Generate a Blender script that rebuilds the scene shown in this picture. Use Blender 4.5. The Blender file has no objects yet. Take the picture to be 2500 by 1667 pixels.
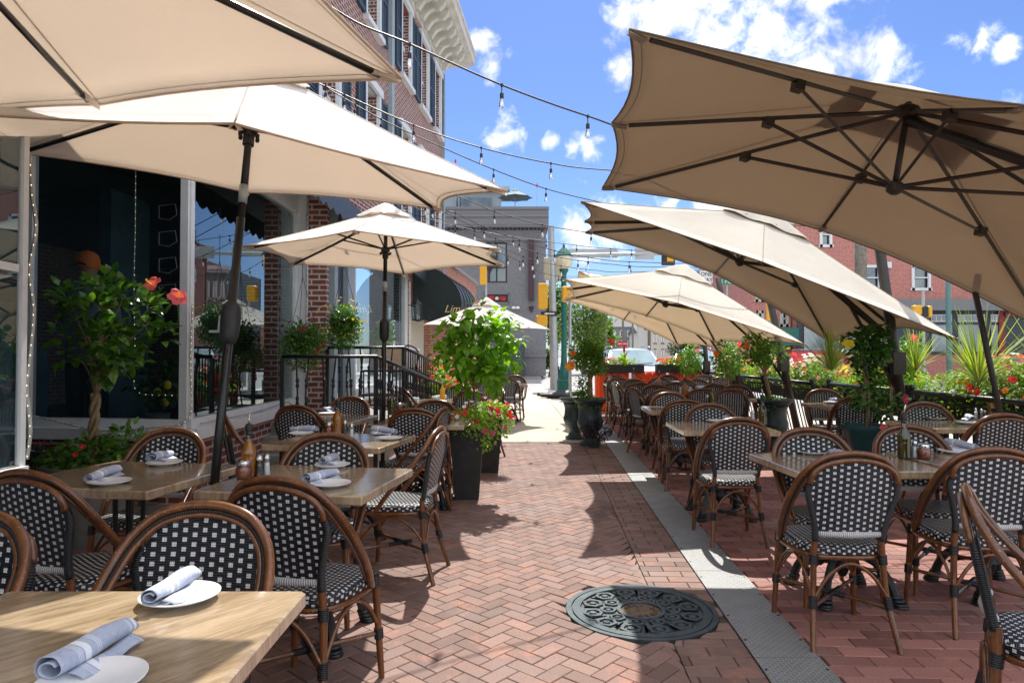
import bpy, math, random
from math import sin, cos, pi, radians as R, sqrt
from mathutils import Vector as V, Matrix as M
random.seed(7)
# ------------------------------------------------------------ camera, sky, sun, exposure
SC = bpy.context.scene
F = 1666.67; CH = 1.35; PITCH = math.atan((866-833.5)/F)
cam = bpy.data.cameras.new('camera'); camo = bpy.data.objects.new('camera', cam); SC.collection.objects.link(camo)
camo.location = (0,0,CH); camo.rotation_euler = (pi/2+PITCH,0,0)
cam.sensor_width = 36; cam.lens = 24; cam.clip_start = .05; cam.clip_end = 3000
SC.camera = camo
SUNV = V((.075,.69,1)).normalized()            # towards the sun
EL = math.asin(SUNV.z); AZ = math.atan2(SUNV.x, SUNV.y)
w = bpy.data.worlds.new('World'); SC.world = w; w.use_nodes = True
N = w.node_tree.nodes; L = w.node_tree.links; N.clear()
wo = N.new('ShaderNodeOutputWorld'); bg = N.new('ShaderNodeBackground'); sky = N.new('ShaderNodeTexSky')
sky.sky_type = 'NISHITA'; sky.sun_disc = False; sky.sun_elevation = EL; sky.sun_rotation = AZ
sky.air_density = 1.0; sky.dust_density = .35; sky.ozone_density = 2.2
bg.inputs[1].default_value = .15
def pdir(px, py):
    x = (px-1250)/F; u = (833.5-py)/F; c, s = cos(PITCH), sin(PITCH)
    return V((x, c-u*s, s+u*c))
def W(px, py, D):                               # world point seen at photo pixel px,py at distance D along Y
    d = pdir(px, py); d = d*(D/d.y); return V((d.x, d.y, d.z+CH))
def G(px, py, z=0.0):                           # point of height z
    d = pdir(px, py); t = (z-CH)/d.z; return V((d.x*t, d.y*t, z))
tc = N.new('ShaderNodeTexCoord'); dirn = tc.outputs['Generated']
BL = [(1610,10,110),(1560,75,70),(1740,60,150),(1880,20,150),(1860,110,150),(1990,90,120),(2050,150,95),(2140,170,60),(2150,130,50),
      (1185,130,50),(1170,105,32),(1205,165,35),(1520,165,42),(1495,160,25),(1240,335,42),(1215,345,28),(1425,350,34),(1400,362,26),(1345,350,22),
      (2360,105,30),(2400,85,28),(2455,115,22),(1600,520,60),(1760,520,70),(1450,560,80),(2480,250,25)]
acc = None
for (px,py,r) in BL:
    d = pdir(px,py).normalized()
    vm = N.new('ShaderNodeVectorMath'); vm.operation = 'DISTANCE'; L.new(dirn, vm.inputs[0]); vm.inputs[1].default_value = d
    m = N.new('ShaderNodeMath'); m.operation = 'MULTIPLY_ADD'; L.new(vm.outputs['Value'], m.inputs[0])
    m.inputs[1].default_value = -1/(r/F*1.15); m.inputs[2].default_value = .95
    if acc is None: acc = m.outputs[0]
    else:
        q = N.new('ShaderNodeMath'); q.operation = 'SMOOTH_MAX'; q.inputs[2].default_value = .25
        L.new(acc, q.inputs[0]); L.new(m.outputs[0], q.inputs[1]); acc = q.outputs[0]
nz = N.new('ShaderNodeTexNoise'); nz.inputs['Scale'].default_value = 24; nz.inputs['Detail'].default_value = 10; nz.inputs['Roughness'].default_value = .60; nz.inputs['Distortion'].default_value = .3
L.new(dirn, nz.inputs['Vector'])
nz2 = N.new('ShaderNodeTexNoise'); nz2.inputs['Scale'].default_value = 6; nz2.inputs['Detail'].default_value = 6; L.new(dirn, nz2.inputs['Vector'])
a1 = N.new('ShaderNodeMath'); a1.operation = 'MULTIPLY_ADD'; L.new(nz.outputs[0], a1.inputs[0]); a1.inputs[1].default_value = 4.2
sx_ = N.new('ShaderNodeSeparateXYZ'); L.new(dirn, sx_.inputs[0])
bk = N.new('ShaderNodeMapRange'); bk.inputs['From Min'].default_value = .35; bk.inputs['From Max'].default_value = -.1; bk.inputs['To Min'].default_value = 0; bk.inputs['To Max'].default_value = 1.9; L.new(sx_.outputs[1], bk.inputs['Value'])  # extra cloud cover behind the camera, unseen, added as white fill light
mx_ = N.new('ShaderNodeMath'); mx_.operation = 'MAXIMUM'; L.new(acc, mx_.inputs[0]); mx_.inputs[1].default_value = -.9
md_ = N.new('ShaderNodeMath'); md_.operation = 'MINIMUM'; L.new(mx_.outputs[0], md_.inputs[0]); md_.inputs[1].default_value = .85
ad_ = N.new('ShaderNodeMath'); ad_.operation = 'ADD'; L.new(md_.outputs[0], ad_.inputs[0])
bk2 = N.new('ShaderNodeMapRange'); bk2.inputs['From Min'].default_value = .52; bk2.inputs['From Max'].default_value = .72; bk2.inputs['To Min'].default_value = 0; bk2.inputs['To Max'].default_value = 1.9; L.new(sx_.outputs[2], bk2.inputs['Value'])  # more added cloud high overhead, above the frame, to brighten and neutralise shade
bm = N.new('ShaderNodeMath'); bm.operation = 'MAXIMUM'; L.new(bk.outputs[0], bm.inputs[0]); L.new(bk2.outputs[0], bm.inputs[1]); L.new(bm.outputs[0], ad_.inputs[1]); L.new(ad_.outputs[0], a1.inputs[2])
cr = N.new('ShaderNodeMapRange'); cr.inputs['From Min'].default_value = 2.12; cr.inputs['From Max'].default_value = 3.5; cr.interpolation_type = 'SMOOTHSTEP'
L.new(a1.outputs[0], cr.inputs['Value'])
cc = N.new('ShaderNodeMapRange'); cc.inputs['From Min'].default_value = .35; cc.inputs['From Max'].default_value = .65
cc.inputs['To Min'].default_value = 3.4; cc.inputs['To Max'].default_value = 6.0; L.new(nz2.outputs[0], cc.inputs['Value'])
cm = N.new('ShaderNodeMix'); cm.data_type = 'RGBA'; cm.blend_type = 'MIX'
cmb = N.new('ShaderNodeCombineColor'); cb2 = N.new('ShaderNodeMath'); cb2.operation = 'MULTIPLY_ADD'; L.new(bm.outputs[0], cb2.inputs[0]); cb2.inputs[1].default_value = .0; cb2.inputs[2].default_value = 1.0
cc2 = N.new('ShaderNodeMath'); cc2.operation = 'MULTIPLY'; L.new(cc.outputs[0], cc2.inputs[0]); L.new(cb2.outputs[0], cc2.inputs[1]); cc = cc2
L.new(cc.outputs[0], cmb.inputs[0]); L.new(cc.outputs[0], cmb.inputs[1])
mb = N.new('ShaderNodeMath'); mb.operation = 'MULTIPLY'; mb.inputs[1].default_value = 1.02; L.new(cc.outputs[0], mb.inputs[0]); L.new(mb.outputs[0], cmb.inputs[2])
tint = N.new('ShaderNodeMix'); tint.data_type = 'RGBA'; tint.blend_type = 'MULTIPLY'; tint.inputs[0].default_value = 1; tint.inputs[7].default_value = (.27,.325,.455,1)
L.new(sky.outputs[0], tint.inputs[6])
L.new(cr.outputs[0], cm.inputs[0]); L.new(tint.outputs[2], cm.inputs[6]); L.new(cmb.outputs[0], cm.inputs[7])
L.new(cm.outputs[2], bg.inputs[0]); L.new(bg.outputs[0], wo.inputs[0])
sl = bpy.data.lights.new('sun', 'SUN'); sl.energy = 2.95; sl.angle = R(.53); sl.color = (1,.95,.87)
so = bpy.data.objects.new('sun', sl); SC.collection.objects.link(so)
so.rotation_euler = SUNV.to_track_quat('Z','Y').to_euler(); so.location = (0,0,30)
vs = SC.view_settings; vs.view_transform = 'Standard'; vs.look = 'None'; vs.exposure = 1.16; vs.gamma = 1
SC.cycles.max_bounces = 8; SC.cycles.transparent_max_bounces = 16
SC.cycles.sample_clamp_indirect = 8

# ------------------------------------------------------------ mesh builder
COL = SC.collection
def basis(t):
    t = t.normalized(); a = V((0,0,1)) if abs(t.z) < .95 else V((1,0,0))
    u = t.cross(a).normalized(); return u, t.cross(u).normalized()
def spline(pts, n=6):
    P = [V(p) for p in pts]
    if len(P) < 3: return P
    Q = [P[0]*2-P[1]] + P + [P[-1]*2-P[-2]]; out = []
    for i in range(1, len(Q)-2):
        a,b,c,d = Q[i-1:i+3]
        for k in range(n):
            t = k/n
            out.append(.5*((2*b)+(c-a)*t+(2*a-5*b+4*c-d)*t*t+(3*b-a-3*c+d)*t**3))
    out.append(P[-1]); return out
class MB:
    def __init__(s): s.v=[]; s.f=[]; s.m=[]; s.uv=[]; s.c=[]; s.T=None
    def add(s, vs, fs, m=0, uv=None, c=None):
        o = len(s.v); 
        if s.T is not None: vs = [s.T @ V(p) for p in vs]
        s.v += [tuple(p) for p in vs]; s.uv += uv if uv else [(p[0],p[1]) for p in vs]
        cv = .5 if c is None else c
        s.c += [cv]*len(vs)
        for q in fs: s.f.append([i+o for i in q]); s.m.append(m)
        return s
    def box(s, c, d, m=0, rz=0, col=None, rot=None):
        x,y,z = d[0]/2,d[1]/2,d[2]/2; r = rot if rot is not None else M.Rotation(rz,3,'Z'); c = V(c)
        vs = [c + r@V((a*x,b*y,e*z)) for e in (-1,1) for b in (-1,1) for a in (-1,1)]
        return s.add(vs, [(0,2,3,1),(4,5,7,6),(0,1,5,4),(2,6,7,3),(0,4,6,2),(1,3,7,5)], m, c=col)
    def bbox(s, c, d, b=.005, m=0, rz=0, col=None):     # box with bevelled edges
        x,y,z = d[0]/2,d[1]/2,d[2]/2; r = M.Rotation(rz,3,'Z'); c = V(c); vs=[]; 
        lv = [(-z,b),(-z+b,0),(z-b,0),(z,b)]
        for (zz,i) in lv:
            X,Y = x-i, y-i; k = b
            for (p,q) in ((X-k,-Y),(X,-Y+k),(X,Y-k),(X-k,Y),(-X+k,Y),(-X,Y-k),(-X,-Y+k),(-X+k,-Y)): vs.append(c+r@V((p,q,zz)))
        fs=[tuple(range(7,-1,-1)), tuple(range(24,32))]
        for l in range(3):
            for i in range(8): j=(i+1)%8; fs.append((l*8+i,l*8+j,l*8+8+j,l*8+8+i))
        return s.add(vs, fs, m, c=col)
    def tube(s, pts, r, seg=8, m=0, cap=True, sm=0, flat=1.0, c=None):
        P = spline(pts, sm) if sm else [V(p) for p in pts]; n = len(P)
        rr = r if isinstance(r,(list,tuple)) else None
        vs=[]; uv=[]; u=None; l=0
        for i,p in enumerate(P):
            t = (P[min(i+1,n-1)]-P[max(i-1,0)])
            if t.length < 1e-9: t = V((0,0,1))
            t.normalize()
            if u is None: u,_ = basis(t)
            else:
                u = u - t*u.dot(t)
                if u.length < 1e-6: u,_ = basis(t)
                u.normalize()
            b = t.cross(u)
            if i: l += (P[i]-P[i-1]).length
            ra = rr[min(int(round(i*(len(rr)-1)/(n-1))),len(rr)-1)] if rr else r
            if rr:
                x = i*(len(rr)-1)/(n-1); k = min(int(x),len(rr)-2); ra = rr[k]+(rr[k+1]-rr[k])*(x-k)
            for k in range(seg):
                a = 2*pi*k/seg; vs.append(p+u*cos(a)*ra+b*sin(a)*ra*flat); uv.append((k/seg*2*pi*ra, l))
        fs=[]
        for i in range(n-1):
            for k in range(seg):
                j=(k+1)%seg; fs.append((i*seg+k,i*seg+j,(i+1)*seg+j,(i+1)*seg+k))
        if cap: fs.append(tuple(range(seg-1,-1,-1))); fs.append(tuple(range((n-1)*seg,n*seg)))
        return s.add(vs, fs, m, uv, c)
    def lathe(s, prof, c=(0,0,0), seg=20, m=0, cap=True, sq=0, rz=0):
        c=V(c); vs=[]; fs=[]; n=len(prof)
        for (r,z) in prof:
            for k in range(seg):
                a=2*pi*(k+.5)/seg+rz; q = 1.0
                if sq: q = 1/max(abs(cos(a-rz)),abs(sin(a-rz)))
                vs.append(c+V((cos(a)*r*q,sin(a)*r*q,z)))
        for i in range(n-1):
            for k in range(seg):
                j=(k+1)%seg; fs.append((i*seg+k,i*seg+j,(i+1)*seg+j,(i+1)*seg+k))
        if cap: fs.append(tuple(range(seg-1,-1,-1))); fs.append(tuple(range((n-1)*seg,n*seg)))
        return s.add(vs, fs, m)
    def prism(s, poly, z0, z1, m=0):
        n=len(poly); vs=[V((p[0],p[1],z0)) for p in poly]+[V((p[0],p[1],z1)) for p in poly]
        fs=[tuple(range(n-1,-1,-1)),tuple(range(n,2*n))]+[(i,(i+1)%n,n+(i+1)%n,n+i) for i in range(n)]
        return s.add(vs,fs,m)
    def quad(s,a,b,c,d,m=0,uv=None): return s.add([V(a),V(b),V(c),V(d)],[(0,1,2,3)],m,uv)
    def slab(s,a,b,c,d,t,m=0):                 # a quad with thickness t along its normal
        a,b,c,d=map(V,(a,b,c,d)); n=(b-a).cross(d-a).normalized()*t
        return s.add([a,b,c,d,a+n,b+n,c+n,d+n],[(3,2,1,0),(4,5,6,7),(0,1,5,4),(1,2,6,5),(2,3,7,6),(3,0,4,7)],m)
    def leaf(s, p, d, n, l, wd, c=None, m=0, curl=.25):
        d=d.normalized(); b=d.cross(n); 
        if b.length<1e-4: b=d.cross(V((.3,.5,.8)))
        b.normalize(); n=b.cross(d)
        tip=p+d*l-n*l*curl; mid=p+d*l*.5+n*l*.03
        vs=[p, p+d*l*.3+b*wd*.5+n*wd*.12, p+d*l*.68+b*wd*.38-n*(l*curl*.35-wd*.1), tip, p+d*l*.68-b*wd*.38-n*(l*curl*.35-wd*.1), p+d*l*.3-b*wd*.5+n*wd*.12, mid]
        return s.add(vs,[(0,1,6),(1,2,6),(2,3,6),(3,4,6),(4,5,6),(5,0,6)],m,None,random.random() if c is None else c)
    def flower(s, p, n, r, c=None, m=0, k=5, cup=.35):
        u,b=basis(n); n=n.normalized(); vs=[p]; fs=[]
        for i in range(k):
            a=2*pi*i/k; 
            for da,rr,h in ((-.5,.75,cup),(-.18,1.0,cup*.8),(.18,1.0,cup*1.05),(.5,.75,cup)):
                t=a+da*2*pi/k; vs.append(p+(u*cos(t)+b*sin(t))*r*rr+n*r*h)
            o=1+4*i; fs+=[(0,o,o+1,o+2,o+3)]
        return s.add(vs,fs,m,None,random.random() if c is None else c)
    def build(s, name, mats, parent=None, smooth=False, ang=None):
        me=bpy.data.meshes.new(name); me.from_pydata(s.v,[],s.f)
        if not isinstance(mats,(list,tuple)): mats=[mats]
        for m in mats: me.materials.append(m)
        if len(mats)>1: me.polygons.foreach_set('material_index', s.m)
        ul=me.uv_layers.new(name='UVMap'); li=[0]*len(me.loops); me.loops.foreach_get('vertex_index', li)
        ul.data.foreach_set('uv',[x for i in li for x in s.uv[i][:2]])
        at=me.attributes.new('rnd','FLOAT','POINT'); at.data.foreach_set('value', s.c)
        if smooth: me.polygons.foreach_set('use_smooth',[True]*len(me.polygons))
        me.update()
        if smooth and ang is not None:
            try: me.set_sharp_from_angle(angle=R(ang))
            except Exception: pass
        o=bpy.data.objects.new(name,me); COL.objects.link(o)
        if parent: o.parent=parent
        return o
def tag(o,label=None,cat=None,group=None,kind=None):
    if label: o['label']=label
    if cat: o['category']=cat
    if group: o['group']=group
    if kind: o['kind']=kind
    return o
def thing(name,label,cat,loc=(0,0,0),rz=0,group=None):
    o=bpy.data.objects.new(name,None); COL.objects.link(o); o.location=loc; o.rotation_euler=(0,0,rz); o.empty_display_size=.1
    return tag(o,label,cat,group)
def copy_tree(o,parent=None):
    c=o.copy(); COL.objects.link(c); c.parent=parent
    for ch in list(o.children): copy_tree(ch,c)
    return c
# ------------------------------------------------------------ materials
MATS={}
class NT:
    def __init__(s,name):
        s.mat=bpy.data.materials.new(name); s.mat.use_nodes=True; s.t=s.mat.node_tree; s.n=s.t.nodes; s.l=s.t.links
        s.b=s.n['Principled BSDF']; s.out=s.n['Material Output']
    def new(s,t,**k):
        n=s.n.new('ShaderNode'+t)
        for a,b in k.items():
            if a in n.inputs.keys() if not hasattr(n,a) else False: n.inputs[a].default_value=b
            else: setattr(n,a,b)
        return n
    def set(s,**k):
        for a,b in k.items(): s.b.inputs[a.replace('_',' ')].default_value=b
    def link(s,a,b): s.l.new(a,b)
    def ramp(s,src,stops):
        r=s.n.new('ShaderNodeValToRGB'); e=r.color_ramp.elements
        while len(e)<len(stops): e.new(.5)
        for i,(p,c) in enumerate(stops): e[i].position=p; e[i].color=(*c,1) if len(c)==3 else c
        s.l.new(src,r.inputs[0]); return r.outputs[0]
    def noise(s,scale,detail=4,rough=.5,vec=None,stretch=None,coord='Object'):
        n=s.n.new('ShaderNodeTexNoise'); n.inputs['Scale'].default_value=scale; n.inputs['Detail'].default_value=detail; n.inputs['Roughness'].default_value=rough
        v=vec or s.coord(coord)
        if stretch:
            mp=s.n.new('ShaderNodeMapping'); mp.inputs['Scale'].default_value=stretch; s.l.new(v,mp.inputs[0]); v=mp.outputs[0]
        s.l.new(v,n.inputs['Vector']); return n.outputs[0]
    def coord(s,k='Object'):
        t=s.n.new('ShaderNodeTexCoord'); return t.outputs[k]
    def mix(s,f,a,b,bt='MIX'):
        m=s.n.new('ShaderNodeMix'); m.data_type='RGBA'; m.blend_type=bt
        for i,x in ((0,f),(6,a),(7,b)):
            if isinstance(x,(int,float)): m.inputs[i].default_value=x
            elif isinstance(x,tuple): m.inputs[i].default_value=(*x,1) if len(x)==3 else x
            else: s.l.new(x,m.inputs[i])
        return m.outputs[2]
    def math(s,op,a,b=0,c=None):
        m=s.n.new('ShaderNodeMath'); m.operation=op
        for i,x in enumerate((a,b,c)):
            if x is None: continue
            if isinstance(x,(int,float)): m.inputs[i].default_value=x
            else: s.l.new(x,m.inputs[i])
        return m.outputs[0]
    def bump(s,h,d=.002,st=1):
        b=s.n.new('ShaderNodeBump'); b.inputs['Distance'].default_value=d; b.inputs['Strength'].default_value=st
        s.l.new(h,b.inputs['Height']); s.l.new(b.outputs[0],s.b.inputs['Normal'])
    def attr(s,n='rnd'):
        a=s.n.new('ShaderNodeAttribute'); a.attribute_name=n; return a.outputs['Fac']
    def base(s,o): s.l.new(o,s.b.inputs['Base Color'])
def plain(name,col,rough=.5,metal=0,var=.15,scale=12,bump=0,spec=.5,coat=0):
    t=NT(name); n=t.noise(scale,5,.6)
    c2=tuple(max(0,x*(1-var)) for x in col); c3=tuple(min(1,x*(1+var)) for x in col)
    t.base(t.ramp(n,[(.3,c2),(.7,c3)])); t.set(Roughness=rough,Metallic=metal); t.b.inputs['Specular IOR Level'].default_value=spec
    if coat: t.set(Coat_Weight=coat,Coat_Roughness=.1)
    if bump: t.bump(t.noise(scale*6,4),bump)
    return t.mat
def leafmat(name,a,b,c,tr=.35,rough=.35):
    t=NT(name); col=t.ramp(t.attr(),[(0,a),(.5,b),(1,c)]); t.base(col); t.set(Roughness=rough)
    tl=t.n.new('ShaderNodeBsdfTranslucent'); hs=t.mix(1,col,(1.5,1.6,.5),'MULTIPLY'); t.link(hs,tl.inputs[0])
    mx=t.n.new('ShaderNodeMixShader'); mx.inputs[0].default_value=tr; t.link(t.b.outputs[0],mx.inputs[1]); t.link(tl.outputs[0],mx.inputs[2]); t.link(mx.outputs[0],t.out.inputs[0])
    return t.mat
LEAF=leafmat('leaf_green',(.03,.10,.014),(.07,.18,.022),(.15,.30,.04),rough=.28)
LEAFD=leafmat('leaf_dark',(.02,.075,.014),(.045,.13,.02),(.10,.22,.035),.32,.25)
LEAFL=leafmat('leaf_light',(.15,.30,.03),(.25,.43,.05),(.38,.56,.09),.5,.35)
LEAFY=leafmat('leaf_yellow_green',(.12,.22,.03),(.22,.35,.05),(.38,.50,.10),.4,.45)
LEAFT=leafmat('leaf_tree',(.09,.16,.035),(.16,.26,.055),(.26,.37,.09),.35,.5)
LEAFP=leafmat('leaf_purple',(.02,.012,.02),(.04,.02,.035),(.08,.05,.06),.2,.5)
def petal(name,a,b): return leafmat(name,a,tuple((x+y)/2 for x,y in zip(a,b)),b,.3,.6)
RED=petal('petal_red',(.55,.01,.015),(.85,.04,.05)); PINK=petal('petal_pink',(.8,.25,.38),(.95,.5,.6)); CORAL=petal('petal_coral',(.92,.07,.14),(.98,.20,.26))
YEL=petal('petal_yellow',(.85,.6,.02),(.95,.8,.05)); ORG=petal('petal_orange',(.9,.12,.02),(.95,.3,.04)); WHT=petal('petal_white',(.8,.75,.75),(.95,.9,.9)); MAG=petal('petal_magenta',(.6,.02,.15),(.85,.08,.3))
BARK=plain('bark',(.30,.22,.12),.8,var=.35,scale=30,bump=.004)
def rattan():
    t=NT('rattan_cane'); n=t.noise(25,6,.6,stretch=(1,1,.25)); sp=t.noise(140,2,.5)
    c=t.ramp(n,[(.25,(.065,.022,.007)),(.55,(.155,.052,.013)),(.8,(.26,.095,.024))])
    c=t.mix(t.ramp(sp,[(.66,(0,0,0)),(.72,(1,1,1))]),c,(.45,.26,.12)); t.base(c); t.set(Roughness=.28,Coat_Weight=.5,Coat_Roughness=.12)
    return t.mat
RAT=rattan()
def wrapmat(name,col,period=.007,rough=.3):
    t=NT(name); uv=t.coord('UV'); sp=t.n.new('ShaderNodeSeparateXYZ'); t.link(uv,sp.inputs[0])
    s=t.math('SINE',t.math('MULTIPLY',sp.outputs[1],2*pi/period)); 
    c=t.ramp(s,[(0,tuple(x*.55 for x in col)),(.5,col)]); t.base(c); t.set(Roughness=rough); t.bump(s,.0015,.8); return t.mat
BWRAP=wrapmat('black_cord_wrap',(.018,.022,.026)); WWRAP=wrapmat('white_cord_wrap',(.72,.72,.72),.009,.45)
def weave(name='black_white_weave', px=.060, pz=.0275, su=.235, sv=.47):
    t=NT(name); uv=t.coord('UV'); sp=t.n.new('ShaderNodeSeparateXYZ'); t.link(uv,sp.inputs[0])
    def cell(o,period,off,half):
        a=t.math('FRACT',t.math('ADD',t.math('DIVIDE',o,period),off+50)); return t.math('LESS_THAN',t.math('ABSOLUTE',t.math('SUBTRACT',a,.5)),half)
    u,v=sp.outputs[0],sp.outputs[1]
    A=t.math('MULTIPLY',cell(u,px,0,su/2),cell(v,pz,0,sv/2)); B=t.math('MULTIPLY',cell(u,px,.5,su/2),cell(v,pz,.5,sv/2))
    mask=t.math('MAXIMUM',A,B)
    hv=t.math('ABSOLUTE',t.math('SINE',t.math('MULTIPLY',v,pi/(pz/4)))); hu=t.math('ABSOLUTE',t.math('SINE',t.math('MULTIPLY',u,pi/(px/9))))
    n=t.noise(40,3); bl=t.ramp(n,[(.3,(.006,.009,.014)),(.7,(.016,.020,.028))]); wh=t.ramp(n,[(.3,(.66,.67,.68)),(.7,(.80,.81,.81))])
    slit=t.math('LESS_THAN',hu,.22); wh=t.mix(t.math('MULTIPLY',slit,.55),wh,(.15,.15,.16))
    t.base(t.mix(mask,bl,wh)); t.set(Roughness=.32)
    fold=t.math('SINE',t.math('MULTIPLY',u,2*pi/px)); sgn=t.math('MULTIPLY_ADD',t.math('MULTIPLY',fold,t.math('SINE',t.math('MULTIPLY',v,2*pi/pz))),.6,hv)
    h=t.math('MULTIPLY_ADD',mask,1.2,sgn)
    t.bump(h,.0016,.9); return t.mat
WEAVE=weave(); SEATW=weave('black_white_seat_weave',.046,.024,.27,.43)
IRON=plain('black_iron',(.012,.016,.018),.35,var=.3,scale=20,bump=.002)
IRONG=plain('dark_green_iron',(.012,.024,.025),.38,var=.3,scale=20,bump=.002)
def woodtop():
    t=NT('laminate_wood'); oi=t.n.new('ShaderNodeObjectInfo'); v=t.n.new('ShaderNodeVectorMath'); v.operation='ADD'; t.link(t.coord('Object'),v.inputs[0])
    sc=t.n.new('ShaderNodeVectorMath'); sc.operation='SCALE'; cb=t.n.new('ShaderNodeCombineXYZ'); t.link(oi.outputs['Random'],cb.inputs[0]); t.link(oi.outputs['Random'],cb.inputs[1]); t.link(cb.outputs[0],sc.inputs[0]); sc.inputs[3].default_value=7; t.link(sc.outputs[0],v.inputs[1])
    mp=t.n.new('ShaderNodeMapping'); mp.inputs['Rotation'].default_value=(0,0,R(-52)); mp.inputs['Scale'].default_value=(1,1,1); t.link(v.outputs[0],mp.inputs[0])
    g=t.noise(5,8,.68,vec=mp.outputs[0],stretch=(1,9,1)); g2=t.noise(30,6,.7,vec=mp.outputs[0],stretch=(1,14,1)); b=t.noise(1.6,3,.5,vec=mp.outputs[0],stretch=(.8,3,1))
    c=t.ramp(g,[(.33,(.17,.11,.065)),(.45,(.36,.26,.15)),(.55,(.50,.375,.235)),(.70,(.60,.48,.33))])
    c=t.mix(t.ramp(g2,[(.36,(.6,.6,.6)),(.50,(0,0,0))]),c,(.19,.115,.065)); c=t.mix(.35,c,t.ramp(b,[(.35,(.20,.13,.075)),(.65,(.66,.52,.34))]))
    kn=t.n.new('ShaderNodeTexVoronoi'); kn.inputs['Scale'].default_value=3.2; mp2=t.n.new('ShaderNodeMapping'); mp2.inputs['Scale'].default_value=(1,2.6,1); t.link(mp.outputs[0],mp2.inputs[0]); t.link(mp2.outputs[0],kn.inputs['Vector'])
    c=t.mix(t.ramp(kn.outputs['Distance'],[(.01,(.5,.5,.5)),(.07,(0,0,0))]),c,(.10,.055,.03))
    t.base(c); t.set(Roughness=.26,Coat_Weight=1.0,Coat_Roughness=.12); t.bump(g2,.0004,.4); return t.mat
WOOD=woodtop(); WOODE=plain('table_edge',(.36,.26,.16),.45,var=.35,scale=9)
def canvas(name,col,trans=.4,tcol=(.75,.6,.42)):
    t=NT(name); n=t.noise(3,4,.5); uv=t.coord('Object'); f=t.noise(260,2,.5)
    c=t.ramp(n,[(.3,tuple(x*.93 for x in col)),(.7,col)]); st=t.noise(.9,6,.7); c=t.mix(t.ramp(st,[(.50,(0,0,0)),(.75,(.13,.13,.13))]),c,tuple(x*.62 for x in col)); t.base(c); t.set(Roughness=.85); t.b.inputs['Specular IOR Level'].default_value=.2
    w1=t.noise(1.7,5,.62); t.bump(t.math('MULTIPLY_ADD',w1,7.0,t.math('MULTIPLY_ADD',n,3.0,f)),.0024,.7)
    tl=t.n.new('ShaderNodeBsdfTranslucent'); tl.inputs[0].default_value=(*tcol,1)
    mx=t.n.new('ShaderNodeMixShader'); mx.inputs[0].default_value=trans; t.link(t.b.outputs[0],mx.inputs[1]); t.link(tl.outputs[0],mx.inputs[2]); t.link(mx.outputs[0],t.out.inputs[0]); return t.mat
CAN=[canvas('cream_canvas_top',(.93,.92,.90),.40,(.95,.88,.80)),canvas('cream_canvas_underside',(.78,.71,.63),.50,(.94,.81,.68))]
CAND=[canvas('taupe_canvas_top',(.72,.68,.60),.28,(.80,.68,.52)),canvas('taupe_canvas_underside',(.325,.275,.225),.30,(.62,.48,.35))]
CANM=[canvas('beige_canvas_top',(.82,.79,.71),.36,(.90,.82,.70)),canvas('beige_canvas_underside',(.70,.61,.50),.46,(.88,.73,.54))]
BRONZE=plain('bronze_umbrella_metal',(.035,.028,.024),.45,var=.2); BLK=plain('black_umbrella_metal',(.012,.012,.012),.3,var=.2)
CHROME=plain('chrome',(.7,.7,.7),.15,1,.1); PORC=plain('porcelain',(.82,.83,.84),.12,var=.02)
def napk():
    t=NT('blue_linen'); sp=t.n.new('ShaderNodeSeparateXYZ'); t.link(t.coord('UV'),sp.inputs[0]); v=sp.outputs[1]; m=None
    for (a,b) in ((.28,.07),(.205,.006),(.225,.006),(.245,.006),(.425,.006),(.445,.006),(.465,.006),(.93,.03),(.88,.006),(.865,.006)):
        q=t.math('LESS_THAN',t.math('ABSOLUTE',t.math('SUBTRACT',v,a+b/2)),b/2); m=q if m is None else t.math('MAXIMUM',m,q)
    n=t.noise(90,4,.7); c=t.ramp(n,[(.3,(.37,.42,.54)),(.7,(.49,.54,.66))]); t.base(t.mix(m,c,(.80,.83,.88))); t.set(Roughness=.85); t.bump(n,.0008); return t.mat
NAP=napk()
def glassy(name,col,rough=.02,tr=1.0,ior=1.45):
    t=NT(name); t.set(Roughness=rough,Transmission_Weight=tr,IOR=ior); t.b.inputs['Base Color'].default_value=(*col,1); return t.mat
def oilmat(name,a,b_):
    t=NT(name); t.b.inputs['Base Color'].default_value=(*a,1); t.set(Roughness=.05); tl=t.n.new('ShaderNodeBsdfTranslucent'); tl.inputs[0].default_value=(*b_,1); tr=t.n.new('ShaderNodeBsdfTransparent'); tr.inputs[0].default_value=(*b_,1)
    m1=t.n.new('ShaderNodeMixShader'); m1.inputs[0].default_value=.55; t.link(t.b.outputs[0],m1.inputs[1]); t.link(tl.outputs[0],m1.inputs[2]); m2=t.n.new('ShaderNodeMixShader'); m2.inputs[0].default_value=.35; t.link(m1.outputs[0],m2.inputs[1]); t.link(tr.outputs[0],m2.inputs[2]); t.link(m2.outputs[0],t.out.inputs[0]); return t.mat
OIL=oilmat('olive_oil',(.80,.38,.015),(.98,.58,.04)); OILG=oilmat('green_olive_oil',(.20,.15,.01),(.50,.40,.04))
CHILI=plain('chili_flakes',(.40,.09,.02),.5,var=.9,scale=300); SALT=plain('salt',(.85,.85,.85),.4); PEPR=plain('ground_pepper',(.10,.09,.08),.7,var=.5,scale=200)
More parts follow.
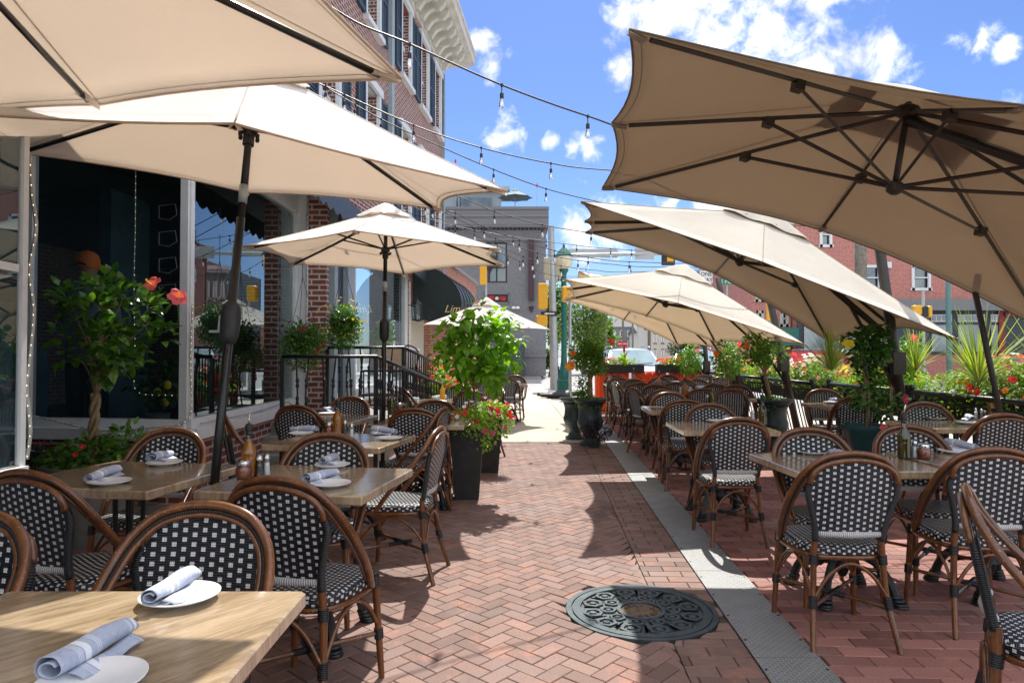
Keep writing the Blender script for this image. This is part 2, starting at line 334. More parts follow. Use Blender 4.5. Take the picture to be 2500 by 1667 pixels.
def thinglass(name,tint=(.85,.92,.95),refl=1.0,k=.06):
    t=NT(name); t.n.remove(t.b); tr=t.n.new('ShaderNodeBsdfTransparent'); tr.inputs[0].default_value=(*tint,1); gl=t.n.new('ShaderNodeBsdfGlossy'); gl.inputs['Roughness'].default_value=.0; gl.inputs[0].default_value=(.85,.97,1,1)
    fr=t.n.new('ShaderNodeFresnel'); fr.inputs[0].default_value=1.5; f=t.math('MINIMUM',t.math('MULTIPLY_ADD',fr.outputs[0],refl,k),1.0)
    mx=t.n.new('ShaderNodeMixShader'); t.link(f,mx.inputs[0]); t.link(tr.outputs[0],mx.inputs[1]); t.link(gl.outputs[0],mx.inputs[2]); t.link(mx.outputs[0],t.out.inputs[0]); return t.mat
PANE=thinglass('shop_glass',(.82,.88,.90),1.5,.03); BULB=thinglass('bulb_glass',(.95,.96,.97),2.2,.12); JAR=thinglass('jar_glass',(.97,.98,.98),1.1,.03)
PANED=thinglass('dark_window_glass',(.25,.30,.34),1.6,.12)
def brickmat(name,c1,c2,mortar,sx=.215,sz=.075,ms=.012,bw=None):
    t=NT(name); g=t.n.new('ShaderNodeNewGeometry'); s1=t.n.new('ShaderNodeSeparateXYZ'); t.link(t.coord('Object'),s1.inputs[0])
    s2=t.n.new('ShaderNodeSeparateXYZ'); t.link(g.outputs['True Normal'],s2.inputs[0])
    ax=t.math('GREATER_THAN',t.math('ABSOLUTE',s2.outputs[0]),.7)
    u=t.math('ADD',t.math('MULTIPLY',s1.outputs[1],ax),t.math('MULTIPLY',s1.outputs[0],t.math('SUBTRACT',1,ax)))
    cb=t.n.new('ShaderNodeCombineXYZ'); t.link(u,cb.inputs[0]); t.link(s1.outputs[2],cb.inputs[1])
    b=t.n.new('ShaderNodeTexBrick'); t.link(cb.outputs[0],b.inputs['Vector']); b.inputs['Scale'].default_value=1; b.inputs['Brick Width'].default_value=sx; b.inputs['Row Height'].default_value=sz; b.inputs['Mortar Size'].default_value=ms; b.inputs['Mortar Smooth'].default_value=.1
    b.inputs['Color1'].default_value=(*c1,1); b.inputs['Color2'].default_value=(*c2,1); b.inputs['Mortar'].default_value=(*mortar,1)
    n=t.noise(8,5,.6); c=t.mix(.35,b.outputs[0],t.ramp(n,[(.3,(.25,.25,.25)),(.7,(.9,.9,.9))]),'OVERLAY'); t.base(c); t.set(Roughness=.85)
    t.bump(t.math('SUBTRACT',1,b.outputs['Fac']),.006,.7); return t.mat
BRICKW=brickmat('red_wall_brick',(.28,.075,.05),(.17,.05,.04),(.50,.47,.44)); BRICKG=brickmat('grey_painted_brick',(.20,.20,.215),(.185,.185,.20),(.155,.155,.17),.215,.075,.008)
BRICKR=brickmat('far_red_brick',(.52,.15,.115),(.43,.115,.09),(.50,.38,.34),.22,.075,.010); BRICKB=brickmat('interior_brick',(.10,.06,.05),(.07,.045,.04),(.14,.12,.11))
def paver(name,a,b,c):
    t=NT(name); col=t.ramp(t.attr(),[(0,tuple(x*.8 for x in a)),(.12,a),(.45,b),(.8,c),(1,tuple(x*1.15 for x in c))]); n=t.noise(5,6,.7); f=t.noise(120,3,.6); st=t.noise(1.3,5,.65)
    col=t.mix(t.ramp(n,[(.52,(0,0,0)),(.70,(.55,.55,.55))]),col,(.46,.19,.12)); col=t.mix(.45,col,t.ramp(f,[(.3,(.3,.3,.3)),(.7,(.75,.75,.75))]),'OVERLAY')
    col=t.mix(t.ramp(st,[(.50,(0,0,0)),(.72,(.5,.5,.5))]),col,(.27,.21,.19)); t.base(col); t.set(Roughness=.72); t.bump(f,.0012,.6); return t.mat
PAV=paver('herringbone_brick',(.17,.10,.08),(.198,.117,.094),(.225,.136,.11)); PAVR=paver('red_running_brick',(.22,.095,.08),(.28,.12,.10),(.33,.15,.125))
JOINT=plain('joint_sand',(.085,.065,.05),.95,var=.4,scale=60)
def concrete():
    t=NT('pale_concrete'); n=t.noise(1.2,6,.65); f=t.noise(60,4,.7); c=t.ramp(n,[(.3,(.42,.38,.31)),(.7,(.56,.52,.44))]); c=t.mix(.3,c,t.ramp(f,[(.3,(.3,.3,.3)),(.7,(.8,.8,.8))]),'OVERLAY'); t.base(c); t.set(Roughness=.85); t.bump(f,.001); return t.mat
CONC=concrete(); ROAD=plain('worn_asphalt',(.33,.33,.33),.9,var=.25,scale=3,bump=.004); GROUND=plain('far_ground',(.16,.16,.14),.95,var=.3,scale=.5); CURB=plain('kerb_stone',(.30,.29,.27),.8,var=.2)
LINE=plain('road_paint',(.7,.7,.68),.7,var=.2,scale=6)
def treadplate():
    t=NT('aluminium_tread_plate'); v=t.n.new('ShaderNodeMapping'); v.inputs['Rotation'].default_value=(0,0,R(45)); t.link(t.coord('Object'),v.inputs[0])
    sp=t.n.new('ShaderNodeSeparateXYZ'); t.link(v.outputs[0],sp.inputs[0]); P=.026
    def cell(o,off,half): return t.math('SMOOTH_MIN',t.math('MULTIPLY',t.math('SUBTRACT',half,t.math('ABSOLUTE',t.math('SUBTRACT',t.math('FRACT',t.math('ADD',t.math('DIVIDE',o,P),off+60)),.5))),8),1.0,.3)
    x,y=sp.outputs[0],sp.outputs[1]
    a=t.math('MULTIPLY',t.math('MAXIMUM',cell(x,0,.40),0),t.math('MAXIMUM',cell(y,0,.13),0)); b=t.math('MULTIPLY',t.math('MAXIMUM',cell(x,.5,.13),0),t.math('MAXIMUM',cell(y,.5,.40),0)); h=t.math('MAXIMUM',a,b)
    n=t.noise(7,5,.6); t.base(t.mix(h,t.ramp(n,[(.3,(.26,.27,.27)),(.7,(.36,.37,.37))]),(.62,.63,.63))); t.set(Metallic=.55); t.link(t.ramp(n,[(.3,(.5,.5,.5)),(.7,(.36,.36,.36))]),t.b.inputs['Roughness']); t.bump(h,.0025,1); return t.mat
TREAD=treadplate()
WP=plain('white_paint',(.72,.74,.75),.4,var=.06,scale=8,bump=.001); CREAM=plain('cream_stucco',(.62,.59,.50),.8,var=.06); BLUEP=plain('dark_blue_shutter',(.035,.06,.085),.5,var=.2)
GREYP=plain('grey_blue_paint',(.33,.40,.44),.5,var=.1); TEAL=plain('teal_green_metal',(.01,.14,.12),.4,var=.2); GALV=plain('galvanised_steel',(.42,.46,.48),.45,.5,var=.12,scale=5)
YELP=plain('yellow_signal',(.80,.42,.02),.45,var=.06); BLKP=plain('black_plastic',(.02,.02,.022),.5,var=.2); PLANTB=plain('black_planter',(.022,.022,.022),.55,var=.3,scale=14,bump=.002)
POTG=plain('dark_teal_urn',(.03,.055,.06),.45,var=.3,scale=14); POTT=plain('teal_pot',(.02,.09,.10),.4,var=.2); POTGR=plain('grey_plastic_pot',(.20,.21,.20),.6); SOIL=plain('soil',(.04,.028,.02),.95,var=.5,scale=60)
AWN=plain('black_green_awning',(.012,.022,.022),.42,var=.3,scale=4); GOLD=plain('gold_lettering',(.70,.58,.22),.45); ORP=plain('orange_plastic',(.90,.10,.02),.4,var=.08)
CAPO=plain('orange_cap_cloth',(.98,.20,.02),.85,var=.15,scale=60); SHIRT=plain('grey_shirt',(.22,.26,.30),.9); SKIN=plain('skin',(.45,.27,.18),.5,var=.05)
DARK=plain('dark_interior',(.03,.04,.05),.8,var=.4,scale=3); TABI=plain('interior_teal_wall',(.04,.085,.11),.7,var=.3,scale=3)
ROOF=plain('grey_slate',(.12,.12,.13),.8,var=.25); KRAFT=plain('kraft_paper',(.48,.34,.22),.8,var=.1); GREYW=plain('grey_siding',(.20,.21,.22),.7,var=.1)
SIGNG=plain('green_sign',(.0,.22,.13),.5,var=.03); SIGNW=plain('white_sign',(.78,.78,.78),.5,var=.03); SIGNR=plain('red_sign',(.65,.02,.02),.5,var=.03); ALU=plain('aluminium_sign_back',(.45,.46,.45),.5,.3,.06)
def emis(name,col,st):
    t=NT(name); t.set(Emission_Strength=st); t.b.inputs['Emission Color'].default_value=(*col,1); t.b.inputs['Base Color'].default_value=(*col,1); return t.mat
LEDM=emis('warm_led',(1,.88,.6),.9); REDL=emis('red_light',(1,.05,.02),1.6); FIL=emis('warm_filament',(1,.55,.25),1.2)
# ------------------------------------------------------------ ground, paving, road
def sheet(name, pts, z, mat, kind='structure'):
    b=MB(); b.add([(x,y,z) for x,y in pts],[tuple(range(len(pts)))]); return tag(b.build(name,mat),kind=kind)
SX=lambda y: .93+.0485*y                      # left edge of the metal strip
SWD=.29
sheet('ground',[(-400,-50),(400,-50),(400,900),(-400,900)],-.16,GROUND)
b=MB(); b.add([(-9,-4,-.012),(SX(-4)+SWD,-4,-.012),(SX(10.6)+SWD,10.6,-.012),(-9,10.8,-.012)],[(0,1,2,3)]); tag(b.build('paving_bed',JOINT),kind='structure')
# herringbone bricks, one mesh
def bricks(name, mat, clampf, inside, a0, a1, b0, b1, ang, org, bw=.1, herring=True, gap=.004):
    q=MB(); c,s=cos(ang),sin(ang)
    def put(x0,y0,wx,wy):
        cx,cy=(x0+wx/2),(y0+wy/2); X=org[0]+cx*c-cy*s; Y=org[1]+cx*s+cy*c
        if not inside(X,Y): return
        cx0,cy0=cx,cy
        hz=random.uniform(-.0012,.0012); hx=wx/2-gap/2; hy=wy/2-gap/2; e=.003; tl=random.uniform(-.004,.004); col=random.random()
        vs=[]
        for (ex,z) in ((0,-.012),(0,-e),(e,0)):
            for (p,r_) in ((-1,-1),(1,-1),(1,1),(-1,1)):
                u,v=cx+p*(hx-ex),cy+r_*(hy-ex); vs.append(clampf(org[0]+u*c-v*s,org[1]+u*s+v*c)+(z+hz+(tl*p*hx if z>-.005 else 0),))
        fs=[(8,9,10,11)]+[(i,(i+1)%4,4+(i+1)%4,4+i) for i in range(4)]+[(4+i,4+(i+1)%4,8+(i+1)%4,8+i) for i in range(4)]
        q.add(vs,fs,0,None,col)
    if herring:
        for i in range(int(a0/bw),int(a1/bw)):
            for j in range(int(b0/bw),int(b1/bw)):
                k=(i-j)%4
                if k==0: put(i*bw,j*bw,2*bw,bw)
                elif k==3: put(i*bw,j*bw,bw,2*bw)
    else:
        for j in range(int(b0/bw),int(b1/bw)):
            for i in range(int(a0/bw/2),int(a1/bw/2)): put(i*2*bw+(j%2)*bw,j*bw,2*bw,bw)
    return tag(q.build(name,mat),kind='structure')
BX=lambda y: SX(y)-.33
def outhole(x,y):
    dx,dy=x-MHC.x,y-MHC.y; d=sqrt(dx*dx+dy*dy)
    if d<MHR+.032: k=(MHR+.032)/max(d,.01); return (MHC.x+dx*k,MHC.y+dy*k)
    return (x,y)
def cl_left(x,y): x,y=outhole(x,y); return (min(x,BX(y)-.003),min(y,10.52))
def cl_mid(x,y): x=max(BX(y)+.003,min(x,SX(y)-.006)); return outhole(x,y)
def cl_right(x,y): return (max(x,SX(y)+SWD+.006),y)
MHC=G(1565,1489); MHR=.365
bricks('herringbone_paving',PAV,cl_left,lambda x,y: -4.2<x<BX(y)+.09 and 1.2<y<10.6 and (x-MHC.x)**2+(y-MHC.y)**2>(MHR-.0)**2,-14,14,-14,14,R(45+2.8),(0,6),.083,True,.0035)
q=[]
bricks('border_brick_course',PAV,cl_mid,lambda x,y: BX(y)-.1<x<SX(y)+.1 and 1<y<10.4 and (x-MHC.x)**2+(y-MHC.y)**2>(MHR)**2,-1.2,1,-1,11,-R(2.775),(BX(0)+.04,0),.1,False)
bricks('red_paving',PAVR,cl_right,lambda x,y: SX(y)+SWD-.04<x<4.85 and 1.5<y<17.6,-.6,8,-2,20,-R(2.775)+R(0),(SX(0)+SWD+.02,0),.1,False,.004)
b=MB(); b.add([(SX(-4)+SWD,-4,-.011),(4.9,-4,-.011),(4.9,17.8,-.011),(SX(17.8)+SWD,17.8,-.011)],[(0,1,2,3)]); tag(b.build('patio_bed',plain('red_joint',(.12,.055,.045),.95,var=.4,scale=50)),kind='structure')
# metal trench cover strip
st=MB()
y=-.6; k=0
while y<15.5:
    y2=y+1.22; st.slab((SX(y+.006),y+.006,.0),(SX(y+.006)+SWD,y+.006,.0),(SX(y2)+SWD,y2,.0),(SX(y2),y2,.0),.006); y=y2
so_=st.build('tread_plate_strip',TREAD); tag(so_,kind='structure')
sc=MB(); y=.2
while y<15:
    for dx in (.014,SWD-.014): sc.lathe([(.007,.006),(.007,.008),(.004,.0085)],(SX(y)+dx,y,0),8)
    y+=.305
tag(sc.build('strip_screw',BLKP,so_),kind='stuff')
# pale concrete pavement with joints
b=MB(); yy=[10.6,12.1,13.6,15.2,16.8,18.4,20,21.6,23.2,25.4]
for i in range(len(yy)-1):
    for (xa,xb) in ((-7,-4.5),(-4.5,-2.6),(-2.6,-.75),(-.75,1.1),(1.1,SX(yy[i])-.0 if yy[i]<16 else 2.6)):
        a=yy[i]+.006; c=yy[i+1]-.006; l=xa+.006; r_=xb-.006
        if xb>1.5: r0=(SX(a) if a<16 else 2.6); r1=(SX(c) if c<16.5 else 2.6)
        else: r0=r1=r_
        b.add([(l,a,-.014),(r0,a,-.014),(r1,c,-.014),(l,c,-.014),(l,a,0),(r0,a,0),(r1,c,0),(l,c,0)],[(4,5,6,7),(0,1,5,4),(1,2,6,5),(2,3,7,6),(3,0,4,7)],0,None,random.random())
tag(b.build('concrete_pavement',CONC),kind='structure')
sheet('pavement_bed',[(-9,10.6),(2.6,10.6),(2.6,25.4),(-9,25.4)],-.012,JOINT)
b=MB(); b.box((-3.2,25.5,-.07),(11.6,.2,.13)); tag(b.build('kerb',CURB),kind='structure')
sheet('side_pavement',[(4.9,-10),(8.4,-10),(8.4,17.8),(4.9,17.8)],-.03,CONC)
sheet('cross_street',[(8.4,-10),(120,-10),(120,17.0),(8.4,17.0)],-.131,ROAD)
sheet('road',[(-60,17.0),(120,17.0),(120,41.6),(-60,41.6)],-.13,ROAD)
sheet('side_street',[(1.5,41.6),(14.5,41.6),(50,420),(26,420)],-.125,ROAD)
b=MB()
for i in range(9): b.box((-1.2+i*.95+0.4,29.2,-.122),(.5,2.6,.006))
b.box((4,33,-.123),(18,.12,.006)); b.box((-.2,27.2,-.123),(9,.25,.006)); b.box((-.2,31.4,-.1235),(9,.25,.006)); tag(b.build('road_marking',LINE),kind='structure')
b=MB(); b.box((-12,46,-.07),(27.6,8.6,.14)); b.box((42,44,-.07),(52,4.6,.14)); tag(b.build('far_pavement',CURB),kind='structure')
# manhole cover
t=thing('manhole_cover','round cast iron manhole cover with hexagon relief set in the brick path','manhole cover',(MHC.x,MHC.y,0))
MHM=plain('cast_iron_worn',(.075,.095,.10),.42,.5,.3,9,.0015); RUST=plain('rusty_iron',(.17,.12,.075),.7,.3,.35,12,.002)
b=MB(); b.lathe([(MHR+.03,-.01),(MHR+.03,.006),(MHR+.004,.006),(MHR+.004,-.006),(.0005,-.006)],seg=72,cap=False); b.build('frame_ring',MHM,t)
b=MB(); 
def ring(b,r0,r1,z,z0=-.004,seg=72):
    b.lathe([(r0,z0),(r0+.0015,z),(r1-.0015,z),(r1,z0)],seg=seg,cap=False)
ring(b,.318,MHR-.003,.007); ring(b,.105,.128,.006,seg=48)
b.lathe([(.37,-.004),(.0005,-.0038)],seg=48,cap=False)
def hexr(b,cx,cy,r0,r1,z,rot):
    vs=[]
    for r,zz in ((r1,-.003),(r1-.002,z),(r0+.002,z),(r0,-.003)):
        for k in range(6): a=rot+k*pi/3; vs.append((cx+cos(a)*r,cy+sin(a)*r*1.0,zz))
    fs=[(l*6+k,l*6+(k+1)%6,l*6+6+(k+1)%6,l*6+6+k) for l in range(3) for k in range(6)]
    b.add(vs,fs)
for (rr,nn,r1,of) in ((.172,10,.045,0),(.262,12,.059,.15)):
    for k in range(nn):
        a=2*pi*k/nn+of; x,y=cos(a)*rr,sin(a)*rr
        hexr(b,x,y,r1*.62,r1,.006,a); b.lathe([(r1*.36,-.003),(r1*.30,.006),(.0005,.006)],(x,y,0),6,cap=False)
        if rr>.2:
            for sgn in (-1,1):
                a2=a+sgn*pi/nn; b.slab((cos(a2)*.215,sin(a2)*.215,.004),(cos(a2)*.30,sin(a2)*.30,.004),(cos(a2+.045)*.30,sin(a2+.045)*.30,.004),(cos(a2+.045)*.215,sin(a2+.045)*.215,.004),.002)
b.build('lid',MHM,t)
def text_mesh(txt,size,mats,parent,loc,rot,name='lettering',ext=.002,shear=0,align='CENTER',space=1):
    cu=bpy.data.curves.new(name,'FONT'); cu.body=txt; cu.size=size; cu.extrude=ext; cu.align_x=align; cu.align_y='CENTER'; cu.shear=shear; cu.resolution_u=3; cu.space_character=space
    ob=bpy.data.objects.new(name,cu); COL.objects.link(ob); bpy.context.view_layer.update()
    me=bpy.data.meshes.new_from_object(ob.evaluated_get(bpy.context.evaluated_depsgraph_get())); bpy.data.objects.remove(ob); bpy.data.curves.remove(cu)
    me.materials.clear(); me.materials.append(mats); o=bpy.data.objects.new(name,me); COL.objects.link(o); o.location=loc; o.rotation_euler=rot
    if parent: o.parent=parent
    return o
b=MB(); b.lathe([(.104,-.003),(.0005,-.002)],seg=40,cap=False); b.lathe([(.030,-.003),(.028,.004),(.0005,.005)],seg=3,cap=False); b.build('centre_disc',RUST,t)
cd=t.children[-1]
for i,ch in enumerate('BELL SYSTEM · ·'[:14]):
    a=R(155)-i*2*pi/14
    if ch!=' ': text_mesh(ch,.038,RUST,cd,(cos(a)*.073,sin(a)*.073,.001),(0,0,a-pi/2),'letter',.003)
# ------------------------------------------------------------ left restaurant building
FX=lambda y: -4.087+.09*y
def P2(px,D): return V(((px-1250)/F*D, D, 0))
bl=thing('restaurant_building','three storey red brick restaurant with white framed shop windows and heavy bracketed cornice','building',(-4,10,0))
def bp(b,name,mat,par=None,**k):
    b.T=None; o=b.build(name,mat,None,**k); p=par or bl; o.parent=p
    o.matrix_parent_inverse=M.Translation(-V((bl.location))) if p is bl else M.Identity(4)
    return o
# upper facade wall with recessed window openings, running along FX
ft=V((.09,1,0)).normalized(); fn=V((1,-.09,0)).normalized(); Y0=3.0; X0=FX(Y0)
def fpt(y,z,o=0): return V((FX(y),y,z))+fn*o           # point on the facade, o metres proud
def fbox(b,y0,y1,z0,z1,o0,o1,m=0):
    vs=[fpt(y,z,o) for o in (o0,o1) for z in (z0,z1) for y in (y0,y1)]
    return b.add(vs,[(0,1,3,2),(4,6,7,5),(0,4,5,1),(2,3,7,6),(0,2,6,4),(1,5,7,3)],m)
winy=[4.2,6.6,9.0,11.3,13.75,16.5,18.55,20.35]; ZF=10.1; YE=21.25
wins=[]
for yc in winy:
    for (z0,z1) in ((4.75,6.75),(8.0,9.85)): wins.append((yc-.45,yc+.45,z0,z1))
b=MB()
edges=[Y0]; 
for yc in winy: edges+=[yc-.45,yc+.45]
edges+=[YE]
for i in range(0,len(edges)-1):
    if i%2==0: fbox(b,edges[i],edges[i+1],3.55,ZF,-.35,0)
    else:
        for (za,zb) in ((3.55,4.75),(6.75,8.0),(9.85,ZF)): fbox(b,edges[i],edges[i+1],za,zb,-.35,0)
wall=bp(b,'wall',BRICKW)
b=MB(); e0=fpt(YE,0,-.05); b.add([V((e0.x,e0.y,4.2)),V((e0.x-9,e0.y+.8,4.2)),V((e0.x-9,e0.y+.8,ZF)),V((e0.x,e0.y,ZF)),V((e0.x,e0.y-.3,4.2)),V((e0.x-9,e0.y+.5,4.2)),V((e0.x-9,e0.y+.5,ZF)),V((e0.x,e0.y-.3,ZF))],[(0,1,2,3),(7,6,5,4),(3,2,6,7),(0,3,7,4)]); bp(b,'gable_wall',BRICKW)
WF=WP
for (y0,y1,z0,z1) in wins:
    b=MB(); 
    fbox(b,y0-.10,y0+.04,z0,z1,-.02,.05); fbox(b,y1-.04,y1+.10,z0,z1,-.02,.05); fbox(b,y0-.16,y1+.16,z1,z1+.16,-.02,.08); fbox(b,y0-.14,y1+.14,z0-.11,z0,-.02,.12)
    fbox(b,y0+.04,y1-.04,(z0+z1)/2-.03,(z0+z1)/2+.03,-.16,-.10); fbox(b,(y0+y1)/2-.015,(y0+y1)/2+.015,z0,z1,-.165,-.105)
    wf=bp(b,'window',WF); b=MB(); fbox(b,y0+.03,y1-.03,z0+.01,z1-.01,-.155,-.135); g=bp(b,'pane',PANED,wf)
    b=MB(); fbox(b,y0,y1,z0,z1,-.36,-.30); bp(b,'blind',plain('window_blind',(.30,.33,.36),.8) if 'window_blind' not in bpy.data.materials else bpy.data.materials['window_blind'],wf)
    for (a,c_) in ((y0-.56,y0-.11),(y1+.11,y1+.56)):
        b=MB(); 
        for (p,q_) in ((a,a+.06),(c_-.06,c_)): fbox(b,p,q_,z0,z1,.012,.065)
        for zz in (z0,(z0+z1)/2-.04,z1-.08): fbox(b,a+.06,c_-.06,zz,zz+.08,.012,.06)
        z=z0+.1
        while z<z1-.1: fbox(b,a+.06,c_-.06,z,z+.035,.015,.045); z+=.06
        bp(b,'shutter',BLUEP)
# cornice: frieze, soffit with brackets, gutter
b=MB(); fbox(b,Y0,YE+.05,ZF,ZF+.55,-.3,.06); fbox(b,Y0,YE+.75,ZF+.55,ZF+.62,-.3,.78); fbox(b,Y0,YE+.8,ZF+.62,ZF+.86,-.3,.90); fbox(b,Y0,YE+.84,ZF+.86,ZF+.94,-.3,.96)
e=fpt(YE+.05,0,0)
bp(b,'cornice',plain('aged_white_wood',(.66,.64,.58),.6,var=.15,scale=3)); CW=bpy.data.materials['aged_white_wood']
y=Y0+.2
cor=[o for o in bl.children if o.name.startswith('cornice')][0]
while y<YE-.1:
    b=MB()
    pr=[(.07,ZF+.08),(.16,ZF+.06),(.22,ZF+.16),(.30,ZF+.26),(.44,ZF+.32),(.58,ZF+.30),(.70,ZF+.40),(.74,ZF+.545),(.07,ZF+.545)]
    vs=[fpt(y+dy,z,o) for dy in (0,.17) for (o,z) in pr]; n=len(pr)
    b.add(vs,[tuple(range(n-1,-1,-1)),tuple(range(n,2*n))]+[(i,(i+1)%n,n+(i+1)%n,n+i) for i in range(n)]); bp(b,'bracket',CW,cor); cor.children[-1].matrix_parent_inverse=M.Identity(4); y+=.52
# downspout / pilaster
yd=15.05
b=MB(); fbox(b,yd-.1,yd+.1,3.6,ZF,0.003,.10); bp(b,'downspout',GREYP); b=MB(); fbox(b,YE-.12,YE+.02,3.6,ZF,.003,.08); bp(b,'corner_board',GREYP)
# ---- ground floor
b=MB()
A0=V((-2.30,-2.0,0)); A1=V((-2.60,3.62,0)); B0=V((-4.55,6.42,0)); B1=V((-2.95,6.2,0)); B2=V((-3.015,9.42,0)); C0=V((-2.61,9.65,0)); C1=V((-2.61,16.4,0))
GX=lambda y:-2.61
def gbox(b,y0,y1,z0,z1,o0,o1,m=0):
    vs=[V((GX(y)+o,y,z)) for o in (o0,o1) for z in (z0,z1) for y in (y0,y1)]
    return b.add(vs,[(0,1,3,2),(4,6,7,5),(0,4,5,1),(2,3,7,6),(0,2,6,4),(1,5,7,3)],m)
SZ=.68; GT=3.3
def vwall(b,a,c,z0,z1,t=.2,m=0,side=1):
    d=(c-a).normalized(); n=V((d.y,-d.x,0))*t*side
    vs=[V((p.x,p.y,z)) for z in (z0,z1) for p in (a,c,c-n,a-n)]
    return b.add(vs,[(3,2,1,0),(4,5,6,7),(0,1,5,4),(1,2,6,5),(2,3,7,6),(3,0,4,7)],m)
sillmat=WP
for (a,c_) in ((A0,A1),(B0,B1),(B1,B2),(C0+V((0,1.55,0)),C1)):
    b=MB(); vwall(b,a,c_,0,SZ-.1,.25); bp(b,'stall_riser',BRICKW)
b=MB(); vwall(b,A1+V((-.03,0,0)),A1+V((-2.4,.1,0)),0,3.4,.12,0,1); vwall(b,A1+V((-2.3,0,0)),B0+V((-.2,0,0)),0,3.4,.1); bp(b,'alcove_wall',TABI)
def pane(a,c_,frames=(),z0=SZ,z1=GT,bars=(),pw=.055,po=.035):
    d=(c_-a); Ln=d.length; d.normalize(); n=V((d.y,-d.x,0))
    b=MB()
    def fb(s0,s1,za,zb,o0,o1):
        vs=[a+d*s+n*o+V((0,0,z)) for o in (o0,o1) for z in (za,zb) for s in (s0,s1)]
        b.add(vs,[(0,1,3,2),(4,6,7,5),(0,4,5,1),(2,3,7,6),(0,2,6,4),(1,5,7,3)])
    fb(-.04,Ln+.04,z0-.10,z0,-.12,.12); fb(0,Ln,z0,z0+.085,-.06,.045); fb(0,Ln,z1,z1+.3,-.1,.06); fb(-.02,pw,z0+.085,z1,-po,po); fb(Ln-pw,Ln+.02,z0+.085,z1,-po,po)
    for s in frames: fb(s-.03,s+.03,z0+.085,z1,-.05,.04)
    for zz in bars: fb(.075,Ln-.075,zz,zz+.04,-.04,.03)
    wf=bp(b,'shop_window',sillmat); b=MB()
    vs=[a+d*s+n*o+V((0,0,z)) for o in (-.004,.004) for z in (z0+.05,z1) for s in (.03,Ln-.03)]
    b.quad(*[a+d*s+V((0,0,z)) for (s,z) in ((.03,z0+.05),(Ln-.03,z0+.05),(Ln-.03,z1),(.03,z1))]); g=bp(b,'glass',PANE,wf); return wf
pane(A0,A1,bars=(1.78,),pw=.022,po=.014); pane(B0,B1); pane(B1,B2,frames=()); 
pane(C0+V((0,1.55,0)),C1)
# pillar at end of the angled window, brick pier, grey posts, door
b=MB(); b.prism([(-3.035,9.40),(-2.84,9.40),(-2.84,9.6),(-3.035,9.6)],0,3.6); bp(b,'white_post',WP)
b=MB(); b.prism([(-2.838,9.50),(-2.585,9.50),(-2.585,9.62),(-2.838,9.62)],.0,3.55); bp(b,'brick_pier',BRICKW)
b=MB()
for (ya,yb) in ((9.92,10.1),(10.74,11.2)): gbox(b,ya,yb,0,3.5,-.1,.03)
bp(b,'post',GREYP); b=MB(); gbox(b,10.1,10.74,0,3.2,-.1,-.05); bp(b,'shop_door',BLUEP)
b=MB(); fbox(b,16.35,16.62,0,3.5,-.1,.05); fbox(b,17.05,17.35,0,3.2,-.3,-.05); bp(b,'white_door_surround',WP)
b=MB(); fbox(b,16.62,17.05,0,3.5,-.3,-.02); bp(b,'brick_pier',BRICKW); b=MB(); fbox(b,19.6,28.8,0,4.3,-.3,-.02); fbox(b,17.35,19.6,2.6,4.3,-.3,-.03); bp(b,'side_brick_wall',brickmat('orange_brick',(.50,.17,.09),(.40,.12,.07),(.42,.32,.27)))
b=MB(); fbox(b,17.35,18.9,0,2.6,-.3,-.06); bp(b,'panel_wall',CREAM)
b=MB(); fbox(b,16.3,29.0,4.3,4.42,-.4,.06); fbox(b,16.4,YE,3.5,3.62,-.3,.05); bp(b,'coping',CURB)
b=MB(); b.add([fpt(22,4.42,0),fpt(28.9,4.42,0),fpt(28.9,6.2,-3.5),fpt(22,6.2,-3.5)],[(0,1,2,3)]); bp(b,'slate_roof',ROOF)
# bay roofs
b=MB(); b.prism([(-2.15,-2.2),(-2.45,3.75),(-2.7,5.95),(-2.8,6.3),(-5,6.4),(-9,6),(-9,-2.2)],3.6,3.78); bp(b,'bay_cornice',WP)
b=MB(); ys=(6.25,16.9); XO=-2.12; b.add([V((-3.35,ys[0],4.35)),V((-3.0,ys[1],4.35)),V((XO,ys[1],3.42)),V((XO-.12,ys[0],3.42))],[(0,1,2,3)]); b.add([V((-3.35,ys[0],4.35)),V((XO-.12,ys[0],3.42)),V((-3.35,ys[0],3.42))],[(0,1,2)]); b.add([V((-3.0,ys[1],4.35)),V((XO,ys[1],3.42)),V((-3.0,ys[1],3.42))],[(2,1,0)])
vs=[]; m=34*6
for i in range(m+1):
    p=V((XO-.12,ys[0],0)).lerp(V((XO,ys[1],0)),i/m); vs+=[V((p.x,p.y,3.42)),V((p.x,p.y,3.18-.06*abs(sin(pi*i/6))))]
b.add(vs,[(2*i,2*i+1,2*i+3,2*i+2) for i in range(m)]); bp(b,'window_awning',AWN)
b=MB(); b.prism([(-2.95,6.15),(-3.02,9.5),(-2.58,9.6),(-2.58,16.5),(-5,16.5),(-5,6.3)],3.62,3.74); bp(b,'shop_head',WP)
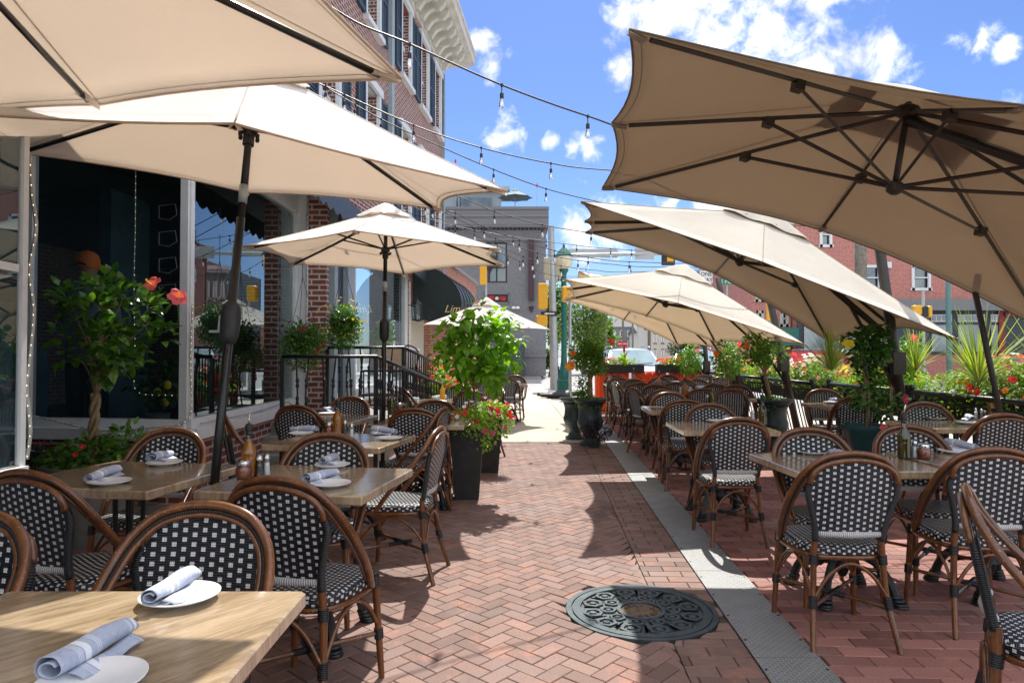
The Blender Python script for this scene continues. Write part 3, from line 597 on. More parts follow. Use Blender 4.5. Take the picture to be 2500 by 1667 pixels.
# interior shell
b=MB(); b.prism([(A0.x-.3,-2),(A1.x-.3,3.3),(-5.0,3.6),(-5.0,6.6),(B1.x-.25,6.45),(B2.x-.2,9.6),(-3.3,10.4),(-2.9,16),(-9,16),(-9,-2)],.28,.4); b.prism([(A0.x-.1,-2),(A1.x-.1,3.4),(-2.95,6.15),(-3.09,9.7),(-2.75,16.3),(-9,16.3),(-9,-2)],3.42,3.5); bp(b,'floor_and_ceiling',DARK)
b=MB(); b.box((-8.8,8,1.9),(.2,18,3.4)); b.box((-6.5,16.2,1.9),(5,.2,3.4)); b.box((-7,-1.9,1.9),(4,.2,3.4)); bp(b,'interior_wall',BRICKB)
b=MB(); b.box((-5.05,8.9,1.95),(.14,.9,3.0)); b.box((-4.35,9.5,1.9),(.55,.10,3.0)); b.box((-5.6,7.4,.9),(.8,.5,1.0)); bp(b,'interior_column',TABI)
# awning over the side entrance: barrel top with scalloped valance, and a dark slope behind
aw=MB(); ya,yb=17.3,20.6; n=10
def aw_p(y,i,o=1.25,zt=3.62,zb=2.62):
    a=pi/2*i/n; return fpt(y,zb+(zt-zb)*cos(a),o*sin(a))
for yv,(o,) in ((0,(1.25,)),):
    vs=[aw_p(ya+(yb-ya)*j/6,i) for j in range(7) for i in range(n+1)]
    aw.add(vs,[(j*(n+1)+i,j*(n+1)+i+1,(j+1)*(n+1)+i+1,(j+1)*(n+1)+i) for j in range(6) for i in range(n)])
    for y in (ya,yb): aw.add([fpt(y,2.62,0)]+[aw_p(y,i) for i in range(n+1)],[tuple(range(n+2))])
def valance(b,P,Q,z,h,k):
    vs=[]; m=k*6
    for i in range(m+1):
        p=P+(Q-P)*(i/m); vs+=[V((p.x,p.y,z)),V((p.x,p.y,z-h-.05*abs(sin(pi*i/6))))]
    b.add(vs,[(2*i,2*i+1,2*i+3,2*i+2) for i in range(m)])
valance(aw,fpt(ya,0,0),fpt(ya,0,1.25),2.62,.38,4); valance(aw,fpt(ya,0,1.25),fpt(yb,0,1.25),2.62,.38,9)
for j in range(1,6):
    P_=[aw_p(ya+(yb-ya)*j/6,i,1.26,3.63) for i in range(n+1)]; aw.tube(P_,.012,4)
aw.tube([aw_p(ya,i,1.26,3.63) for i in range(n+1)],.014,5)
aw.add([fpt(20.6,3.4,0),fpt(24.2,3.4,0),fpt(24.2,2.5,1.5),fpt(20.6,2.5,1.5)],[(0,1,2,3)]); aw.add([fpt(20.6,3.4,0),fpt(20.6,2.5,1.5),fpt(20.6,2.5,0)],[(0,1,2)]); valance(aw,fpt(20.6,0,1.5),fpt(24.2,0,1.5),2.5,.25,9)
ao=bp(aw,'awning',AWN)
tx=text_mesh('Lim',.27,GOLD,ao,fpt(ya,2.60,1.0)+V((0,-.03,.03)),(pi/2,0,-.09),ext=.004,shear=.35); tx.location=fpt(ya,2.50,1.02)+V((0,-.02,0))
# ------------------------------------------------------------ grey corner building
gb=thing('grey_building','grey painted brick corner building with parapet, tall window and mural panel','building',(-2,43,0))
def part(b,name,mat,par,**k):
    o=b.build(name,mat,None,**k); o.parent=par; o.matrix_parent_inverse=M.Translation(-V(par.location)) if par.type=='EMPTY' else M.Identity(4); return o
D=43.0
gx=lambda px:(px-1250)/F*D
gz=lambda py: CH+(866-py)/F*D
wx0,wx1,wz0,wz1=gx(1187),gx(1238),gz(690),gz(590)
b=MB(); xl,xr=-9.0,gx(1333); zt=gz(560)
def hole(b,x0,x1,z0,z1,hx0,hx1,hz0,hz1,y,t):
    for (a,c_,e_,f_) in ((x0,hx0,z0,z1),(hx1,x1,z0,z1),(hx0,hx1,z0,hz0),(hx0,hx1,hz1,z1)): b.box(((a+c_)/2,y+t/2,(e_+f_)/2),(c_-a,t,f_-e_))
hole(b,xl,xr,0,zt,wx0,wx1,wz0,wz1,D,.4); b.box((xr-.2,D+6,zt/2),(.4,11.1,zt)); b.box((xl+.2,D+6,zt/2),(.4,11.1,zt)); b.box(((xl+xr)/2,D+11.8,zt/2),(xr-xl,.4,zt)); wl=part(b,'wall',BRICKG,gb)
b=MB(); b.box(((xl+xr)/2,D+5.5,(zt+gz(511))/2+.1),(xr-xl+.3,12,gz(511)-zt)); b.box(((xl+xr)/2,D+5.5,gz(530)),(xr-xl+.30,12.2,.14)); b.box(((xl+xr)/2,D+5.5,gz(549)),(xr-xl+.2,12.1,.10)); b.box(((xl+xr)/2,D+5.5,gz(512)),(xr-xl+.34,12.2,.12)); part(b,'parapet',plain('grey_parapet',(.19,.19,.205),.8,var=.08),gb); GPM=bpy.data.materials['grey_parapet']
b=MB(); b.box(((xl+xr)/2,D-.03,gz(584)),(xr-xl+.1,.14,.16)); part(b,'string_course',GPM,gb); b=MB(); b.box(((xl+xr)/2,D-.02,1.3),(xr-xl+.1,.14,.2)); part(b,'plinth_course',GPM,gb)
b=MB(); b.box(((xl+xr)/2,D-.02,gz(556)+.09),(xr-xl,.10,.05)); x=xl+.2
while x<xr: b.box((x,D-.06,gz(556)-.003),(.11,.10,.14)); x+=.26
part(b,'dentil_band',GPM,gb)
if 0: part(b,'parapet',plain('grey_parapet',(.19,.19,.205),.8,var=.08),gb)
b=MB(); wm=(wx0+wx1)/2
for (x,ww) in ((wx0+.05,.1),(wx1-.05,.1),(wm,.1)): b.box((x,D+.1,(wz0+wz1)/2),(ww,.12,wz1-wz0))
for z in (wz0+.05,wz1-.05,(wz0+wz1)/2-.3): b.box((wm,D+.1,z),(wx1-wx0,.14,.1))
wf=part(b,'window',BLKP,gb); b=MB(); b.box((wm,D+.16,(wz0+wz1)/2),(wx1-wx0,.02,wz1-wz0)); part(b,'pane',PANED,wf); wf.children[-1].matrix_parent_inverse=M.Identity(4)
b=MB(); b.box((wm,D+.3,(wz0+wz1)/2),(wx1-wx0,.02,wz1-wz0)); b2=part(b,'curtain',plain('pale_curtain',(.45,.47,.45),.8),wf)
b=MB(); cx=(gx(1184)+gx(1242))/2
for (a,c_,e_,f_) in ((gx(1182),gx(1243),gz(718),gz(715)),(gx(1182),gx(1243),gz(741),gz(738)),(gx(1182),gx(1184),gz(741),gz(715)),(gx(1241),gx(1243),gz(741),gz(715))): b.box(((a+c_)/2,D-.03,(e_+f_)/2),(c_-a,.06,f_-e_))
mf=part(b,'panel_frame',plain('grey_trim',(.20,.21,.23),.7),gb)
b=MB(); b.box((cx,D-.012,gz(728)),(gx(1240)-gx(1185),.02,.5)); mu=part(b,'mural_panel',BLKP,gb)
b=MB(); 
for dx in (-.45,-.28,.28,.45): b.flower(V((cx+dx,D-.03,gz(728)+random.uniform(-.05,.05))),V((0,-1,0)),.13,k=6)
part(b,'painted_roses',RED,gb); b=MB(); b.lathe([(.001,0),(.10,.0),(.12,.08),(.10,.16),(.001,.2)],(cx,D-.05,gz(728)-.1),10,cap=False); part(b,'painted_skull',WHT,gb)
b=MB(); b.box((gx(1297),D-.15,gz(660)),(.35,.3,gz(600)-gz(748))); b.lathe([(.17,0),(.10,-.25),(.01,-.4)],(gx(1297),D-.15,gz(748)),8); part(b,'blade_sign',plain('dark_maroon_sign',(.05,.02,.03),.5),gb)
b=MB()
for px in (1254,1264): b.lathe([(.001,-.1),(.12,-.06),(.14,0),(.10,.08),(.001,.1)],(gx(px),D-.25,gz(752)),10,cap=False); b.tube([(gx(px),D,gz(752)),(gx(px),D-.25,gz(752))],.03)
part(b,'floodlight',SIGNW,gb)
b=MB(); b.box((gx(1244),D-.7,1.0),(1.9,.7,2.0)); part(b,'lean_to_box',plain('dark_slate_box',(.05,.06,.07),.6),gb)
# rooftop structure and umbrella
b=MB(); z0=gz(512); b.box((gx(1135),D+4,z0+.9),(4.4,3,1.8)); b.box((gx(1140),D+3.8,z0+1.9),(5.4,3.6,.22)); b.box((gx(1200),D+3,z0+1.35),(.3,.3,2.7)); part(b,'roof_deck_shelter',GREYP,gb)
b=MB(); b.box((gx(1150),D+2.4,z0+.75),(2.4,.1,1.2)); part(b,'shelter_window',PANED,gb)
# ------------------------------------------------------------ chair
def arch_pts(hw, zb, zs, zt, yb, yt, n=9):
    out=[]
    for i in range(n+1):
        a=pi*i/n; out.append(V((-hw*cos(a), yb+(yt-yb)*sin(a), zs+(zt-zs)*sin(a))))
    return out
def backy(z): return -.185-max(0,(z-.45))*.19
def make_chair():
    t=thing('bistro_chair','chair','chair')
    def w_(z):
        if z<.72: return .144+(z-.53)/.19*.047
        return .191*sqrt(max(0,1-((z-.72)/.150)**2))
    # woven back
    b=MB(); rows=26; cols=14; vs=[];uv=[]
    for i in range(rows+1):
        z=.535+(.868-.535)*(i/rows); w=w_(z)
        for j in range(cols+1):
            u=-1+2*j/cols; x=u*w; vs.append((x,backy(z)-.012*(1-u*u),z)); uv.append((x+3,z))
    fr=[(i*(cols+1)+j,i*(cols+1)+j+1,(i+1)*(cols+1)+j+1,(i+1)*(cols+1)+j) for i in range(rows) for j in range(cols)]
    n=len(vs); vs2=[(x,y-.012,z) for (x,y,z) in vs]
    b.add(vs,fr[::1],0,uv); b.add(vs2,[q[::-1] for q in fr],0,uv)
    b.build('backrest',WEAVE,t,smooth=True)
    b=MB(); b.tube([(-.140,backy(.52)-.004,.522),(0,backy(.52)-.022,.52),(.140,backy(.52)-.004,.522)],.0165,10,sm=8); b.build('lower_rail',WWRAP,t,smooth=True)
    # posts: wrapped
    for s in (-1,1):
        b=MB(); P=[]
        for z in (.49,.56,.64,.72,.775): P.append((s*(w_(z if z>.53 else .53)+.008),backy(z)-.008,z))
        b.tube(P,.0155,8,sm=4); b.build('wrapped_post',BWRAP,t,smooth=True)
    b=MB(); P=[]
    for i in range(13):
        a=pi*i/12; z=.762+.108*sin(a)**.8; x=-.194*cos(a); P.append((x,backy(z)-.016,z))
    b.tube(P,.0125,8,sm=3); b.build('inner_hoop',RAT,t,smooth=True)
    # outer hoop: two brown canes with a black one between, ends at the seat sides
    for (dr,r,mt,nm) in ((0,.0140,RAT,'outer_hoop'),(-.019,.0068,BWRAP,'hoop_binding'),(-.030,.0088,RAT,'middle_hoop')):
        H=[(-.222,.07,.425),(-.240,.00,.52),(-.248,-.085,.62),(-.242,-.165,.715),(-.212,-.222,.80),(-.150,-.252,.865),(-.075,-.264,.893),(0,-.268,.901)]
        H=H+[(-x,y,z) for (x,y,z) in H[-2::-1]]
        P=[]
        for (x,y,z) in H:
            v=V((x,0,z-.62)); k=max(.2,v.length); f=(k+dr)/k
            P.append((x*f if z>.5 else x-math.copysign(-dr*.7,x),y+(.004 if dr else 0),(.62+(z-.62)*f) if z>.55 else z))
        b=MB(); b.tube(P,r,10,sm=5); b.build(nm,mt,t,smooth=True)
    # seat
    b=MB(); K=40
    def outline(k,f):
        a=2*pi*k/K; c,s_=cos(a),sin(a); e=.62
        x=math.copysign(abs(c)**e,c); y=math.copysign(abs(s_)**e,s_); w=.222-.03*(0.5-y/2); return (x*w*f, .005+y*.212*f)
    vs=[];uv=[]; per=0
    rings=[(.25,.468),(.55,.470),(.8,.468),(.93,.462),(1,.450),(1.0,.432),(.98,.420)]
    for (f,z) in rings:
        for k in range(K):
            x,y=outline(k,f); vs.append((x,y,z-.008*(1-f)**1)); uv.append((x,y) if f<.97 else (x,y))
    fs=[(i*K+k,i*K+(k+1)%K,(i+1)*K+(k+1)%K,(i+1)*K+k) for i in range(4) for k in range(K)]
    vs.append((0,.005,.462)); uv.append((0,.005)); fs+=[(len(vs)-1,(k+1)%K,k) for k in range(K)]
    b.add(vs,[q[::-1] for q in fs],0,uv)
    vs=[];uv=[]; L_=0; prev=None
    for k in range(K+1):
        x,y=outline(k%K,1); 
        if prev: L_+=sqrt((x-prev[0])**2+(y-prev[1])**2)
        prev=(x,y); vs+=[(x,y,.452),(x*1.0,y*1.0,.425)]; uv+=[(L_,0.003),(L_,.027)]
    b.add(vs,[(2*k,2*k+2,2*k+3,2*k+1) for k in range(K)][::1],0,uv)
    b.add([(outline(k,1)[0],outline(k,1)[1],.425) for k in range(K)],[tuple(range(K))])
    b.build('seat',SEATW,t,smooth=True,ang=60)
    b=MB(); P=[(outline(k,.965)[0],outline(k,.965)[1],.409) for k in range(K+1)]; b.tube(P,.0125,8,cap=False); b.build('seat_frame',RAT,t,smooth=True)
    # legs with black wraps
    def leg(P,wr):
        b=MB(); b.tube(P,[.0165,.0155,.0150,.0135],8,sm=4,m=0)
        for (p,q) in wr: b.tube([p,q],.0205,8,m=1)
        b.build('leg',[RAT,BWRAP],t,smooth=True,ang=50)
    def lerp(a,c,f): return tuple(a[i]+(c[i]-a[i])*f for i in range(3))
    for s in (-1,1):
        A=(s*.188,.175,.42); B=(s*.205,.205,0); leg([A,lerp(A,B,.5),B],[(lerp(A,B,-.03),lerp(A,B,.08)),(lerp(A,B,.5),lerp(A,B,.60))])
        A=(s*.150,backy(.49)-.002,.50); Bm=(s*.158,-.196,.40); C=(s*.168,-.212,.22); E=(s*.195,-.275,0)
        leg([A,Bm,C,E],[(lerp(Bm,C,-.12),lerp(Bm,C,.12)),(lerp(Bm,C,.92),lerp(C,E,.18))])
    fl=[(-.196,.19,.19),(.196,.19,.19),(.172,-.222,.19),(-.172,-.222,.19)]
    ctr=(0,-.01,.205)
    b=MB()
    for i in (0,1):
        a,c=V(fl[i]),V(fl[i+2]); b.tube([a,a.lerp(c,.42),a.lerp(c,.58),c],.0095,6,m=0); b.tube([a.lerp(c,.36),a.lerp(c,.64)],.0135,6,m=1)
    b.build('stretcher',[RAT,BWRAP],t,smooth=True,ang=50)
    tops=[(-.17,.17,.40),(.17,.17,.40),(.14,-.185,.40),(-.14,-.185,.40)]
    for i in range(4):
        a,c=V(fl[i]),V(fl[(i+1)%4]); m_=(a+c)/2; m_.z=.388; b=MB()
        b.tube([a+V((0,0,.03)),a.lerp(c,.22)+V((0,0,.145)),m_,a.lerp(c,.78)+V((0,0,.145)),c+V((0,0,.03))],.0085,6,sm=5); b.build('brace',RAT,t,smooth=True)
    return t
# ------------------------------------------------------------ table
def make_table(w=.76,d=.76):
    t=thing('bistro_table','table','table')
    b=MB(); b.bbox((0,0,.728),(w,d,.042),.006); o=b.build('tabletop',WOOD,t)
    b=MB(); b.box((0,0,.700),(.34,.34,.012))
    for (x,y) in ((-.045,-.045),(.045,-.045),(.045,.045),(-.045,.045)): b.tube([(x,y,.70),(x*.9,y*.9,.30)],[.013,.011],8)
    b.lathe([(.06,.0),(.05,.05),(.062,.09),(.045,.12),(.030,.16)],(0,0,.17),16); b.lathe([(.03,0),(.045,.02),(.03,.05)],(0,0,.66),12); b.lathe([(.02,-.06),(.035,-.03),(.04,.0)],(0,0,.17),10); b.build('pedestal',IRON,t,smooth=True,ang=40)
    for k in range(4):
        a=pi/4+k*pi/2; c,s=cos(a),sin(a); b=MB()
        P=[(c*r,s*r,z) for (r,z) in ((.03,.215),(.10,.235),(.18,.205),(.24,.13),(.275,.04))]
        b.tube(P,[.016,.020,.021,.022,.026],8,sm=4,flat=1.0); b.tube([(c*.03,s*.03,.175),(c*.12,s*.12,.165),(c*.2,s*.2,.13)],.010,6,sm=3)
        for i,(r,z,q) in enumerate(((.268,.055,.034),(.278,.038,.038),(.287,.020,.042),(.292,.008,.043))): b.lathe([(q*.9,-.009),(q,0),(q*.9,.008)],(c*r,s*r,z),10)
        b.build('foot',IRON,t,smooth=True,ang=40)
    return t
# ------------------------------------------------------------ tableware
def make_plate():
    b=MB(); b.lathe([(.048,0),(.052,.006),(.075,.011),(.092,.018),(.0925,.0205),(.090,.0205),(.070,.015),(.052,.010),(.0005,.009)],seg=36); return b.build('plate',PORC,None,smooth=True)
def make_napkin(seed):
    rr=random.Random(seed); b=MB(); n=26; seg=44; vs=[];uv=[]; Ln=.215; tw=1.75*2*pi
    for i in range(n+1):
        f=i/n
        for k in range(seg+1):
            g=k/seg; a=g*tw+.25*sin(f*4+seed); r=.0085+.0185*g; r*=1+.10*sin(5*a+seed+f*6)*.35+.10*sin(f*pi)*.8
            taper=.82+.3*f if seed%2 else 1.1-.22*f
            l=(f-.5)*Ln + (.022*g if i==n else 0)*sin(a*.5) - (.030*g*max(0,sin(a*.5+.6)) if i<3 else 0)
            x=cos(a)*r*1.12*taper; z=sin(a)*r*.88*taper+.0265+.002*sin(f*9+seed)
            vs.append((x,l,max(z,.001+.0006*g))); uv.append((g,f))
    w_=seg+1; b.add(vs,[(i*w_+k,i*w_+k+1,(i+1)*w_+k+1,(i+1)*w_+k) for i in range(n) for k in range(seg)],0,uv)
    # loose flap of the fold
    vs=[];uv=[]
    for i in range(11):
        f=i/10; 
        for k in range(5):
            g=k/4; vs.append((.020+g*.034+.006*sin(f*5),(f-.5)*Ln*.82,.010*(1-g)+.004+.003*sin(f*7+g*3))); uv.append((g,f*.8+.1))
    b.add(vs,[(i*5+k,i*5+k+1,(i+1)*5+k+1,(i+1)*5+k) for i in range(10) for k in range(4)],0,uv)
    o=b.build('napkin_roll',NAP,None,smooth=True); m=o.modifiers.new('thick','SOLIDIFY'); m.thickness=.0014; return o
def make_oil(mat):
    t=thing('oil_bottle','x','bottle')
    b=MB(); prof=[(.030,.0),(.033,.004)]
    for i in range(8): prof+=[(.0335,.012+i*.010),(.0318,.017+i*.010)]
    prof+=[(.0335,.10),(.033,.118),(.026,.138),(.016,.156),(.0125,.170),(.0125,.192),(.0145,.196),(.0145,.205)]; b.lathe(prof,seg=20); b.build('bottle_glass',JAR,t,smooth=True)
    b=MB(); b.lathe([(max(r-.002,.001),min(z,.165)+(.003 if z<.01 else 0)) for (r,z) in prof[:-3]],seg=20); b.build('oil',mat,t,smooth=True)
    b=MB(); b.lathe([(.0125,.19),(.0150,.206),(.0165,.214),(.0165,.232),(.012,.240),(.006,.244)],seg=14); b.build('stopper',BLKP,t,smooth=True)
    b=MB(); b.tube([(0,0,.24),(.002,0,.262),(.010,0,.290)],[.004,.0035,.003],8); b.build('spout',CHROME,t,smooth=True); return t
def make_shaker(fill,nm='salt_shaker'):
    t=thing(nm,'x','shaker'); b=MB(); b.lathe([(.018,0),(.0185,.01),(.0145,.05),(.0130,.078)],seg=12); b.build('shaker_glass',JAR,t,smooth=True)
    b=MB(); b.lathe([(.0165,.003),(.017,.01),(.0132,.05),(.0125,.062)],seg=12); b.build('contents',fill,t,smooth=True)
    b=MB(); b.lathe([(.0145,.076),(.015,.084),(.0135,.093),(.008,.100),(.001,.102)],seg=12,cap=False); b.build('cap',CHROME,t,smooth=True); return t
def make_chili():
    t=thing('chili_jar','x','jar'); b=MB(); P=[(.026,0),(.031,.006),(.0345,.025),(.034,.045),(.029,.060),(.0255,.066)]; b.lathe(P,seg=20); b.build('jar_glass',JAR,t,smooth=True)
    b=MB(); b.lathe([(r-.0022,min(z,.058)+.002*(z<.01)) for r,z in P],seg=20); b.build('flakes',CHILI,t,smooth=True)
    b=MB(); b.lathe([(.0275,.063),(.028,.070),(.0275,.080),(.020,.086),(.001,.087)],seg=24,cap=False); b.build('lid',CHROME,t,smooth=True); return t
# ------------------------------------------------------------ umbrellas
def canopy(tips, apex, mat, edge='canopy', sag=.10, vent=True, par=None, hem=.05, scal=.085, ventf=.17, ventmat=None, rows=9, seg=8):
    n=len(tips); tips=[V(t) for t in tips]; apex=V(apex); cen=sum(tips,V())/n
    cols=[]                                        # rim points
    for i in range(n):
        a,c=tips[i],tips[(i+1)%n]
        if a is None: continue
        for k in range(seg):
            f=k/seg; p=a.lerp(c,f); s=4*f*(1-f); L_=(c-a).length; inw=(cen-p); 
            if inw.length>1e-6: inw.normalize()
            cols.append((p+inw*L_*scal*s+ (apex-cen).normalized()*L_*.012*s, s))
    m=len(cols); b=MB(); vs=[]; nn=(apex-cen).normalized()
    f0=ventf*.72
    for r in range(rows+1):
        f=f0+(1-f0)*r/rows
        for (p,s) in cols:
            q=apex.lerp(p,f); sg=sag*s*sin(pi*min(f,1)*.92)*.55+sag*.35*sin(pi*f)
            vs.append(q-nn*sg*(p-apex).length*.22)
    fs=[(r*m+k,r*m+(k+1)%m,(r+1)*m+(k+1)%m,(r+1)*m+k) for r in range(rows) for k in range(m)]
    up=(vs[1]-vs[0]).cross(vs[m]-vs[0]).dot(nn)>0; T_=[fs_ if up else fs_[::-1] for fs_ in fs]
    b.add([v+nn*.0015 for v in vs],T_,0); b.add([v-nn*.0015 for v in vs],[q[::-1] for q in T_],1)
    nv=len(vs); b.f+= [(rows*m+k,rows*m+(k+1)%m,nv+rows*m+(k+1)%m,nv+rows*m+k) for k in range(m)]; b.m+=[1]*m
    if isinstance(mat,(list,tuple)): top_m=mat[0]
    else: top_m=mat; mat=[mat,mat]
    o=b.build('canopy',mat,par,smooth=True)
    for side in (0,):                                        # stitched hem along the rim
        h=MB(); h.tube([V(vs[rows*m+k%m]) for k in range(m+1)],.006,5,cap=False)
        for i in range(n): h.tube([V(vs[r*m+i*seg])+nn*.002 for r in range(rows+1)],.0040,4,m=1)
        for i in range(m): a_=V(vs[(rows-1)*m+i]).lerp(V(vs[rows*m+i]),.72); c_=V(vs[(rows-1)*m+(i+1)%m]).lerp(V(vs[rows*m+(i+1)%m]),.72); h.tube([a_,c_],.0022,4,cap=False); h.build('hem',[mat[1],mat[0]],par,smooth=True)
    if vent:
        b=MB(); vs=[apex+nn*.075]
        for r in range(4):
            f=ventf*(.33*(r+1))
            for k,(p,s) in enumerate(cols): 
                q=apex.lerp(p,f); vs.append(q+nn*(.066-.016*r+.012*sin(k*.9)*(r==3)*(s>.3)))
        fs=[(0,1+k,1+(k+1)%m) for k in range(m)]+[(1+r*m+k,1+(r+1)*m+k,1+(r+1)*m+(k+1)%m,1+r*m+(k+1)%m) for r in range(3) for k in range(m)]
        up=(vs[1]-vs[0]).cross(vs[2]-vs[0]).dot(nn)>0; T_=fs if up else [q[::-1] for q in fs]
        b.add([v_+nn*.0015 for v_ in vs],T_,0); b.add([v_-nn*.0015 for v_ in vs],[q[::-1] for q in T_],1); v=b.build('vent_cap',mat,par,smooth=True)
    return o,nn,cen
def pocket(b,tip,apex,nn,m=0):
    d=(apex-tip).normalized(); s=d.cross(nn).normalized(); p=tip-nn*.012
    b.add([p+s*.016-nn*.012,p-s*.016-nn*.012,p-s*.030+d*.11-nn*.035,p+s*.030+d*.11-nn*.035,p+nn*.008,p+d*.11-nn*.006],[(0,1,2,3),(0,3,5,4),(1,4,5,2)],m)
def market_umbrella(label,tips,apex,base,mat=CAN,group=None,crank=1.5,scal=.085):
    tips=[V(t) for t in tips]; apex=V(apex); base=V(base)
    t=thing('market_umbrella',label,'umbrella',(base.x,base.y,0),0,group)
    T=M.Translation((-base.x,-base.y,0)); tips=[T@p for p in tips]; apex=T@apex; bs=V((0,0,0))
    o,nn,cen=canopy(tips,apex,mat,par=t,scal=scal)
    ax=(apex-bs).normalized(); hub=bs+ax*((apex-bs).length-.42)
    b=MB(); b.tube([bs+ax*.05,bs+ax*(apex-bs).length*.70],.0225,14); b.tube([bs+ax*(apex-bs).length*.70,apex-ax*.03],.0195,14); b.build('pole',BLK,t,smooth=True)
    cz=crank/ax.z; b=MB(); c=bs+ax*cz; b.T=M.Translation(c)@ax.to_track_quat('Z','Y').to_matrix().to_4x4()
    b.lathe([(.024,-.115),(.036,-.105),(.046,-.075),(.049,-.02),(.050,.03),(.047,.075),(.034,.10),(.024,.105)],seg=20); b.lathe([(.051,.0),(.051,.006)],seg=20,cap=False); b.build('crank_housing',BLKP,t,smooth=True,ang=40)
    cr_=t.children[-1]; b=MB(); b.T=M.Translation(c)@ax.to_track_quat('Z','Y').to_matrix().to_4x4(); b.box((.058,0,-.01),(.012,.018,.09)); b.box((.085,0,-.05),(.055,.016,.012)); b.build('crank_handle',GALV,cr_)
    b=MB(); b.T=M.Translation(hub)@ax.to_track_quat('Z','Y').to_matrix().to_4x4(); b.lathe([(.030,-.07),(.030,-.01),(.044,.0),(.044,.035),(.030,.045)],seg=14)
    for k in range(len(tips)): a=2*pi*k/len(tips); b.lathe([(.010,-.012),(.012,0),(.010,.012)],(cos(a)*.05,sin(a)*.05,-.02),8)
    b.build('runner_hub',BLKP,t,smooth=True,ang=40)
    b=MB(); q=bs+ax*((apex-bs).length-.72); b.tube([q-ax*.10,q],.0235,14); b.build('joint_sleeve',GALV,t,smooth=True)
    bp_=MB(); bp_.lathe([(.24,0),(.24,.04),(.20,.06),(.05,.08),(.035,.10),(.033,.30)],seg=28); bp_.build('base_weight',IRON,t,smooth=True,ang=40)
    for tp in tips:
        e=tp-nn*.03; top=apex-nn*.07; b=MB(); b.tube([top,top.lerp(e,.5)-nn*.012,e.lerp(top,.05)],.0105,6,flat=1.3); rb=b.build('rib',BLK,t,smooth=True)
        b=MB(); b.tube([hub+ax*.02,top.lerp(e,.42)-nn*.015],.0085,6); b.build('strut',BLK,rb)
        b=MB(); pocket(b,tp,apex,nn); b.build('tip_pocket',mat[1],rb)
    return t
def cantilever(label,tips,apex,mast_base,mast_top,mat=CAND,group=None,hubdrop=.62,thick=.024,low_arm=False):
    tips=[V(t) for t in tips]; apex=V(apex); mb=V(mast_base); mt=V(mast_top)
    t=thing('cantilever_umbrella',label,'umbrella',(mb.x,mb.y,0),0,group); T=M.Translation((-mb.x,-mb.y,0)); tips=[T@p for p in tips]; apex=T@apex; mb=T@mb; mt=T@mt
    o,nn,cen=canopy(tips,apex,mat,par=t,sag=.06,scal=.06,ventf=.20)
    top=apex-nn*.10; low=apex-nn*hubdrop
    b=MB(); b.tube([top+nn*.06,low-nn*.03],thick*.85,10); b.lathe([(.001,0)],low,3,cap=False) if False else None; b.build('hub_post',BRONZE,t,smooth=True)
    b=MB(); b.T=M.Translation(low)@nn.to_track_quat('Z','Y').to_matrix().to_4x4(); b.lathe([(.02,-.05),(.05,-.03),(.055,.02),(.03,.04)],seg=12); b.T=M.Translation(top)@nn.to_track_quat('Z','Y').to_matrix().to_4x4(); b2=MB(); b2.T=b.T; b2.lathe([(.04,-.04),(.075,-.02),(.075,.02),(.04,.04)],seg=12); b2.build('top_hub',BRONZE,t,smooth=True,ang=40); b.build('lower_hub',BRONZE,t,smooth=True,ang=40)
    for tp in tips:
        e=tp-nn*.025; b=MB(); d=(e-top).normalized(); b.tube([top,e.lerp(top,.06)],thick*.62,4); rb=b.build('rib',BRONZE,t)
        b=MB(); j=top.lerp(e,.46)-nn*.03; b.tube([low,j],thick*.55,4); b.box(j,(.06,.06,.06),rot=nn.to_track_quat('Z','Y').to_matrix()); b.build('strut',BRONZE,rb)
        b=MB(); pocket(b,tp,apex,nn); b.build('tip_pocket',mat[1],rb)
    b=MB(); b.box((0,0,.06),(.9,.9,.12)) if False else b.tube([(0,0,0),(0,0,.05)],.16,16); b.build('base_plate',BRONZE,t)
    b=MB(); b.tube([mb,mt],.052,12); b.build('mast',BRONZE,t,smooth=True)
    b=MB(); b.box(mb.lerp(mt,.42),(.13,.15,.24)); b.tube([mb.lerp(mt,.42)+V((-.09,0,.05)),mb.lerp(mt,.42)+V((-.13,0,-.03)),mb.lerp(mt,.42)+V((-.08,0,-.12))],.008,6); b.build('crank_box',BRONZE,t)
    b=MB(); b.tube([mt,mt.lerp(top,.5)+V((0,0,.06)),top+nn*.02] if not low_arm else [mb.lerp(mt,low_arm),top-nn*.06],.034,10); b.build('arm',BRONZE,t,smooth=True)
    b=MB(); b.tube([mb.lerp(mt,.62),mt.lerp(top,.45)+V((0,0,.04))] if not low_arm else [mb.lerp(mt,low_arm-.2),mb.lerp(mt,low_arm).lerp(top,.3)-nn*.03],.02,8); b.build('arm_brace',BRONZE,t)
    return t
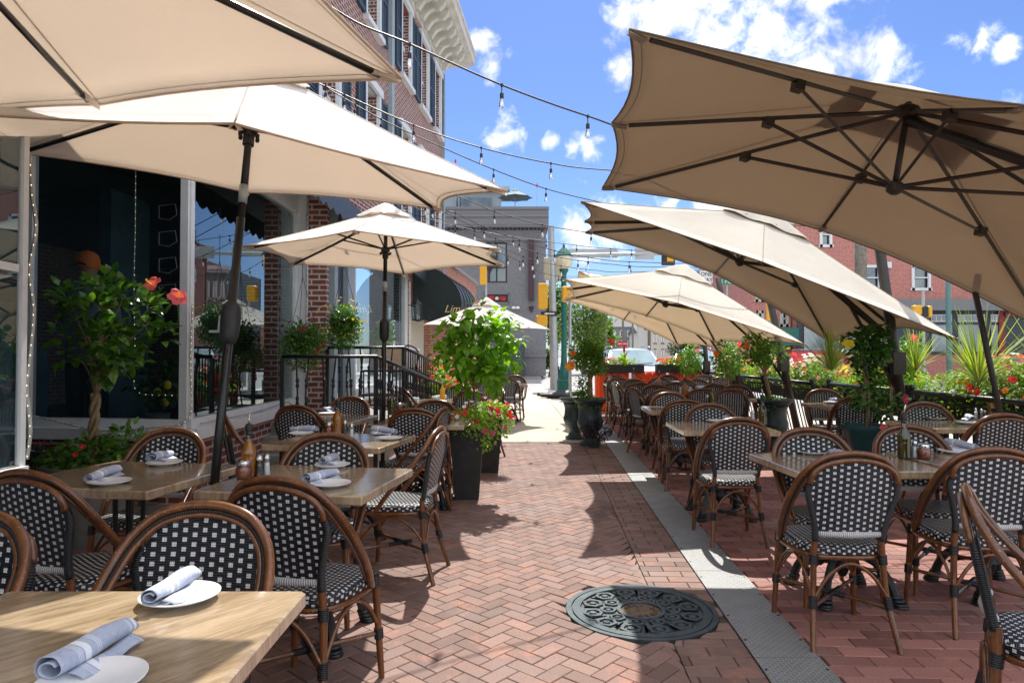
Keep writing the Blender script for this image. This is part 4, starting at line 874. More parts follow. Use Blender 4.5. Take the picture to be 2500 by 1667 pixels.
# ------------------------------------------------------------ plants
def blob(rng,c,r,shell=.35):
    while True:
        p=V((rng.uniform(-1,1),rng.uniform(-1,1),rng.uniform(-1,1)))
        if shell<p.length<=1: return V((c[0]+p.x*r[0],c[1]+p.y*r[1],c[2]+p.z*r[2])), p.normalized()
def foliage(b,c,r,n,l,w,rng,shell=.3,up=.35,clumps=0,lump=.3,curl=.3):
    c=V(c); cl=[]
    if clumps:
        for i in range(clumps):
            p,o=blob(rng,c,(r[0]*.72,r[1]*.72,r[2]*.72),.45); cl.append((p,o,rng.uniform(.22,.42)))
    for i in range(n):
        if clumps:
            q,o0,k=rng.choice(cl); p,o=blob(rng,q,(r[0]*k,r[1]*k,r[2]*k),.4); o=(o+o0*.6).normalized()
        else: p,o=blob(rng,c,r,shell)
        d=(o+V((rng.uniform(-.8,.8),rng.uniform(-.8,.8),rng.uniform(-.7,.5)))).normalized(); nv=(V((0,0,1))*up+o*.6+V((rng.uniform(-.6,.6),rng.uniform(-.6,.6),rng.uniform(-.3,.6)))).normalized()
        s=rng.uniform(.6,1.15); b.leaf(p,d,nv,l*s,w*s,curl=curl*rng.uniform(.3,1.3),c=rng.random())
def blossoms(b,c,r,n,s,rng,k=5,cup=.3,top=True):
    for i in range(n):
        p,o=blob(rng,c,r,.9)
        if top and o.z<-.3: o.z=-o.z; p=V(c)+V((o.x*r[0],o.y*r[1],o.z*r[2]))
        b.flower(p,(o+V((0,-.3,.3))),s*rng.uniform(.7,1.2),k=k,cup=cup)
def hibiscus(t,p,n,r,mat,nm='flower'):
    b=MB(); b.flower(V(p),V(n),r,k=5,cup=.35); n=V(n).normalized(); b.tube([V(p),V(p)+n*r*.9],[r*.07,r*.04],6,m=1)
    b.lathe([(r*.09,-r*.1),(r*.09,r*.1)],V(p)+n*r*.95,6,m=1); return b.build(nm,[mat,YEL],t)
# ------------------------------------------------------------ place tables, chairs, tableware
GT_='bistro tables of the patio'; GC_='woven bistro chairs of the patio'; GN='rolled napkins laid at the places'; GP='side plates laid at the places'
tab0=make_table(); used=[False]; TABS={}
def table(k,x,y,w_,d_,rz,label):
    o=tab0 if not used[0] else copy_tree(tab0); used[0]=True
    o.location=(x,y,0); o.rotation_euler=(0,0,R(rz)); tag(o,label,'table',GT_); TABS[k]=(o,x,y,w_,d_,R(rz))
    for c in o.children:
        if c.name.startswith('tabletop'): c.scale=(w_/.76,d_/.76,1)
    return o
for a in [('T1',-.905,1.375,.76,.76,0,'brown wood topped table in the bottom left corner with a streak of sunlight across it'),
 ('T2a',-1.93,3.46,.80,.74,-11,'wood topped table in front of the braided hibiscus, left of the leaning umbrella pole'),
 ('T2b',-.97,3.33,.79,.72,-9,'wood topped table with oil bottle and shakers right of the leaning umbrella pole'),
 ('T3',-1.2,4.86,.84,.72,-11,'sunlit pale wood table with two white rolled napkins beyond the first left rows'),
 ('T4a',-1.76,6.52,.76,.74,-8,'table under the second left umbrella beside the iron railing with a blue napkin'),
 ('T4b',-.79,6.2,.78,.70,-2,'shiny table right of the second umbrella pole and behind the black square planter'),
 ('T5',-1.15,9.0,.76,.74,3,'table behind the stair railing holding a yellow bottle'),
 ('T6',-.10,14.0,.80,.74,3,'farthest left table on the concrete beyond the hibiscus standard'),
 ('T7',-.95,11.6,.76,.74,3,'table half hidden behind the hibiscus standard'),
 ('R1a',1.86,3.87,.80,.68,2,'nearest table right of the metal strip with olive oil and chilli jar'),
 ('R1b',2.73,3.93,.80,.68,2,'table at the right edge of the photo pushed against the nearest right one'),
 ('R2',3.86,5.95,.84,.70,3,'table beside the fence under the largest umbrella with amber oil bottle'),
 ('R3',4.02,8.25,.76,.70,2,'small table against the fence behind the flowering tree in the teal pot'),
 ('R4',1.75,5.77,.76,.76,-2,'second table from the front along the metal strip'),
 ('R5',1.87,7.62,.76,.76,-3,'third table from the front along the metal strip'),
 ('R6a',2.10,9.65,.76,.74,-3,'fourth table from the front along the metal strip'),
 ('R6b',2.95,9.62,.76,.74,-3,'table in the fourth right row nearer to the fence'),
 ('R7a',2.18,11.75,.76,.74,-3,'fifth table from the front along the metal strip'),
 ('R7b',3.15,11.9,.76,.74,-3,'table in the fifth right row nearer to the fence'),
 ('R8a',2.30,14.1,.76,.74,-3,'table in the last row before the orange barrier, next to the strip'),
 ('R8b',3.25,14.2,.76,.74,-3,'middle table of the last row before the orange barrier'),
 ('R8c',4.05,14.3,.70,.70,-3,'last row table in the corner of fence and barrier')]: table(*a)
ch0=make_chair(); uc=[False]
def chair(px,D,rz,label,dx=0):
    o=ch0 if not uc[0] else copy_tree(ch0); uc[0]=True
    a=R(rz); X=(px-1250)/F*D+dx; o.location=(X-sin(a)*.268,D+cos(a)*.268,0); o.rotation_euler=(0,0,a); tag(o,label,'chair',GC_)
    return o
for a in [
 (505,2.06,176,'bistro chair tucked behind the bottom left table, facing the camera'),
 (60,2.62,-14,'bistro chair seen from behind at the left edge facing the table by the window'),
 (-50,1.98,170,'bistro chair of which only a curved brown hoop shows at the left edge'),
 (672,2.48,-14,'bistro chair seen from behind nearest the camera, left of the brick path'),
 (425,4.12,176,'bistro chair facing the camera between the braided hibiscus and the umbrella pole'),
 (803,3.86,182,'bistro chair facing the camera behind the table with the shakers'),
 (1076,4.22,82,'bistro chair seen from the side at the edge of the brick path, facing left'),
 (548,5.12,-62,'bistro chair turned sideways against the brick under the angled window'),
 (722,6.0,-12,'dark bistro chair at the corner of the sunlit table by the angled window'),
 (856,7.28,172,'bistro chair facing the camera against the iron railing under the second umbrella'),
 (1010,5.66,-8,'bistro chair seen from behind right of the sunlit table with white napkins'),
 (1062,6.72,176,'bistro chair facing the camera directly behind the black square planter side table'),
 (1085,5.75,80,'bistro chair seen from the side beside the near black square planter'),
 (985,8.7,-60,'bistro chair half hidden behind the second umbrella pole and the railing'),
 (1120,9.9,176,'bistro chair facing the camera beyond the stair newel post'),
 (1147,8.45,-10,'bistro chair behind the trunk of the hibiscus standard'),
 (1236,13.3,-10,'bistro chair seen from behind on the concrete, nearer of the far left pair'),
 (1258,14.75,176,'bistro chair at the far side of the farthest left table'),
 (1226,9.25,100,'bistro chair seen edge on between the planter flowers and the path'),
 (1080,11.8,-75,'bistro chair far left behind the hibiscus crown'),
 (1195,12.6,172,'bistro chair in shade under the far white umbrella'),
 (2083,3.12,-2,'bistro chair seen from behind nearest right of the metal strip'),
 (2428,3.26,-6,'bistro chair seen from behind at the right edge of the photo'),
 (2352,2.32,-122,'bistro chair cut by the bottom right corner, only its side and white band showing'),
 (1803,4.80,-1,'bistro chair seen from behind at the second table along the metal strip'),
 (1971,4.14,178,'bistro chair facing the camera behind the nearest right table'),
 (2209,4.32,178,'bistro chair facing the camera behind the table with the green oil bottle'),
 (2452,5.12,-4,'bistro chair seen from behind at the fence table with amber oil'),
 (2252,6.40,176,'bistro chair facing the camera between the fence and the amber oil table'),
 (2092,7.30,-12,'bistro chair seen from behind beside the flowering tree in the teal pot'),
 (2008,8.85,168,'bistro chair facing the camera by the fence mast behind the small table'),
 (1784,8.85,-6,'bistro chair seen from behind left of the dark urn near the fence'),
 (1796,10.05,172,'bistro chair behind the one left of the dark urn'),
 (1673,6.72,-10,'bistro chair seen from behind facing the third table along the metal strip'),
 (1731,6.22,178,'bistro chair facing the camera behind the second table along the strip'),
 (1633,8.10,178,'bistro chair facing the camera behind the third table along the strip'),
 (1622,8.72,-8,'bistro chair seen from behind at the fourth table along the strip'),
 (1600,10.15,177,'bistro chair facing the camera behind the fourth table along the strip'),
 (1545,9.25,-76,'bistro chair turned sideways at the strip end of the fourth table'),
 (1563,10.85,-6,'bistro chair seen from behind at the fifth table along the strip'),
 (1548,12.4,177,'bistro chair facing the camera behind the fifth table along the strip'),
 (1500,11.3,-80,'bistro chair turned sideways at the strip end of the fifth table'),
 (1512,13.2,-8,'bistro chair seen from behind at the last table along the strip'),
 (1500,14.9,177,'bistro chair facing the camera between the last strip table and the barrier'),
 (1490,13.9,-82,'bistro chair turned sideways at the left end of the last row'),
 (1716,9.0,-4,'bistro chair seen from behind in the middle of the fourth right row'),
 (1744,10.35,176,'bistro chair facing the camera in the middle of the fourth right row'),
 (1650,11.0,-4,'bistro chair seen from behind in the middle of the fifth right row'),
 (1700,12.6,178,'bistro chair facing the camera in the middle of the fifth right row'),
 (1604,11.9,70,'bistro chair turned sideways between the two fifth row tables'),
 (1675,12.3,-60,'bistro chair angled in the crowd before the last row'),
 (1611,13.4,-4,'bistro chair seen from behind at the middle table of the last row'),
 (1631,15.1,178,'bistro chair facing the camera at the middle table of the last row'),
 (1550,14.0,75,'bistro chair sideways between the two left tables of the last row'),
 (1757,13.5,-10,'bistro chair seen from behind at the corner table by the barrier'),
 (1716,15.2,178,'bistro chair facing the camera in the corner of fence and barrier')]: chair(*a)
pl0=make_plate(); naps=[make_napkin(s) for s in (1,2,3,4)]; up=[False]; un=[False]*4; nk=[0]
def plate(p,label):
    o=pl0 if not up[0] else pl0.copy()
    if up[0]: COL.objects.link(o)
    up[0]=True; o.location=(p.x,p.y,.7495); tag(o,label,'plate',GP)
def napkin(a,c,label,z=.756,s=1.0):
    k=nk[0]%4; nk[0]+=1; o=naps[k]
    if un[k]: o=naps[k].copy(); COL.objects.link(o)
    un[k]=True; d=c-a; o.location=((a.x+c.x)/2,(a.y+c.y)/2,z); o.rotation_euler=(R(3)*((k%3)-1),0,math.atan2(d.y,d.x)-pi/2); o.scale=(s*(.94+.05*k),s,s*(.96+.04*k)); tag(o,label,'napkin',GN)
Z=.775
for (a,b_,c,d,e,f_,lab) in [(340,1490,487,1388,440,1451,'sunlit on the bottom left table'),(130,1640,310,1535,222,1660,'in shade at the bottom left corner'),
 (199,1174,302,1146,268,1174,'front left on the table before the braided hibiscus'),(352,1128,432,1104,402,1128,'rear on the table before the braided hibiscus'),
 (778,1134,826,1112,811,1134,'rear on the table with shakers and chilli jar'),(752,1172,818,1156,807,1179,'front on the table with shakers and chilli jar'),
 (692,1048,793,1050,735,1057,'left on the sunlit pale table'),(885,1050,992,1056,950,1068,'right on the sunlit pale table'),(773,1004,826,995,800,1008,'on the table at the iron railing'),
 (1955,1084,2020,1101,1985,1102,'left rear on the nearest right table'),(2028,1104,2064,1118,2036,1128,'left front on the nearest right table'),(2303,1082,2393,1095,2330,1100,'on the table at the right edge'),
 (2260,1009,2309,1018,2283,1020,'left on the amber oil table by the fence'),(2352,1014,2386,1027,2365,1031,'right on the amber oil table by the fence'),(2015,974,2062,980,2030,981,'on the small table against the fence'),
 (1744,1016,1787,1024,1750,1026,'on the second table along the strip'),(1640,984,1676,988,1650,990,'on the third table along the strip')]:
    plate(G(e,f_,.765),'round white side plate '+lab); napkin(G(a,b_,Z),G(c,d,Z),'blue striped linen napkin roll '+lab,.757 if 'shade at the bottom' not in lab else .757)
def on(k,u,v):
    o,x,y,w_,d_,rz=TABS[k]; return V((x+cos(rz)*u*w_-sin(rz)*v*d_, y+sin(rz)*u*w_+cos(rz)*v*d_,.75))
for k,lab in (('R6a','fourth table along the strip'),('R6b','fourth row table nearer the fence'),('R7a','fifth table along the strip'),('R7b','fifth row table nearer the fence'),('R8a','last table along the strip'),('R8b','middle table of the last row'),('R8c','corner table by the barrier'),('T6','farthest left table'),('T5','table behind the stair railing'),('R5','third table along the strip'),('T4b','shiny table behind the square planter')):
    for (u,v,q) in ((-.22,-.3,'front'),(.22,.3,'rear')):
        if k in('R5','T4b') and q=='front': continue
        p=on(k,u,v); plate(p,'round white side plate at the %s of the %s'%(q,lab)); napkin(p+V((-.06,-.03,0)),p+V((.08,.05,0)),'rolled blue napkin at the %s of the %s'%(q,lab))
oil=[make_oil(OIL),make_oil(OILG)]; uo=[0,0]
sh=[make_shaker(SALT,'salt_shaker'),make_shaker(PEPR,'pepper_shaker')]; us=[0,0]; cj=make_chili(); uj=[0]
def put(proto,flag,i,p,label,cat,group,z=.7495,rz=None):
    o=proto if not flag[i] else copy_tree(proto); flag[i]=1; o.location=(p.x,p.y,z); o.scale=(1.12,1.12,1.08) if cat=='bottle' else (1.08,1.08,1.05); o.rotation_euler=(0,0,random.uniform(0,6) if rz is None else rz); tag(o,label,cat,group)
for (px,py,i,l) in [(607,1163,0,'amber oil bottle with steel spout next to the leaning umbrella pole'),(824,1060,0,'amber oil bottle on the sunlit pale table'),(2208,1119,1,'green olive oil bottle on the nearest right table'),(2422,1025,0,'amber oil bottle on the fence table under the largest umbrella'),
  (957,1013,1,'dark oil bottle on the table behind the second umbrella pole'),(1862,1038,1,'oil bottle on the second table along the strip'),(1740,990,1,'green oil bottle on the third table along the strip'),(1672,966,0,'glowing amber oil bottle on the fourth table along the strip'),(1609,945,0,'oil bottle on the fifth table along the strip'),(1547,931,0,'oil bottle on the last table along the strip'),(1222,928,0,'oil bottle on the farthest left table')]:
    put(oil[i],uo,i,G(px,py,.75),l,'bottle','oil bottles on the tables')
for (px,py,i,l) in [(633,1163,1,'pepper shaker beside the chilli jar left of the path'),(651,1160,0,'salt shaker beside the pepper by the umbrella pole'),(858,1069,0,'salt shaker on the sunlit pale table'),(842,1060,1,'pepper shaker behind the oil on the sunlit pale table'),(2233,1118,0,'salt shaker between oil and chilli on the nearest right table'),(2383,1024,0,'salt shaker on the fence table'),(2397,1026,1,'pepper shaker on the fence table'),(1838,1030,0,'salt shaker on the second table along the strip'),(1727,985,1,'pepper shaker on the third table along the strip'),(1661,962,0,'salt shaker on the fourth table along the strip'),(-1,0,0,'')]:
    if px>0: put(sh[i],us,i,G(px,py,.75),l,'shaker','salt and pepper shakers')
p=V((-1.245,1.62,0)); put(sh[0],us,0,V((-1.262,1.60,0)),'shaker cut off by the left edge on the bottom left table','shaker','salt and pepper shakers')
for (px,py,l) in [(595,1168,'chilli flake jar with metal lid beside the umbrella pole'),(804,1059,'chilli flake jar behind the left napkin on the sunlit table'),(2256,1120,'chilli flake jar on the nearest right table'),(2406,1023,'chilli flake jar on the fence table'),(975,1004,'chilli flake jar beside the dark oil bottle'),(1680,965,'chilli flake jar on the fourth table along the strip')]:
    put(cj,uj,0,G(px,py,.75),l,'jar','chilli flake jars')
mu=thing('sauce_bottle','yellow squeeze bottle on the table behind the stair railing','bottle',tuple(on('T5',.3,.1)[:2])+(.7495,)); b=MB(); b.lathe([(.032,0),(.035,.01),(.035,.13),(.02,.16),(.012,.165)],seg=14); b.build('body',YELP,mu,smooth=True); b=MB(); b.lathe([(.018,.162),(.016,.18),(.004,.22)],seg=12); b.build('nozzle',YELP,mu,smooth=True)
# ------------------------------------------------------------ umbrellas
GU='cream market umbrellas on the restaurant side'; GR='cantilever umbrellas along the fence'
e1=V((.98,-.199,0)); e2=V((.199,.98,0)); tip1=V((-1.727,2.846,2.4)); tip2=V((-.418,2.58,2.4)); lft=tip1-e1*.85
market_umbrella('beige umbrella nearest the camera filling the top left corner, seen from below',[tip2,tip1,lft,lft-e2*1.33,lft-e2*2.66,tip1-e2*2.66,tip2-e2*2.66,tip2-e2*1.33],V((-1.62,1.62,2.74)),V((-1.55,1.95,0)),crank=1.3,group=GU,scal=.035)
market_umbrella('white topped umbrella on the leaning black pole between the two left tables',[W(1237,466,3.55),W(1078,512,4.95),W(602,470,5.2),W(22,370,4.0),V((-2.45,2.75,2.34)),W(572,302,2.62)],V((-1.42,3.76,2.97)),V((-1.50,3.30,0)),crank=1.52,group=GU)
market_umbrella('second white topped umbrella on an upright pole beside the iron railing',[W(1221,608,6.125),W(1229,647,7.475),W(988,669,8.15),W(706,645,7.475),W(590,602,6.125),W(862,563,5.45)],V((-1.26,6.8,2.80)),V((-1.29,6.82,0)),crank=1.6,group=GU)
cx,cy=-.52,14.0
market_umbrella('far white umbrella beyond the hibiscus crown, in front of the grey building',[V((cx+1.3*cos(R(a)),cy+1.3*sin(R(a)),1.92+.06*sin(R(a))+(-.05*cos(R(a))))) for a in (0,60,120,180,240,300)],V((cx,cy,2.46)),V((cx,cy,0)),crank=1.2,group=GU)
cantilever('large taupe cantilever umbrella in the top right, ribs seen from below',[W(1537,72,3.35),V((2.40,3.18,2.52)),V((4.22,3.02,2.0)),V((4.32,4.30,1.80)),W(2568,815,5.62),W(2001,561,5.78),W(1470,458,5.92),W(1494,300,4.63)],V((2.64,4.5,3.06)),(4.9,3.7,0),(4.75,3.85,1.85),mat=CAND,group=GR,low_arm=.97)
cantilever('second cantilever umbrella with pale top and tan underside, right of centre',[W(1419,492,6.5),W(1862,640,6.35),W(2341,830,6.2),W(2190,800,7.65),W(2030,838,9.1),W(1744,668,9.25),W(1430,566,9.4),W(1428,539,7.95)],W(1868,520,7.75),(4.27,7.3,0),(3.82,7.2,3.0),mat=CAND,group=GR,thick=.03,low_arm=.5)
cantilever('third cantilever umbrella, its low white point beside the spiky plants',[W(1376,682,9.3),W(1655,740,9.2),W(1964,840,9.1),W(1850,838,10.6),W(1749,836,12.0),W(1577,771,12.1),W(1394,727,12.1),W(1384,704,10.8)],W(1668,655,10.6),(4.30,10.2,0),(3.75,10.3,2.9),mat=CANM,group=GR,thick=.03,low_arm=.5)
cantilever('fourth cantilever umbrella behind the third, over the rows of chairs',[W(1413,662,12.5),W(1600,760,12.4),W(1800,846,12.3),W(1735,846,13.7),W(1657,842,15.0),W(1521,781,15.1),W(1374,731,15.2),W(1380,728,13.8)],W(1590,690,13.7),(4.42,12.8,0),(3.9,12.9,2.8),mat=CANM,group=GR,thick=.03,low_arm=.5)
cantilever('farthest cantilever umbrella whose white point shows above the barrier flowers',[W(1440,742,15.4),W(1590,795,15.4),W(1748,843,15.4),W(1725,848,16.0),W(1700,846,16.6),W(1560,796,16.7),W(1432,752,16.8),W(1436,748,16.0)],W(1585,760,16.0),(4.5,15.5,0),(4.3,15.5,2.6),mat=CANM,group=GR,thick=.03,low_arm=.5,hubdrop=.4)
rz0=gz(512)
t=thing('roof_umbrella','small blue grey umbrella open on the roof of the grey building','umbrella',(gx(1258),D+1.2,rz0))
canopy([V((1.15*cos(a),1.15*sin(a),1.05)) for a in [k*pi/4 for k in range(8)]],V((0,0,1.6)),plain('blue_grey_canvas',(.16,.22,.26),.8),par=t,vent=True)
b=MB(); b.tube([(0,0,-.1),(0,0,1.6)],.03); b.build('pole',GALV,t)
# ------------------------------------------------------------ string lights
def string_light(label,pts,bulbs,s=1.0,stroke=.0078):
    P=[W(*p) for p in pts]; o0=P[0]; t=thing('string_light',label,'string lights',tuple(o0),0,'bulb strings over the patio')
    P=[p-o0 for p in P]; b=MB(); S=spline(P,10); s*=1.25; b.tube(S,stroke,5); b.build('cable',BLKP,t,smooth=True)
    for i,(px,) in enumerate(bulbs):
        best=min(S,key=lambda q:abs(1250+F*(q.x+o0.x)/(q.y+o0.y)-px)); i0=S.index(best); q=best
        b=MB(); b.T=M.Translation(q)@M.Scale(s,4,V((1,0,0)))@M.Scale(s,4,V((0,1,0)))@M.Scale(s,4,V((0,0,1)))
        b.tube([(0,0,.004),(0,0,-.062)],.0045,6); b.lathe([(.012,.008),(.010,-.012),(.004,-.02)],seg=8); b.lathe([(.006,-.055),(.0135,-.062),(.015,-.075),(.015,-.10),(.0125,-.105)],seg=12); sk=b.build('socket',BLKP,t,smooth=True,ang=50)
        b=MB(); b.T=M.Translation(q)@M.Scale(s,4,V((1,0,0)))@M.Scale(s,4,V((0,1,0)))@M.Scale(s,4,V((0,0,1)))
        b.lathe([(.0115,-.104),(.013,-.115),(.019,-.135),(.0215,-.15),(.0185,-.165),(.010,-.174),(.0005,-.176)],seg=14,cap=False); g=b.build('bulb',BULB,sk,smooth=True)
        b=MB(); b.T=M.Translation(q)@M.Scale(s,4,V((1,0,0)))@M.Scale(s,4,V((0,1,0)))@M.Scale(s,4,V((0,0,1)))
        b.tube([(0,0,-.105),(0,0,-.13)],.0035,6); b.tube([(-.006,0,-.13),(-.004,0,-.152),(0,0,-.132),(.004,0,-.152),(.006,0,-.13)],.0012,4,m=1); b.build('filament',[WP,FIL],sk)
SL=[('nearest string of clear bulbs crossing the blue sky',[(700,-60,4.3),(860,50,4.7),(1000,108,5.0),(1225,208,5.4),(1435,284,5.75),(1600,330,6.1),(2100,420,7.0)],[995,1217,1432],.85),
 ('second string, ending behind the large umbrella tips',[(640,150,6.6),(775,203,7.0),(1010,306,7.3),(1175,361,7.5),(1345,399,7.9),(1490,416,8.2),(1900,440,9.2)],[783,850,1008,1176,1345],.85),
 ('third string running down past the gutter of the brick building',[(700,160,8.0),(780,205,8.3),(930,291,8.6),(1075,358,9),(1205,414,9.3),(1333,461,9.6),(1460,493,9.9),(1560,515,10.2),(2050,560,11.5)],[862,930,1203,1329],.85),
 ('fourth string in front of the grey parapet',[(900,400,10),(1140,488,10.5),(1207,516,10.6),(1324,549,10.8),(1443,569,11),(1560,585,11.2),(2000,600,12)],[1040,1205,1322,1443],.9),
 ('fifth string over the white umbrella tip',[(880,430,11.5),(1060,515,12),(1105,517,12.1),(1182,554,12.2),(1268,586,12.4),(1354,612,12.6),(1446,630,12.8),(1560,640,13),(1950,650,14)],[1110,1182,1265,1353,1440,1548],.95),
 ('sixth string crossing the tall window of the grey building',[(900,440,12),(1089,520,12.5),(1210,582,12.7),(1312,617,12.9),(1411,636,13.1),(1500,646,13.3),(1600,652,13.5),(1950,655,14.5)],[1035,1048,1211,1313,1411,1540],.95),
 ('seventh string sagging lowest across the mast arm',[(930,470,13.5),(1112,552,14),(1277,626,14.4),(1370,649,14.6),(1456,660,14.8),(1540,664,15),(1900,655,16)],[1110,1279,1300,1369,1432],1.0),
 ('eighth string, fine line just under the parapet',[(930,500,14.5),(1115,553,15),(1253,578,15.3),(1408,599,15.6),(1491,607,15.8),(1620,612,16),(1900,600,17)],[1165,1253,1328,1408,1490,1541],1.0),
 ('ninth and farthest string between building and signal mast',[(950,560,17),(1120,590,17.5),(1240,625,18),(1330,668,18.4),(1420,675,18.8),(1560,668,19.4),(1800,650,20)],[1160,1243,1266,1302,1361],1.05)]
for (l,p,bl_,s) in SL: string_light(l,p,[(x,) for x in bl_],s)
# ------------------------------------------------------------ plants and pots
rng=random.Random(11)
DRED=petal('petal_dark_red',(.22,.005,.01),(.45,.02,.03))
LEAFM=leafmat('leaf_mid',(.06,.15,.018),(.12,.26,.03),(.22,.38,.05),.45,.3)
def urn(name,label,x,y,s,mat=POTG,cat='urn',soil=.86):
    t=thing(name,label,cat,(x,y,0)); b=MB(); P=[(.55,0),(.55,.06),(.40,.09),(.30,.16),(.34,.24),(.55,.34),(.66,.46),(.66,.52),(.60,.60),(.58,.75),(.66,.88),(.86,.955),(.90,.965),(.90,1.0),(.84,1.0),(.70,.93)]
    b.lathe([(r*s*.42,z*s) for r,z in P],seg=28,cap=False); b.lathe([(.0005,0.001),(.55*s*.42,0.001)],seg=28,cap=False); b.build('body',mat,t,smooth=True,ang=50); b=MB(); b.lathe([(.72*s*.42,soil*s),(.0005,soil*s+.02)],seg=20,cap=False); b.build('soil',SOIL,t); return t
def trunk_braid(b,h0,h1,r=.018,R_=.022,turns=2.0,lean=(0,0)):
    for k in range(3):
        P=[]
        for i in range(25):
            f=i/24; a=2*pi*(turns*f+k/3); P.append((cos(a)*R_+lean[0]*f,sin(a)*R_+lean[1]*f,h0+(h1-h0)*f))
        b.tube(P,r,7)
def limbs(b,h,c,r,n,rng,r0=.010,base=(0,0)):
    tips=[]
    for i in range(n):
        p,o=blob(rng,c,(r[0]*.8,r[1]*.8,r[2]*.8),.6); 
        if p.z<h+.05: p.z=h+.1
        m_=V((base[0]+(p.x-base[0])*.35,base[1]+(p.y-base[1])*.35,h+(p.z-h)*.55)); b.tube([(base[0],base[1],h),m_,p],[r0,r0*.6,r0*.25],5,sm=3); tips.append(p)
    return tips
# left hibiscus standard with braided trunk, in grey pot
pt=W(222,1110,5.0); px_,py_=pt.x,pt.y
t=thing('grey_pot','wide grey plastic pot holding the braided hibiscus, behind the left table','pot',(px_,py_,0)); b=MB(); b.lathe([(.20,0),(.285,.50),(.31,.505),(.31,.56),(.285,.56),(.27,.50),(.0005,.49)],seg=32,cap=False); b.build('body',POTGR,t,smooth=True,ang=40)
t=thing('hibiscus_tree','hibiscus tree with braided trunk and two large coral flowers in front of the dark window','tree',(px_,py_,.49))
b=MB(); trunk_braid(b,0,.58,.017,.021,1.6,(.03,0)); tc_=(0.12,0,1.02); tips=limbs(b,.56,(.12,0,1.05),(.42,.38,.42),20,rng,.011,(.03,0)); b.build('trunk',BARK,t,smooth=True)
b=MB()
for p in tips+[blob(rng,(.1,0,1.05),(.44,.38,.42),.5)[0] for _ in range(26)]:
    for k in range(rng.randint(11,18)):
        q,o=blob(rng,p,(.085,.085,.085),.2); d=(o+V((0,0,.25))).normalized(); b.leaf(q,d,(V((0,-.3,1))+o*.4).normalized(),rng.uniform(.065,.11),rng.uniform(.048,.068),curl=.2)
b.build('crown',LEAF,t)
ca=W(375,700,5.0)-V(t.location); cb_=W(432,728,5.0)-V(t.location)
hibiscus(t,ca,(-.3,-.8,.6),.08,CORAL); hibiscus(t,cb_,(.5,-.7,.4),.072,CORAL); b=MB(); b.tube([ca,ca+V((.05,.02,-.2)),V((.2,0,.95))],.005,5,sm=4); b.tube([cb_,cb_+V((-.02,.02,-.2)),V((.3,0,.95))],.005,5,sm=4); b.build('flower_stem',LEAFD,t)
t=thing('pot_underplanting','low bright green leafy plants with a few red flowers around the braided trunk','plant',(px_,py_,.5)); b=MB(); foliage(b,(0,0,.10),(.30,.28,.14),520,.075,.04,rng,.2); foliage(b,(.30,-.05,.16),(.13,.13,.20),150,.08,.04,rng,.2); b.build('foliage',LEAF,t); b=MB(); blossoms(b,(-.1,-.02,.14),(.3,.25,.14),5,.022,rng); b.build('blossoms',RED,t)
# hanging flower baskets
for (px,py,D_,rr,mats,lab) in ((738,822,8.5,.34,(RED,PINK,LEAF),'hanging basket with dark red and pink flowers beside the window post'),(838,778,8.9,.31,(YEL,YEL,LEAF),'hanging basket full of yellow flowers above the railing')):
    c=W(px,py,D_); t=thing('hanging_basket',lab,'hanging basket',tuple(c),0,'hanging flower baskets'); b=MB(); b.lathe([(.03,-.20),(.11,-.16),(.15,-.05),(.16,.0)],seg=16,cap=False); b.build('basket',SOIL,t)
    b=MB(); foliage(b,(0,0,-.02),(rr*.95,rr*.9,rr*.75),1500,.045,.022,rng,.2,clumps=40); foliage(b,(0,-.02,-.16),(rr*.85,rr*.8,rr*.8),1500,.042,.020,rng,.2); b.build('foliage',mats[2],t)
    b=MB(); blossoms(b,(0,-.02,0),(rr*1.15,rr*1.05,rr*.9),70 if mats[0] is YEL else 22,.018 if mats[0] is YEL else .024,rng,top=False); b.build('blossoms',mats[0] if mats[0] is YEL else DRED,t)
    if mats[1] is PINK: b=MB(); blossoms(b,(.05,-.05,-.35),(rr*.7,rr*.6,rr*.4),30,.016,rng,top=False); b.build('trailing_blossoms',PINK,t)
    b=MB(); 
    for a in (0,2.1,4.2): b.tube([(cos(a)*.2,sin(a)*.2,0),(0,0,.75)],.003,4)
    b.tube([(0,0,.75),(0,0,1.1)],.004,4); b.build('hanger',BLKP,t)
